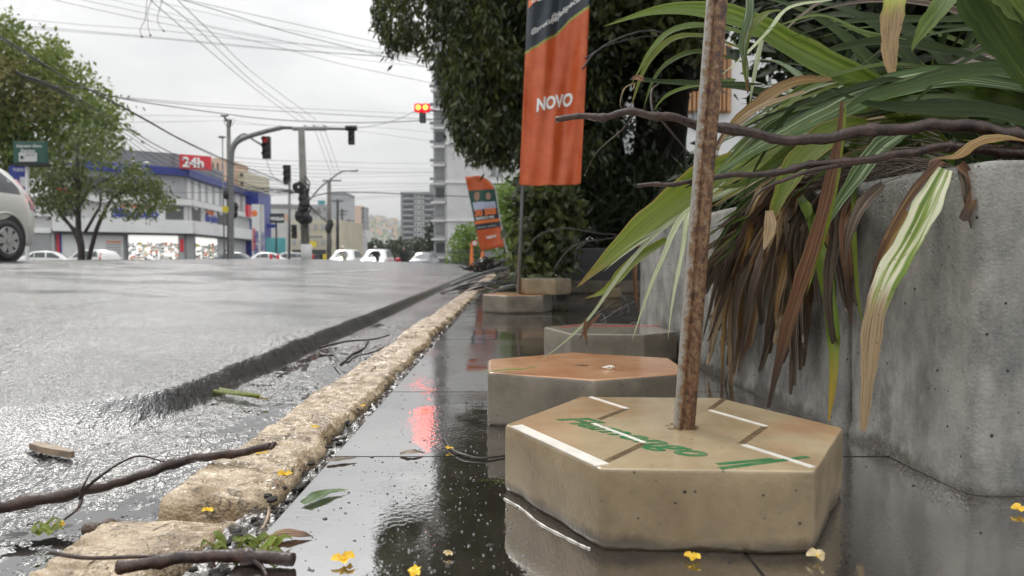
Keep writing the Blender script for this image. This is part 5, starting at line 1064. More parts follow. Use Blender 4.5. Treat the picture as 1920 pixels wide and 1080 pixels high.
MB().slab(lnu(LA, K0, 335), K0, -.9, 2.3, .4, 0).build('pillar', M['lightgrey'], ph); MB().slab(lnu(LA, K0, 337), lnu(LA, K0, 344), .9, 2.0, .45, 0).build('poster', M['redsign'], ph)
MB().slab(K0, lnu(K0, RB, 360), -.9, 2.3, .3, 0).build('pillar', M['lightgrey'], ph)
MB().slab(lnu(K0, RB, 461), lnu(K0, RB, 486), -.9, 8.02, 1.5, 0).build('end_panel', M['blue'], ph)
MB().slab(lnu(K0, RB, 409), lnu(K0, RB, 460), -.9, 2.3, .1, 0).build('wall_panel', M['offwhite'], ph)
MB().slab(lnu(K0, RB, 446), lnu(K0, RB, 452), 4.9, 6.2, 1.2, -.9).build('red_sign', M['redsign'], ph)
an = thing('annex', 'plain pale grey annex wall left of the pharmacy behind the small tree', 'building')
MB().slab(P2(-60, 53), P2(103, 54.4), -1, 4.9, 0, 6).build('wall', M['offwhite'], an)
for z0, z1, o_, m_ in [(3.6, 4.2, .3, 'white'), (2.3, 2.7, .35, 'white'), (4.9, 5.1, .3, 'lightgrey')]: MB().slab(P2(-60, 53), P2(101, 54.4), z0, z1, o_, 0).build('ledge', M[m_], an)
MB().slab(P2(20, 53.6), P2(96, 54.3), -1, 2.2, .08, 0).build('shutter', M['lightgrey'], an)
for i in range(14): MB().slab(P2(20, 53.6), P2(96, 54.3), -.9 + i * .22, -.88 + i * .22, .12, 0).build('shutter_line', M['midgrey'], an)
tt = thing('totem_sign', 'tall white sign totem with upright lettering beside the blue end of the pharmacy', 'sign')
a = W(473, 488, 66); b_ = W(486, 383, 66); c_ = W(498, 383, 67); MB().box((a.x, 66, -1), (b_.x, 66.4, b_.z)).build('panel', M['white'], tt); MB().box((b_.x + .03, 66.2, -1), (c_.x, 66.6, c_.z - .1)).build('panel', M['offwhite'], tt)
p = W(484.5, 476, 65.95); text('São João', .62, M['blue_ink'], tt, p, (0, 0, 1), (-1, 0, 0), extr=.01, off=.01); p = W(479, 470, 65.95); text('FARMÁCIAS', .40, M['redsign'], tt, p, (0, 0, 1), (-1, 0, 0), extr=.01, off=.01); p = W(496, 470, 66.15); text('São João', .5, M['blue_ink'], tt, p, (0, 0, 1), (-1, 0, 0), extr=.01)
p = W(477, 400, 65.97); MB().ball(p, .3, 0, 10, (1, .1, 1)).build('emblem', M['orange_ink'], tt)

# signs at far left
sg = thing('advert_sign', 'dark green advertising sign on a white post above the silver car', 'sign')
a = W(25, 306, 20); b_ = W(83, 265, 20); MB().box((a.x, 20, a.z), (b_.x, 20.16, b_.z)).build('board', M['bprint_green'], sg, bevel=.01); MB().box((a.x - .02, 19.96, a.z - .08), (b_.x + .05, 20.2, a.z - .01)).build('frame', M['black'], sg)
p = W(30, 276, 19.98); text('Expresso Gama', .115, M['white_ink'], sg, p, (1, 0, 0), (0, 0, 1), extr=.004, shear=.3); p = W(38, 285, 19.98); text('Express', .13, M['white_ink'], sg, p, (1, 0, 0), (0, 0, 1), extr=.004, shear=.4)
a = W(36, 303, 19.98); b_ = W(69, 286, 19.98); MB().box((a.x, 19.97, a.z), (b_.x, 19.995, b_.z)).build('label_panel', M['offwhite'], sg); p = W(47, 294, 19.96); text('===', .16, M['midgrey'], sg, p, (1, 0, 0), (0, 0, 1), extr=.002); p = W(41, 295, 19.96); MB().ball(p, .05, 0, 10, (1, .1, 1)).build('logo', M['black'], sg)
mb = MB(); mb.tube([W(51, 500, 20.1), W(51, 306, 20.1)], .05, 8); mb.build('post', M['white'], sg)
sg = thing('hanging_banner', 'blue banner with white print below the dark green sign at the left', 'sign')
a = W(18, 375, 21); b_ = W(49, 311, 21); MB().box((a.x, 21, a.z), (b_.x, 21.05, b_.z)).build('board', M['blue'], sg); p = W(24, 321, 20.97); text('TUDO DE', .12, M['white_ink'], sg, p, (1, 0, 0), (0, 0, 1), extr=.003)
a = W(38, 350, 20.97); b_ = W(48, 332, 20.97); MB().box((a.x, 20.96, a.z), (b_.x, 20.98, b_.z)).build('label_panel', M['offwhite'], sg)

# ---------------------------------------------------------------- vehicles
HATCH = [(-2.00, .42, .80, .82, .58, .60, .58), (-1.95, .30, .90, .96, .74, .74, .62), (-1.84, .25, .96, 1.20, .80, .79, .60), (-1.62, .23, .98, 1.42, .83, .82, .58), (-1.25, .22, .97, 1.51, .84, .83, .57), (-.4, .22, .95, 1.54, .84, .84, .58), (.35, .22, .92, 1.48, .84, .84, .57), (.95, .22, .90, 1.10, .83, .83, .60), (1.22, .24, .88, .92, .83, .80, .62), (1.7, .27, .80, .83, .80, .74, .60), (1.93, .34, .64, .66, .70, .66, .55), (2.0, .42, .52, .54, .60, .58, .50)]
SEDAN = [(-2.15, .42, .82, .84, .60, .60, .58), (-2.08, .30, .92, .95, .76, .74, .62), (-1.75, .25, .95, .99, .82, .78, .62), (-1.45, .23, .95, 1.12, .83, .82, .60), (-.95, .22, .94, 1.40, .84, .83, .57), (-.2, .22, .93, 1.44, .84, .84, .57), (.45, .22, .90, 1.36, .84, .84, .56), (1.0, .22, .88, 1.0, .83, .82, .60), (1.25, .24, .86, .89, .83, .80, .62), (1.8, .27, .78, .80, .80, .74, .60), (2.05, .34, .62, .64, .70, .66, .55), (2.12, .42, .52, .54, .60, .58, .50)]
def ring7(s): 
    x, zl, zb, zr, wl, wb_, wr = s
    return [(0, zl), (wl - .02, zl), (wl + .015, zl + (zb - zl) * .35), (wl + .02, zl + (zb - zl) * .7), (wb_, zb), ((wb_ + wr) / 2 + .03, (zb + zr) / 2), (wr + .03, zr - (zr - zb) * .12), (wr - .06, zr), (0, zr + .012)]
def densify(ST, k=4):
    o = []
    for i in range(len(ST) - 1):
        for j in range(k):
            t = j / k; a, b_, c, d = (ST[max(i - 1, 0)], ST[i], ST[i + 1], ST[min(i + 2, len(ST) - 1)])
            o.append(tuple(max(min(.5 * (2 * b_[q] + (c[q] - a[q]) * t + (2 * a[q] - 5 * b_[q] + 4 * c[q] - d[q]) * t * t + (3 * b_[q] - a[q] - 3 * c[q] + d[q]) * t ** 3), max(b_[q], c[q]) + .02), min(b_[q], c[q]) - .02) for q in range(7)))
    return o + [ST[-1]]
def wheel_mb(r, wd, n=36):
    prof = [(.62, -wd / 2), (.70, -wd / 2 - .006), (.86, -wd / 2 - .010), (.96, -wd / 2 + .004), (1.0, -wd / 2 + .03), (1.0, wd / 2 - .03), (.96, wd / 2), (.62, wd / 2)]
    mb = MB(); vs = [(r * a * math.cos(2 * math.pi * i / n), b_, r * a * math.sin(2 * math.pi * i / n)) for i in range(n) for a, b_ in prof]; k = len(prof)
    return mb.add(vs, [(i * k + j, ((i + 1) % n) * k + j, ((i + 1) % n) * k + (j + 1) % k, i * k + (j + 1) % k) for i in range(n) for j in range(k)])
def make_car(label, paint, loc, rz, ST=HATCH, lights=None, group=None, hub=True, name='parked_car'):
    t = thing(name, label, 'car', group); st_ = densify(ST); mb = MB(); n = 9; vs = []
    for s in st_:
        rg = ring7(s); vs += [(s[0], -y_, z) for y_, z in rg] + [(s[0], y_, z) for y_, z in rg[::-1][1:-1]]
    m_ = 2 * n - 2
    mb.add(vs, [(i * m_ + j, i * m_ + (j + 1) % m_, (i + 1) * m_ + (j + 1) % m_, (i + 1) * m_ + j) for i in range(len(st_) - 1) for j in range(m_)] + [tuple(range(m_)), tuple((len(st_) - 1) * m_ + j for j in range(m_))[::-1]])
    mb.build('body', M[paint], t, True)
    def at(x, f, side, o=.008):
        for i in range(len(st_) - 1):
            if st_[i][0] <= x <= st_[i + 1][0]: q = (x - st_[i][0]) / (st_[i + 1][0] - st_[i][0]); s = tuple(a + (b_ - a) * q for a, b_ in zip(st_[i], st_[i + 1])); break
        else: s = st_[0]
        rg = ring7(s); g = 4 + f * 2; i0 = min(int(g), 5); q = g - i0; y_ = rg[i0][0] * (1 - q) + rg[i0 + 1][0] * q; z = rg[i0][1] * (1 - q) + rg[i0 + 1][1] * q
        return (x, side * (y_ + o), z)
    sedan = ST is SEDAN
    wins = [(-1.22 if sedan else -1.62, -.88 if sedan else -1.15, .10, .10), (-.84 if sedan else -1.10, -.22, 0, 0), (-.14, .62, 0, .12)]
    for side in (-1, 1):
        for x0, x1, c0, c1 in wins:
            mb = MB(); vs = []; kk = 8
            for i in range(kk + 1):
                x = x0 + (x1 - x0) * i / kk; top_ = .93
                if x > .2: top_ = max(.2, .93 - (x - .2) * 1.3)
                if x < (-.95 if sedan else -1.35): top_ = max(.25, .93 - ((-.95 if sedan else -1.35) - x) * 2.2)
                vs += [at(x, .12, side), at(x, (.12 + top_) / 2, side), at(x, top_, side)]
            mb.add(vs, [(i * 3 + j, (i + 1) * 3 + j, (i + 1) * 3 + j + 1, i * 3 + j + 1) for i in range(kk) for j in range(2)]); mb.build('side_window', M['carglass'], t, True)
        hx = -.95; p = at(hx, -.25, side, .02); mb = MB(); mb.box((hx, min(p[1], p[1] - side * .03), p[2] - .012), (hx + .17, max(p[1], p[1] - side * .03), p[2] + .014)); mb.build('door_handle', M['black'], t, bevel=.005)
        for dx_ in (-1.12 if not sedan else -.86, -.18, .72):                     # door gaps
            mb = MB(); mb.tube([at(dx_, -.05, side, -.003), (dx_, side * (.845), .60), (dx_ + .05, side * .83, .30)], .004, 5); mb.build('door_gap', M['black'], t)
        # tail lamp
        xr = ST[1][0]; mb = MB(); z0, z1 = (.72, 1.28) if not sedan else (.70, .90)
        vs = []
        for i in range(7):
            z = z0 + (z1 - z0) * i / 6; xx_ = xr + .01 + ((z - .9) * .42 if not sedan and z > .9 else 0)
            wv = .775 - max(0, z - .95) * .42; vs += [(xx_ - .01, side * (wv - .10), z), (xx_ + .02, side * (wv + .012), z), (xx_ + .13, side * (wv + .045 - max(0, z - .95) * .06), z)]
        mb.add(vs, [(i * 3 + j, (i + 1) * 3 + j, (i + 1) * 3 + j + 1, i * 3 + j + 1) for i in range(6) for j in range(2)]); mb.build('tail_light', M['tail'], t, True)
        mb = MB(); xf = ST[-2][0]; mb.ball((xf - .06, side * .58, .66), .22 if lights else .13, 0, 10, (.5, 1.2, .8)); mb.build('headlight', M[lights] if lights else M['glass'], t, True)
        for wx in (-1.25, 1.28):
            c0 = (wx, side * .82, .31)
            mb = MB(); mb.cyl((wx, side * .70, .34), (0, side, 0), .385, .158, 28); mb.build('wheel_arch', M['black'], t)
            mb = MB(); na = 18
            mb.tube([(wx + .40 * math.cos(math.pi * (i / na) * 1.16 - .25), side * .852, .335 + .395 * math.sin(math.pi * (i / na) * 1.16 - .25)) for i in range(na + 1)], .022, 6); mb.build('arch_lip', M[paint], t, True)
            wh = wheel_mb(.31, .19).build('wheel', M['tyre'], t, True); wh.location = (wx, side * .785, .31)
            if side < 0: pass
            mb = MB(); o_ = side * .085
            mb.cyl((0, o_ * .3, 0), (0, side, 0), .20, .012, 26)
            for i in range(7):
                a = 2 * math.pi * i / 7; d = Vector((math.cos(a), 0, math.sin(a))); q = Vector((-math.sin(a), 0, math.cos(a)))
                w0, w1 = .035, .052; y0 = o_ * 1.0; 
                P_ = [d * .03 - q * w0, d * .19 - q * w1, d * .19 + q * w1, d * .03 + q * w0]; vs = [(p.x, y0, p.z) for p in P_] + [(p.x, y0 + side * .018, p.z) for p in P_]; mb.add(vs, [(0,1,2,3), (4,7,6,5), (0,4,5,1), (1,5,6,2), (2,6,7,3), (3,7,4,0)])
            mb.tube([(.198 * math.cos(i * .2618), o_ * 1.12, .198 * math.sin(i * .2618)) for i in range(25)], .010, 6); mb.cyl((0, o_, 0), (0, side, 0), .05, .025, 14)
            rm = mb.build('rim', M['alloy'], wh)
    # glass at front and rear
    def strip(x0, x1, nm, zo=.012):
        mb = MB(); vs = []; kk = 5
        for i in range(kk + 1):
            x = x0 + (x1 - x0) * i / kk; a = at(x, .95, 1, 0); s_ = (a[1] - .07)
            z = a[2] + .02; vs += [(x, -s_, z + zo - .02), (x, 0, z + zo + .012), (x, s_, z + zo - .02)]
        mb.add(vs, [(i * 3 + j, (i + 1) * 3 + j, (i + 1) * 3 + j + 1, i * 3 + j + 1) for i in range(kk) for j in range(2)]); mb.build(nm, M['carglass'], t, True)
    strip(-1.45 if sedan else -1.88, -.98 if sedan else -1.60, 'rear_window'); strip(.48, 1.0, 'windscreen')
    MB().box((ST[0][0] - .03, -.62, .34), (ST[0][0] + .1, .62, .52)).build('rear_bumper', M[paint], t, bevel=.03)
    t.location = loc; t.rotation_euler = (0, 0, rz); return t
def rz_at(x, y): return float(road_z(np.array(float(x)), np.array(float(y))))
cx, cy = P2(30, 10.5)
hdg = R(-92.5)
fx, fy = math.cos(hdg), math.sin(hdg)
make_car('silver hatchback with its rear wheel at the left edge of the view', 'carsilver', (cx + 1.25 * fx - .95, cy + 1.25 * fy, rz_at(-8, 10.5) + .005), hdg, HATCH, name='car')
CG = 'white cars parked before the pharmacy'
def carpos(u, Y): p = P2(u, Y); return (p.x, p.y, -.62)
make_car('white sedan parked left of the small tree trunk with red tail lamps', 'carwhite', carpos(96, 49), R(25), SEDAN, group=CG)
make_car('white hatchback parked right of the small tree trunk', 'carwhite', carpos(170, 47), R(160), HATCH, group=CG)
make_car('dark car parked at the blue end of the pharmacy', 'cardark', carpos(447, 58), R(8), SEDAN)
make_car('white car parked right of the sign totem', 'carwhite', carpos(508, 60), R(20), SEDAN)
make_car('pale car parked beyond the totem near the turquoise hoarding', 'offwhite', carpos(536, 70), R(200), HATCH)
M['head'] = emit('bright_headlight', (1.0, .96, .62), 40); M['headw'] = emit('white_headlight', (.92, 1.0, 1.0), 14)
make_car('oncoming white car with yellowish dazzling headlights behind a motorcycle', 'carwhite', (P2(648, 47).x, 47, -.62), R(-90), HATCH, 'head', name='car')
make_car('oncoming white car with white headlights on the right of the road', 'carwhite', (P2(707, 46).x, 46, -.62), R(-90), HATCH, 'headw', name='car')
make_car('small dark car far along the road left of the tall tower foot', 'cardark', (P2(795, 60).x, 60, -.68), R(-100), HATCH, name='car')

# ---------------------------------------------------------------- people
def person(label, joints, radii, edges, mat, head, loc, rz=0, headmat='skin', hairmat='hair', sc=1):
    t = thing('person', label, 'person'); me = bpy.data.meshes.new('body'); me.from_pydata(joints, edges, []); me.update(); o = link('body', me, t)
    md = o.modifiers.new('skin', 'SKIN'); me.skin_vertices.new() if not me.skin_vertices else None
    for i, r_ in enumerate(radii): me.skin_vertices[0].data[i].radius = (r_, r_)
    me.skin_vertices[0].data[0].use_root = True
    o.modifiers.new('sub', 'SUBSURF').levels = 1; me.materials.append(M[mat])
    MB().ball(head, .105, 0, 12, (.82, .95, 1.15)).build('head', M[headmat], t, True); MB().ball((head[0], head[1] + .015, head[2] + .03), .112, 0, 12, (.86, .95, 1.0)).build('hair', M[hairmat], t, True)
    t.location = loc; t.rotation_euler = (0, 0, rz); t.scale = (sc,) * 3; return t
STAND = ([(0, 0, .95), (0, 0, 1.2), (0, 0, 1.42), (0, -.01, 1.52), (.10, 0, .92), (.12, -.05, .5), (.12, .03, .06), (.13, -.12, .03), (-.10, 0, .92), (-.12, .05, .5), (-.12, .12, .06), (-.13, -.02, .03), (.19, 0, 1.40), (.24, 0, 1.12), (.22, -.12, .90), (-.19, 0, 1.40), (-.24, .02, 1.12), (-.22, -.1, .88)],
         [.14, .14, .15, .06, .10, .075, .05, .045, .10, .075, .05, .045, .07, .05, .035, .07, .05, .035],
         [(0, 1), (1, 2), (2, 3), (0, 4), (4, 5), (5, 6), (6, 7), (0, 8), (8, 9), (9, 10), (10, 11), (2, 12), (12, 13), (13, 14), (2, 15), (15, 16), (16, 17)])
RIDE = ([(0, .1, .82), (0, 0, 1.05), (0, -.08, 1.30), (0, -.12, 1.40), (.14, -.05, .80), (.20, -.35, .62), (.20, -.15, .30), (-.14, -.05, .80), (-.20, -.35, .62), (-.20, -.15, .30), (.20, -.08, 1.28), (.30, -.25, 1.08), (.28, -.48, 1.02), (-.20, -.08, 1.28), (-.30, -.25, 1.08), (-.28, -.48, 1.02)],
        [.16, .17, .18, .07, .11, .085, .06, .11, .085, .06, .08, .06, .05, .08, .06, .05], [(0, 1), (1, 2), (2, 3), (0, 4), (4, 5), (5, 6), (0, 7), (7, 8), (8, 9), (2, 10), (10, 11), (11, 12), (2, 13), (13, 14), (14, 15)])
person('person in black walking across the far road beside a red bin', *STAND, 'black_cloth', (0, -.02, 1.66), (P2(757, 47).x, 47, -.68))
person('person in black standing by the pharmacy wall next to the grey pole', *STAND, 'black_cloth', (0, -.02, 1.66), (P2(423, 60).x, 60, -.72), R(60))
def motorcycle(label, loc, mat, light):
    t = thing('motorcycle', label, 'motorcycle')
    for y_ in (-.62, .62):
        mb = MB(); mb.tube([(0, y_ + .27 * math.cos(i * .3927), .31 + .27 * math.sin(i * .3927)) for i in range(17)], .045, 8); mb.build('tyre', M['tyre'], t, True); MB().cyl((-.03, y_, .31), (1, 0, 0), .06, .06).build('hub', M['alloy'], t)
    mb = MB(); mb.tube([(0, -.62, .31), (0, -.48, .75), (0, -.40, 1.0)], .03, 8); mb.build('fork', M['steel'], t); mb = MB(); mb.tube([(-.36, -.38, 1.04), (-.12, -.44, 1.02), (.12, -.44, 1.02), (.36, -.38, 1.04)], .016, 8); mb.build('handlebar', M['black'], t)
    MB().ball((0, -.15, .78), .2, 0, 12, (.75, 1.4, .7)).build('fuel_tank', M[mat], t, True); MB().box((-.13, .05, .72), (.13, .75, .80)).build('seat', M['black'], t, bevel=.02); MB().box((-.13, -.3, .3), (.13, .2, .62)).build('engine', M['steel'], t, bevel=.03)
    MB().ball((0, -.55, .86), .10, 0, 12, (1, .6, 1)).build('headlight', M[light], t, True); mb = MB(); mb.tube([(.12, .1, .4), (.14, .5, .36), (.15, .85, .42)], .035, 8); mb.build('exhaust', M['alloy'], t); t.location = loc
for u_, lab, lab2, hm, lt in [(643, 'rider with pale helmet in front of the yellowish dazzling car', 'motorcycle ridden ahead of the yellowish dazzling car', 'white', 'head'), (704, 'rider in black with white helmet before the white-lit car', 'motorcycle ridden ahead of the white-lit car', 'white', 'headw')]:
    x_ = P2(u_, 42).x; motorcycle(lab2, (x_, 42, -.60), 'cardark', lt); person(lab, *RIDE, 'black_cloth' if u_ > 700 else 'midgrey', (0, -.16, 1.54), (x_, 42.1, -.60), 0, 'skin', hm)
rb = thing('litter_bin', 'red bin standing beside the person in black on the far road', 'bin'); b0 = P2(748, 47.5); mb = MB(); mb.tube([(b0.x, 47.5, -.68), (b0.x, 47.5, .25)], [.2, .27], 14); mb.build('body', M['redsign'], rb); MB().ball((b0.x, 47.5, .27), .28, 0, 14, (1, 1, .35)).build('lid', M['redsign'], rb, True)

# ---------------------------------------------------------------- poles, signals, cables
def sighead(parent, c, s=1.0, lit=None, n=3, ang=0):
    c = Vector(c); h = MB(); h.box((c.x - .17 * s, c.y, c.z - .5 * s * n / 3), (c.x + .17 * s, c.y + .25 * s, c.z + .5 * s * n / 3)); hd_ = h.build('signal_head', M['black'], parent, bevel=.02)
    for i in range(n):
        z = c.z + (.33 * (n - 1) / 2 - .33 * i) * s; MB().cyl((c.x, c.y + .0, z), (0, -1, 0), .12 * s, .02, 14).build('lens', M[lit] if lit and i == 0 else M['darkgrey'], hd_)
        v = MB(); k = 9; vs = []
        for j in range(k):
            a = math.pi * j / (k - 1); vs += [(c.x + .14 * s * math.cos(a), c.y, z + .14 * s * math.sin(a)), (c.x + .14 * s * math.cos(a), c.y - .2 * s, z + .14 * s * math.sin(a))]
        v.add(vs, [(2 * j, 2 * j + 1, 2 * j + 3, 2 * j + 2) for j in range(k - 1)]); v.build('visor', M['black'], hd_)
    return hd_
M['redlens'] = emit('lit_red_signal', (1.0, .08, .008), 26); M['redhalo'] = emit('red_halo_glow', (1.0, .0015, .004), 22); M['dimred'] = emit('dim_red_signal', (.5, .02, .02), .12)
def pt(*a): return [W(*q) for q in a]
ts = thing('traffic_light', 'traffic light on a long curved grey mast arm beside the utility pole', 'traffic light')
mb = MB(); mb.tube(smooth_path(pt((434, 500, 32), (434, 400, 32), (434, 300, 32), (440, 272, 32), (458, 259, 32), (495, 247, 32), (528, 239, 32)), 6), .115, 10); mb.build('mast', M['steel'], ts, True)
mb = MB(); mb.tube(pt((528, 239, 32), (660, 242, 32)), [.085, .06], 8); mb.build('arm', M['steel'], ts, True)
mb = MB(); mb.tube(pt((549, 241, 31.8), (613, 241, 31.8)), .10, 8); mb.build('arm_box', M['midgrey'], ts)
mb = MB(); mb.tube(pt((648, 240, 31.8), (669, 240, 31.8)), .13, 8); mb.build('bracket', M['black'], ts); sighead(ts, W(658, 254, 31.8), .8)
for u_ in (572, 590, 609): mb = MB(); mb.tube(pt((u_, 240, 31.8), (u_, 235, 31.8)), .05, 6); mb.build('stud', M['midgrey'], ts)
t_ = thing('traffic_light', 'traffic light with a dim red lamp on a short arm above the pharmacy corner', 'traffic light')
mb = MB(); mb.tube(smooth_path(pt((432, 290, 33), (437, 268, 33), (457, 251, 33), (475, 262, 33), (490, 271, 33)), 4), .05, 8); mb.build('arm', M['steel'], t_, True); sighead(t_, W(498, 276, 33), 1.05, 'dimred')
t_ = thing('traffic_light', 'traffic light post with signal heads at two heights left of the big utility pole', 'traffic light')
mb = MB(); mb.tube(pt((542, 500, 31), (543, 340, 31)), .06, 8); mb.build('post', M['steel'], t_, True); sighead(t_, W(537, 327, 31), .85); sighead(t_, W(551, 434, 31), .62)
t_ = thing('traffic_light', 'traffic light with two glowing red lamps on an arm reaching out from the tree', 'traffic light')
mb = MB(); mb.tube(pt((804, 206, 26), (850, 211, 26.2), (1010, 222, 26.6)), [.045, .07, .10], 8); mb.build('arm', M['steel'], t_, True); mb = MB(); mb.tube(pt((1010, 500, 26.6), (1010, 215, 26.6)), .12, 10); mb.build('mast', M['steel'], t_, True)
h = MB(); a = W(776.5, 209, 26); b_ = W(805.5, 194, 26); h.box((a.x, 26, a.z), (b_.x, 26.25, b_.z)); hh = h.build('signal_head', M['black'], t_, bevel=.03)
for u_ in (784.3, 797.8): c0 = W(u_, 201.5, 25.98); MB().cyl(c0, (0, -1, 0), .088, .035, 18).build('lens', M['redlens'], hh); MB().cyl(c0, (0, -1, 0), .150, .03, 18).build('lens_halo', M['redhalo'], hh)  # wider glowing ring stands for the red halo round each lamp
a = W(786, 229, 26); b_ = W(797.5, 209.5, 26); hb = MB().box((a.x, 26, a.z), (b_.x, 26.25, b_.z)).build('signal_head', M['black'], t_, bevel=.03)
for v_ in (215.5, 224): c0 = W(791.7, v_, 25.98); MB().cyl(c0, (0, -1, 0), .09, .03, 14).build('lens', M['darkgrey'], hb)
def upole(label, u, v0, Y, r, u1=None, arms=(), mat='pole_conc', name='utility_pole'):
    t = thing(name, label, 'utility pole'); mb = MB(); mb.tube([W(u, 500, Y), W(u1 or u, v0, Y)], [r, r * .75], 10); mb.build('shaft', M[mat], t, True)
    for (ua, ub, v, rr) in arms: mb = MB(); mb.tube([W(ua, v, Y), W(ub, v, Y)], rr, 6); mb.build('crossarm', M['black'], t)
    return t
up = upole('grey utility pole with small crossarm beside the pharmacy', 431, 224, 34, .125, 428.5, [(414, 428, 217, .04), (420, 434, 226, .04)])
for q in [((420, 218), (429, 232)), ((433, 226), (431, 236))]: mb = MB(); mb.tube([W(*q[0], 34), W(*q[1], 34)], .05, 6); mb.build('fitting', M['black'], up)
for i in range(5): mb = MB(); mb.tube(smooth_path([W(422 + i * 4, 222, 33.8), W(421 + i * 4.5, 232 + rnd.uniform(-3, 5), 33.8), W(430, 240, 33.8)], 4), .012, 4); mb.build('jumper', M['cable'], up)
for u_, v_ in [(424, 365), (441, 388), (440, 400)]: MB().ball(W(u_, v_, 33.6), .16, 0, 8, (1, .8, 1.6)).build('cable_box', M['black'], up)
MB().box(tuple(W(417, 398, 33.4)), tuple(W(428, 387, 33.5))).build('yellow_plate', M['yellow'], up)
up = upole('big dark utility pole carrying a thick coil of cables in the middle of the street', 574, 242, 30, .19, 565)
mb = MB(); mb.tube([W(575, 500, 29.9), W(574.4, 458, 29.9)], .235, 12); mb.build('painted_foot', M['offwhite'], up, True)
for k in range(26):                                              # coil of slack cable
    c0 = W(560 + rnd.gauss(0, 1.5), 351 + rnd.gauss(0, 1.5), 29.6 + rnd.gauss(0, .08)); ra, rb_ = rnd.uniform(.08, .24), rnd.uniform(.10, .24)
    mb = MB(); mb.tube([c0 + Vector((ra * math.cos(i * .524), .02 * i / 12, rb_ * math.sin(i * .524))) for i in range(13)], .022, 5); mb.build('cable_coil', M['cable'], up)
for u_, v_, s_ in [(568, 372, 1.0), (566, 392, .9), (561, 405, 1.0), (574, 406, .9), (570, 383, 1.1), (580, 411, .7), (565, 412, .7)]: MB().ball(W(u_, v_, 29.6), .19 * s_, 0, 8, (1.1, .8, 1.5)).build('cable_box', M['black'], up)
for i in range(8): mb = MB(); mb.tube(smooth_path([W(572, 330 + i * 9, 29.7), W(578 + rnd.uniform(0, 5), 345 + i * 9, 29.7), W(573, 365 + i * 9, 29.7)], 4), .03, 5); mb.build('riser_cable', M['cable'], up)
lp = upole('street lamp pole with a long curved arm right of the big utility pole', 617, 338, 58, .22, 617, [(605, 640, 338.5, .06)], name='lamp_pole')
mb = MB(); mb.tube(smooth_path(pt((578, 378, 57), (600, 352, 57), (620, 336, 57), (640, 322, 57), (658, 320, 57), (671, 319, 57)), 5), .07, 8); mb.build('lamp_arm', M['steel'], lp, True); MB().ball(W(662, 320.5, 57), .25, 0, 10, (2, .8, .35)).build('lamp', M['steel'], lp, True)
for u_, v_ in [(619, 420), (616, 428)]: MB().ball(W(u_, v_, 57.6), .3, 0, 8, (1, .8, 1.5)).build('cable_box', M['black'], lp)
for u_, v_, Y, a, lab in [(633, 374, 85, ((622, 644, 377),), 'first thin pole beyond the lamp pole'), (641.5, 392, 110, ((632, 652, 396), (634, 650, 402)), 'second thin pole beyond the lamp pole'), (653, 412, 140, ((644, 664, 414), (646, 661, 419), (646, 662, 424)), 'third and shortest thin pole beyond the lamp pole')]:
    upole(lab + ' with crossarms', u_, v_, Y, .2, None, [(x[0], x[1], x[2], .09) for x in a], 'black')
lp = upole('small lamp on a thin bracket beside the grey utility pole', 421, 255, 36, .04, 417, (), 'steel', 'lamp_bracket'); MB().ball(W(416, 257, 36), .16, 0, 8, (1.4, 1, .4)).build('lamp', M['steel'], lp)
CGp = 'overhead cables crossing the street'
ORD = ['topmost', 'second', 'third', 'fourth', 'fifth', 'sixth', 'seventh', 'eighth', 'ninth', 'tenth', 'eleventh', 'twelfth']; seen = {}
MULTI = ('thin overhead cable in the upper sky', 'cable in the bundle crossing before the pharmacy roof', 'thin overhead cable low over the buildings', 'thin overhead cable spanning across above the traffic lights', 'thin overhead cable running away diagonally to the mast arm', 'thin overhead cable running from the mast arm to the lamp pole', 'slack cable tangled between the grey pole and the coil')
def cable(pts, r, lab='thin overhead cable crossing the sky'):
    if lab in MULTI:
        k = seen[lab] = seen.get(lab, -1) + 1; lab = (('leftmost' if k == 0 else ORD[k] + ' from the left') if ('diagonally' in lab or 'lamp pole' in lab) else ('topmost' if k == 0 else ORD[k] + ' from the top')) + ' ' + lab
    mb = MB(); mb.tube(smooth_path([W(*q) for q in pts], 7), r, 5); o = mb.build('overhead_cable', M['cable'], None, True); tag(o, lab, 'cable', CGp)
C1 = 'thin overhead cable in the upper sky'; C2 = 'thin overhead cable spanning across above the traffic lights'; C3 = 'thin overhead cable low over the buildings'
for pts, r_ in [([(-20, 30, 22), (150, 46, 22), (300, 57, 22), (480, 77, 23), (612, 86, 24), (830, 112, 25)], .006), ([(-20, 43, 22), (270, 68, 22), (480, 88, 23), (575, 96, 24), (830, 112, 25)], .007), ([(-20, 48, 22), (270, 70, 22), (480, 90, 23), (700, 105, 24), (830, 118, 25)], .006),
               ([(80, -5, 20), (260, 35, 21), (480, 78, 22), (640, 120, 23), (840, 162, 24)], .007), ([(130, -5, 20), (330, 37, 21), (480, 69, 22), (640, 92, 23), (830, 112, 24)], .006), ([(190, -5, 20), (330, 28, 21), (400, 50, 22), (520, 74, 23), (650, 108, 24), (840, 130, 25)], .005),
               ([(260, -5, 20), (480, 45, 21), (575, 62, 22), (700, 90, 23), (840, 110, 24)], .005), ([(330, -5, 18), (400, 11, 18.5), (575, 50, 20), (720, 82, 22), (840, 108, 24)], .007), ([(325, -5, 18), (400, 17, 18.5), (525, 56, 20), (650, 88, 22), (812, 129, 24), (850, 138, 24)], .010)]: cable(pts, r_, C1)
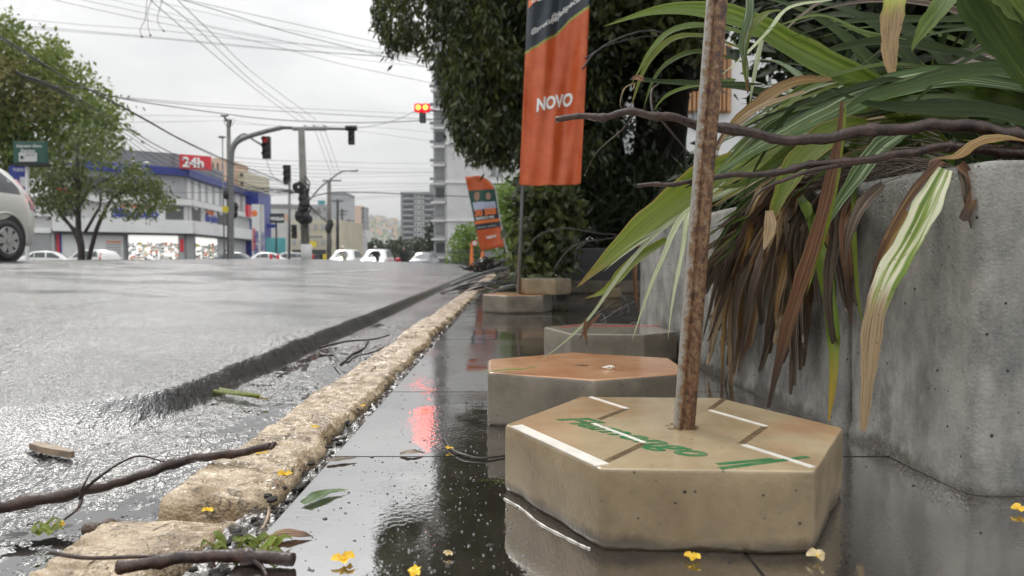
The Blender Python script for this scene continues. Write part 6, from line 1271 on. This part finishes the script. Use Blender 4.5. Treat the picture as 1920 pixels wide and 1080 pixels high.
for i, (a, b_, c, d) in enumerate([((276, -5), (340, 50), (480, 168), (562, 228)), ((294, -5), (360, 45), (480, 158), (576, 226)), ((328, -5), (395, 60), (480, 141), (592, 224))]):
    cable([(*a, 16), (*b_, 18), (*c, 25), (*d, 32)], .009, 'thin overhead cable running away diagonally to the mast arm'); cable([(586 + 9 * i, 232, 33), (604 + 9 * i, 280, 40), (622 + 8 * i, 330, 56)], .010, 'thin overhead cable running from the mast arm to the lamp pole')
for pts, lab in [([(276, -5, 20), (272, 35, 20), (263, 55, 21), (266, 69, 22)], 'left looping jumper wire hanging from above to a cable'), ([(287, -5, 20), (277, 22, 20), (278, 50, 21), (282, 66, 22)], 'middle looping jumper wire hanging from above to a cable'), ([(306, -5, 20), (296, 30, 20), (298, 46, 21), (307, 58, 22)], 'right looping jumper wire hanging from above to a cable')]:
    mb = MB(); mb.tube(smooth_path(pt(*pts), 7), .008, 5); mb.ball(W(*pts[-1]), .035, 0, 8); o = mb.build('jumper_wire', M['cable']); tag(o, lab, 'wire')
cable([(-20, 55, 14), (50, 100, 15), (125, 147, 16), (195, 182, 18), (275, 225, 20), (337, 260, 22), (430, 303, 26), (480, 321, 28), (542, 346, 30)], .020, 'thickest cable sweeping down from the upper left to the coil')
cable([(-20, 60, 14), (60, 110, 15), (130, 150, 16.5), (200, 186, 18.5), (275, 227, 20.5), (340, 263, 22.5), (430, 306, 26), (542, 349, 30)], .010, 'second cable strung close along the thickest cable')
for k, (dv, r_) in enumerate([(0, .016), (7, .010), (14, .008), (22, .008), (30, .008)]):
    cable([(30, 135 + dv * .1, 16), (102, 162 + dv * .3, 17.5), (165, 195 + dv * .6, 19), (235, 236 + dv, 21), (300, 276 + dv * 1.2, 23), (400, 322 + dv * 1.2, 27), (480, 350 + dv * .6, 29), (560, 362, 30)], r_, 'cable in the bundle crossing before the pharmacy roof')
cable([(105, 163, 20), (165, 167, 20), (225, 184, 21), (330, 201, 24), (425, 214, 28), (480, 221, 29), (560, 227, 30), (665, 230, 30), (775, 227, 29), (860, 218, 28)], .017, 'dark sagging cable crossing the whole street above the mast arm')
for pts, r_ in [([(225, 184, 20), (400, 200, 23), (600, 213, 27), (775, 222, 29), (850, 224, 30)], .010), ([(225, 182, 20), (400, 195, 23), (620, 206, 27), (780, 213, 29), (850, 214, 30)], .006), ([(240, 216, 24), (340, 217, 27), (425, 219, 33)], .006), ([(240, 229, 24), (340, 228, 27), (425, 226, 33)], .006),
               ([(670, 240, 30), (700, 236, 29), (745, 224, 28), (783, 206, 26)], .010), ([(440, 226, 34), (520, 236, 34), (690, 238, 34), (830, 250, 34)], .006), ([(440, 232, 34), (600, 240, 34), (690, 248, 34), (830, 268, 34)], .006)]: cable(pts, r_, C2)
for i in range(11):
    v0 = 296 + i * 6.5 + rnd.uniform(-2, 2); v1 = v0 + rnd.uniform(4, 16); cable([(438, v0, 36), (520, v0 + 6, 38), (620, v0 + 8 + i, 45), (720, (v0 + v1) / 2 + 6, 60), (835, v1, 80)], rnd.uniform(.006, .013), C3)
cable([(578, 378, 30), (585, 370, 31), (600, 365, 32), (636, 360, 34), (720, 362, 38), (800, 366, 42), (890, 369, 46)], .026, 'thick dark cable running right from the coil to the tall apartment block')
cable([(560, 362, 30), (520, 356, 30), (480, 360, 31), (440, 352, 33)], .016, 'drooping cable between the coil and the grey utility pole')
for i in range(6): cable([(440, 345 + i * 3, 33), (470, 352 + rnd.uniform(-6, 10), 32), (510, 355 + rnd.uniform(-5, 8), 31), (556, 358, 30)], .010, 'slack cable tangled between the grey pole and the coil')
cable([(0, 361 - 3, 24), (120, 361, 25), (300, 361, 30), (430, 361, 34)], .010, 'level cable passing in front of the pharmacy windows')
cable([(580, 385, 30), (600, 405, 40), (612, 416, 57)], .05, 'thick stay between the big pole and the lamp pole')
cable([(497, 288, 32.8), (500, 300, 32.8), (512, 330, 32), (540, 345, 31)], .012, 'slack feed wire hanging below the dim red traffic light')

# ---------------------------------------------------------------- second banner
fb = thing('feather_banner', 'tilted orange feather banner with two portraits and the number 30 505', 'banner')
FY = 14.0
Rt = [(0, 896, 329.6), (.03, 905, 332), (.08, 915, 338.5), (.13, 922, 346), (.2, 927.5, 356), (1, 945, 462)]
def fpt(s, t, o=0):
    lu, lv = 872 + 29 * t, 331 + 140 * t
    for a, b_ in zip(Rt[:-1], Rt[1:]):
        if t <= b_[0]: q = (t - a[0]) / (b_[0] - a[0]); ru, rv = a[1] + (b_[1] - a[1]) * q, a[2] + (b_[2] - a[2]) * q; break
    p = W(lu + (ru - lu) * s, lv + (rv - lv) * s, FY); p.y += .03 * math.sin(s * 5 + t * 6) - o; return p
def fregion(name, t0, t1, mat, s0=0, s1=1, o=0, n=12):
    mb = MB(); m_ = 12
    for i in range(n + 1):
        for j in range(m_ + 1): mb.v.append(tuple(fpt(s0 + (s1 - s0) * j / m_, t0 + (t1 - t0) * i / n, o)))
    mb.f = [(i * (m_ + 1) + j, (i + 1) * (m_ + 1) + j, (i + 1) * (m_ + 1) + j + 1, i * (m_ + 1) + j + 1) for i in range(n) for j in range(m_)]; mb.m = [0] * len(mb.f)
    x = mb.build(name, M[mat], fb, True); return x
c_ = fregion('banner_cloth', 0, 1, 'orange', n=24); sdm = c_.modifiers.new('thick', 'SOLIDIFY'); sdm.thickness = .003; sdm.offset = 1
fregion('print_panel', .19, .455, 'bprint_green', 0, 1, .006); fregion('print_panel', .455, .60, 'navy', 0, 1, .006, 6); fregion('print_strip', .60, .64, 'orange_ink', .04, .96, .009, 4); fregion('print_strip', .645, .72, 'navy', 0, 1, .006, 5)
def ftext(body, size, s, t, mat, bold=0, xs_=1.0): 
    a, b_ = fpt(s, t, .014), fpt(s + .3, t, .014); text(body, size, M[mat], fb, a, b_ - a, (0, 0, 1), 'print', .001, off=bold, xs_=xs_)
ftext('30 505', .165, .07, .535, 'orange_ink', .008, .95); ftext('PREFEITO E VICE', .07, .07, .588, 'white_ink', .002, .72); ftext('NOVO', .075, .35, .855, 'white_ink', .003); ftext('DEPUTADO    ESTADUAL', .035, .05, .70, 'white_ink', 0)
for s_, t_, r_, tb in [(.30, .275, .075, .455), (.72, .285, .058, .455)]:
    c0 = fpt(s_, t_, .016); MB().ball(c0, r_, 0, 16, (.85, .05, 1.25)).build('portrait_face', M['skin'], fb); MB().ball(c0 + Vector((0, .006, r_ * .6)), r_ * 1.0, 0, 16, (.88, .05, .85)).build('portrait_hair', M['hair'], fb)
    fregion('portrait_shirt', t_ + .075, tb, 'shirt', s_ - .22, s_ + .22, .012, 4)
    for e in (-1, 1): MB().ball(c0 + Vector((e * r_ * .35, -.006, r_ * .12)), r_ * .1, 0, 8, (1.4, .1, .6)).build('portrait_eye', M['hair'], fb)
mb = MB(); mb.tube(smooth_path([W(953.5, 512, FY + .03), W(952, 480, FY + .03), W(947, 460, FY + .03), W(936, 405, FY + .03), W(928.5, 357, FY + .03), W(921, 343, FY + .03), W(906, 331.5, FY + .03), W(892, 329, FY + .03)], 6), .018, 8); mb.build('pole', M['alloy'], fb, True)
MB().prism(hexa(W(953, 510, FY).x, FY, .2, 0), 0, .1).build('base', M['block_grey'], fb)

# ---------------------------------------------------------------- far buildings
def bldg(name, label, u0, u1, vt, Y, mat, depth=14, floors=0, cols=0, win='glass', vb=480, wf=.5, hf=.5, cat='building', ledge=None, inset=.1, roof=None):
    t = thing(name, label, cat); a = W(u0, 485, Y); b_ = W(u1, 485, Y); zt = .3 + (485 - vt) * Y / FPX; MB().box((a.x, Y, -1.04), (b_.x, Y + depth, zt)).build('wall', M[mat], t)
    if roof: MB().box((a.x - .2, Y - .2, zt + .003), (b_.x + .2, Y + depth, zt + roof)).build('roof_slab', M['midgrey'], t)
    if floors:
        zb = .3 + (485 - vb) * Y / FPX; fh = (zt - zb) / floors; cw = (b_.x - a.x) / cols; wm = MB().box((0, 0, 0), (cw * wf, .12, fh * hf)).mesh('window', M[win]); first = True
        for i in range(floors):
            for j in range(cols):
                w_ = link('window', wm, t); w_.location = (a.x + cw * (j + .5 - wf / 2), Y - .1, zb + fh * (i + .5 - hf / 2) + .05)
        if ledge:
            lm_ = MB().box((a.x - .1, Y - .5, 0), (b_.x + .1, Y - .003, fh * .14)).mesh('ledge', M[ledge])
            for i in range(floors + 1): l_ = link('ledge', lm_, t); l_.location = (0, 0, zb + fh * i - fh * .07)
    return t
ap = thing('apartment_tower', 'tall pale apartment block with a narrow balcony side rising behind the tree', 'building')
a = W(838, 485, 108); b_ = W(1100, 485, 108); zt = 40
MB().box((a.x, 108, -1.04), (b_.x, 128, zt)).build('wall', M['offwhite'], ap)
fh = 2.95
for i in range(14):
    z = .2 + i * fh
    if i % 2 == 0: MB().box((a.x - .1, 107.75, z), (b_.x, 107.997, z + .32)).build('ledge', M['white'], ap)
    for du in (921, 933): x = W(du, 485, 108).x; MB().box((x, 107.9, z + 1.0), (x + .75, 107.998, z + 2.1)).build('window', M['midgrey'], ap)
sx0 = P2(820, 117).x
MB().box((sx0, 112, -1.04), (a.x - .003, 126, zt - 1)).build('side_wing', M['lightgrey'], ap)
for i in range(13):
    z = .4 + i * fh; MB().box((sx0 - .35, 111.3, z - .1), (a.x - .5, 111.997, z + .22)).build('balcony_slab', M['white'], ap); MB().box((sx0 + .35, 111.8, z + .9), (a.x - .6, 111.99, z + 2.4)).build('window', M['midgrey' if i % 3 else 'glass'], ap)
    MB().box((a.x - .55, 111.2, z + .3), (a.x - .4, 111.99, z + 2.6)).build('shutter', M['white'], ap)
    MB().box((sx0 - .55, 111.6, z + .7), (sx0 - .02, 112.2, z + 1.1)).build('air_conditioner', M['midgrey'], ap)
gb = bldg('apartment_block', 'grey twelve-storey block with long balconies left of the tall tower', 752, 836, 364, 360, 'midgrey', 20, roof=1.0)
fh = 10.4 * 360 / 1300
a = W(752, 485, 360); 
for i in range(11):
    z = .3 + (485 - 478) * 360 / 1300 + i * fh
    for (ua, ub, m_, z0, z1, y_) in [(757, 776, 'darkgrey', .7, 2.1, .6), (797, 836, 'darkgrey', .7, 2.1, .6), (757, 776, 'lightgrey', 0, .65, 1.2), (797, 836, 'lightgrey', 0, .65, 1.2), (778, 785, 'white', .5, 2.2, .4), (779.6, 783.4, 'darkgrey', .8, 1.9, .7), (788, 795, 'white', .5, 2.2, .4), (789.6, 793.4, 'darkgrey', .8, 1.9, .7)]:
        x0, x1 = W(ua, 485, 360).x, W(ub, 485, 360).x; MB().box((x0, 360 - y_, z + z0), (x1, 359.99, z + z1)).build({'darkgrey': 'window', 'lightgrey': 'balcony', 'white': 'window_frame'}[m_], M[m_], gb)
a = W(806, 485, 362); b_ = W(818, 485, 362); MB().box((a.x, 362, W(0, 363, 362).z), (b_.x, 368, W(0, 346, 362).z)).build('roof_tank', M['midgrey'], gb)
bldg('apartment_tower', 'slim salmon tower in the distance left of the hill', 664, 678, 386, 420, 'pink', 12, 9, 2, 'offwhite', 460, .35, .3); 
bldg('apartment_tower', 'grey side slab joined to the salmon tower', 678.5, 684.5, 388, 421, 'midgrey', 12, 9, 1, 'darkgrey', 460, .5, .4)
bldg('apartment_block', 'white low-rise block with small windows below the salmon tower', 656, 688, 432, 300, 'offwhite', 12, 6, 5, 'midgrey', 482, .4, .4)
bldg('office_block', 'grey block with blank upper floor behind the lamp pole', 616, 650, 366, 260, 'lightgrey', 14, roof=.8)
bldg('office_block', 'wide grey building with a turquoise roof tank beyond the big pole', 545, 616, 384, 140, 'lightgrey', 20, 3, 6, 'midgrey', 440, .25, .35)
for lab, u0, u1, v0, v1 in [('turquoise water tank on the roof right of the big pole', 593, 608, 383, 375.5), ('small turquoise water tank left of the big pole', 550, 560, 388, 384)]:
    t = thing('water_tank', lab, 'tank'); p0_, p1_ = W(u0, v0, 142), W(u1, v1, 142); mb = MB(); mb.tube([((p0_.x + p1_.x) / 2, 143, p0_.z), ((p0_.x + p1_.x) / 2, 143, p1_.z)], [(p1_.x - p0_.x) * .42, (p1_.x - p0_.x) * .5], 14); mb.build('tank_body', M['teal'], t)
bldg('shop_building', 'low pale building with dark overhang right of the totem', 488, 548, 390, 100, 'offwhite', 15, roof=.5)
bldg('shop_building', 'cream shop front behind the big pole', 545, 640, 412, 95, 'cream', 14, 2, 7, 'lightgrey', 470, .5, .4)
bldg('shop_building', 'narrow white shop between thin poles', 628, 662, 440, 120, 'offwhite', 12, 2, 4, 'midgrey', 478, .4, .4)
bldg('brick_building', 'orange-brown roofed house above the pharmacy roof', 398, 425, 298, 115, 'pink', 10, 1, 3, 'darkgrey', 330, .3, .4); bldg('apartment_block', 'pale yellow block behind the grey utility pole', 425, 462, 322, 120, 'cream', 12, 5, 3, 'darkgrey', 400, .4, .4)
def flatbox(name, label, cat, u0, u1, v0, v1, Y, mat, txt=None, th=.3, tm='white_ink', ts=1, tx=1, post=None):
    t = thing(name, label, cat); a, b_ = W(u0, v1, Y), W(u1, v0, Y); MB().box((a.x, Y, a.z), (b_.x, Y + th, b_.z)).build('panel', M[mat], t)
    if txt: text(txt, ts, M[tm], t, (a.x + .1, Y - .03, a.z + (b_.z - a.z) * .3), (1, 0, 0), (0, 0, 1), extr=.01, off=.02, xs_=tx)
    if post: p_ = W(post, 500, Y + .4); q = W(post, v0, Y + .4); mb = MB(); mb.tube([p_, q], .09, 6); mb.build('post', M['black'], t)
flatbox('shop_sign', 'dark square hanging sign with white lettering right of the totem', 'sign', 506, 531, 400, 418, 72, 'navy', 'VOGLIA', .3, 'white_ink', .42, .9, 518)
flatbox('hoarding', 'turquoise hoarding behind parked cars right of the totem', 'hoarding', 499, 534, 446, 476, 75, 'teal'); flatbox('shop_sign', 'yellow panel on the cream shop right of the big pole', 'sign', 576, 592, 452, 463, 92, 'yellow')
flatbox('shop_sign', 'orange and white sign right of the dark square sign', 'sign', 532, 541, 401, 415, 78, 'pink'); flatbox('shop_sign', 'small blue sign beside the totem', 'sign', 500, 516, 420, 427, 78, 'blue', None); flatbox('shop_sign', 'dark lettering board on the cream shop', 'sign', 580, 604, 442, 446.5, 93, 'midgrey')
flatbox('kiosk', 'dark open carport bay right of the turquoise hoarding', 'shelter', 534, 570, 476, 486, 90, 'darkgrey', th=2); flatbox('shop_window', 'dark lower shop windows behind the big pole', 'window', 548, 610, 468, 486, 94.5, 'darkgrey')
for i, (u_, m_) in enumerate([(577, 'orange_ink'), (586, 'redsign'), (608, 'yellow'), (613, 'yellow'), (602, 'black'), (592, 'darkgrey'), (508, 'redsign'), (521, 'redsign')]):
    lab = ['orange bollard right of the big pole foot', 'dark red bin near the cream shop', 'left yellow post by the lamp pole', 'right yellow post by the lamp pole', 'black post before the cream shop', 'grey post before the cream shop', 'red barrel at the left behind the white car', 'red barrel at the right behind the white car'][i]
    t = thing('bollard', lab, 'bollard'); p_ = W(u_, 478, 58); mb = MB(); mb.tube([(p_.x, 58, -.9), (p_.x, 58, p_.z), (p_.x, 58, p_.z + .05)], [.12, .12, .06], 10); mb.build('shaft', M[m_], t); mb = MB(); mb.tube([(p_.x, 58, .1), (p_.x, 58, .2)], .125, 10); mb.build('band', M['white'], t)
vd = thing('viaduct', 'dark long viaduct closing the street behind the oncoming cars', 'bridge')
a, b_ = W(630, 485, 230), W(860, 485, 230); MB().box((a.x, 230, W(0, 468, 230).z), (b_.x, 238, W(0, 458, 230).z)).build('deck', M['midgrey'], vd)
for u_ in range(640, 860, 24): x = W(u_, 485, 230).x; MB().box((x, 231, -1.04), (x + 1.2, 237, W(0, 468.2, 230).z)).build('pier', M['midgrey'], vd)
MB().box((a.x, 239, -1.04), (b_.x, 239.5, W(0, 466, 239).z)).build('back_wall', M['darkgrey'], vd)
tl = leafmass('treeline', M['f_deep'], None, clumps_px([(640, 468), (690, 455), (860, 452), (860, 488), (640, 488)], 205, 225, 140, 41), 26, (2.2, 2, 1.2), 1.4, 41, .2, .7, zmin=-1); tag(tl, 'dark mass of trees around the viaduct', kind='stuff')
gt = thing('street_tree', 'dark round tree between the grey block and the tall tower', 'tree'); leafmass('crown', M['f_deep'], gt, clumps_px([(800, 430), (812, 418), (824, 420), (826, 465), (800, 465)], 150, 155, 50, 42), 40, (1, 1, .8), .7, 42, .2, .6); limb(gt, [W(812, 490, 152), W(812, 440, 152)], .4, .2)
# hill with houses
us = np.linspace(560, 1000, 90); Ys = np.linspace(900, 1700, 40); UU, YH = np.meshgrid(us, Ys); XH = (UU - 960) / FPX * YH
hp = np.interp(UU, [560, 640, 680, 705, 730, 760, 860, 1000], [452, 430, 412, 408, 414, 424, 440, 452]); q = sstep(900, 1500, YH); ZH = -2 + ((485 - hp) / FPX * YH + 4) * q + 10 * fbm(XH / 40, YH / 40, 4, 2) * q
M['hill'] = pm('wooded_hillside', (.035, .06, .03), .9, .4, .02, col2=(.10, .13, .06))
o = link('hill', grid('hill', XH, YH, ZH, M['hill'])); tag(o, 'wooded hill with houses at the end of the street', kind='structure')
mbs = {k: MB() for k in ('offwhite', 'pink', 'lightgrey', 'cream')}
for i in range(230):
    u_ = rnd.uniform(672, 800); Y_ = rnd.uniform(1080, 1500); x = (u_ - 960) / FPX * Y_; hpv = np.interp(u_, [560, 640, 680, 705, 730, 760, 860, 1000], [452, 430, 412, 408, 414, 424, 440, 452]); qz = float(sstep(900, 1500, np.array(Y_))); z = -2 + ((485 - hpv) / FPX * Y_ + 4) * qz
    w_ = rnd.uniform(4, 9); mbs[rnd.choice(list(mbs))].box((x, Y_, z - 4), (x + w_, Y_ + 6, z + rnd.uniform(3, 8)))
for k, mb in mbs.items(): o = mb.build('hillside_houses', M[k]); tag(o, 'tiny houses scattered over the far hill', kind='stuff')
# bushes and fence on the right behind the second banner
for poly, Y0, Y1, n_, mat, lab in [([(848, 470), (858, 440), (880, 428), (905, 425), (915, 495), (850, 495)], 34, 38, 70, 'f_bright', 'fresh green bush left of the feather banner foot'), ([(925, 470), (930, 370), (955, 340), (985, 345), (985, 500), (930, 500)], 19, 22, 90, 'f_bright', 'yellow-green palm-like bush right of the feather banner'), ([(965, 480), (975, 400), (1010, 420), (1010, 520), (960, 520)], 9, 11, 50, 'f_mid', 'grey-green shrub beside the thin banner pole')]:
    bsh = thing('bush', lab, 'bush'); Ym = (Y0 + Y1) / 2; k_ = Ym / 30; leafmass('foliage', M[mat], bsh, clumps_px(poly, Y0, Y1, n_, int(Y0)), 40, (.35 * k_, .6 * k_, .3 * k_), .22 * k_, int(Y0) + 3, .3, .45, zmin=-.6); limb(bsh, [W(poly[0][0] + 20, 500, Ym), W(poly[0][0] + 22, 440, Ym)], .05, .03)
fn = thing('fence', 'dark railing fence before the fresh green bush', 'fence')
for i in range(22): p_ = W(840 + i * 3.4, 470, 30); MB().box((p_.x, 30, -.75), (p_.x + .02, 30.02, p_.z + .1)).build('bar', M['darkgrey'], fn)
for z in (.1, .55): p_, q_ = W(840, 470, 30), W(915, 470, 30); MB().box((p_.x, 29.97, z), (q_.x, 29.995, z + .04)).build('rail', M['darkgrey'], fn)
gw = thing('garden_wall', 'low grey garden wall behind the feather banner foot', 'wall'); p_, q_ = W(905, 480, 24), W(1010, 480, 24); MB().box((p_.x, 24, -.6), (q_.x, 24.2, .55)).build('wall_face', M['midgrey'], gw)
rs = thing('road_sign', 'round red and white speed sign on a red post left of the feather banner foot', 'sign'); p_ = W(890, 456, 26); MB().cyl(p_, (0, -1, 0), .11, .012, 24).build('sign_rim', M['redsign'], rs); MB().cyl(p_ + Vector((0, -.013, 0)), (0, -1, 0), .08, .006, 24).build('sign_face', M['white_ink'], rs)
text('30', .10, M['black'], rs, p_ + Vector((-.055, -.025, -.035)), (1, 0, 0), (0, 0, 1), extr=.001); mb = MB(); mb.tube([W(884.5, 500, 26.1), W(884.5, 455, 26.1)], [.08, .04], 8); mb.build('post', M['orange_ink'], rs)
cn = thing('traffic_cone', 'small orange cone standing near the feather banner foot', 'cone'); p_ = W(905, 492, 22); mb = MB(); mb.tube([(p_.x, 22, -.1), (p_.x, 22, .55)], [.16, .03], 12); mb.build('cone_body', M['orange_ink'], cn); mb = MB(); mb.tube([(p_.x, 22, .2), (p_.x, 22, .32)], [.112, .08], 12); mb.build('cone_band', M['white'], cn); MB().box((p_.x - .2, 21.8, -.13), (p_.x + .2, 22.2, -.1)).build('cone_foot', M['orange_ink'], cn)

# ---------------------------------------------------------------- damp air
hz = MB().box((-1300, -40, -2.05), (1300, 1750, 130)).build('haze', base_mat('damp_air')[0]); tag(hz, 'thin damp air that fades the far hill and blocks', kind='stuff')
m = hz.data.materials[0]; t = m.node_tree; t.nodes.remove(t.nodes['Principled BSDF']); pv = N(t, 'ShaderNodeVolumePrincipled'); pv.inputs['Color'].default_value = (.95, .96, .97, 1); pv.inputs['Density'].default_value = .0002; pv.inputs['Anisotropy'].default_value = .2
t.links.new(pv.outputs[0], t.nodes['Material Output'].inputs['Volume'])
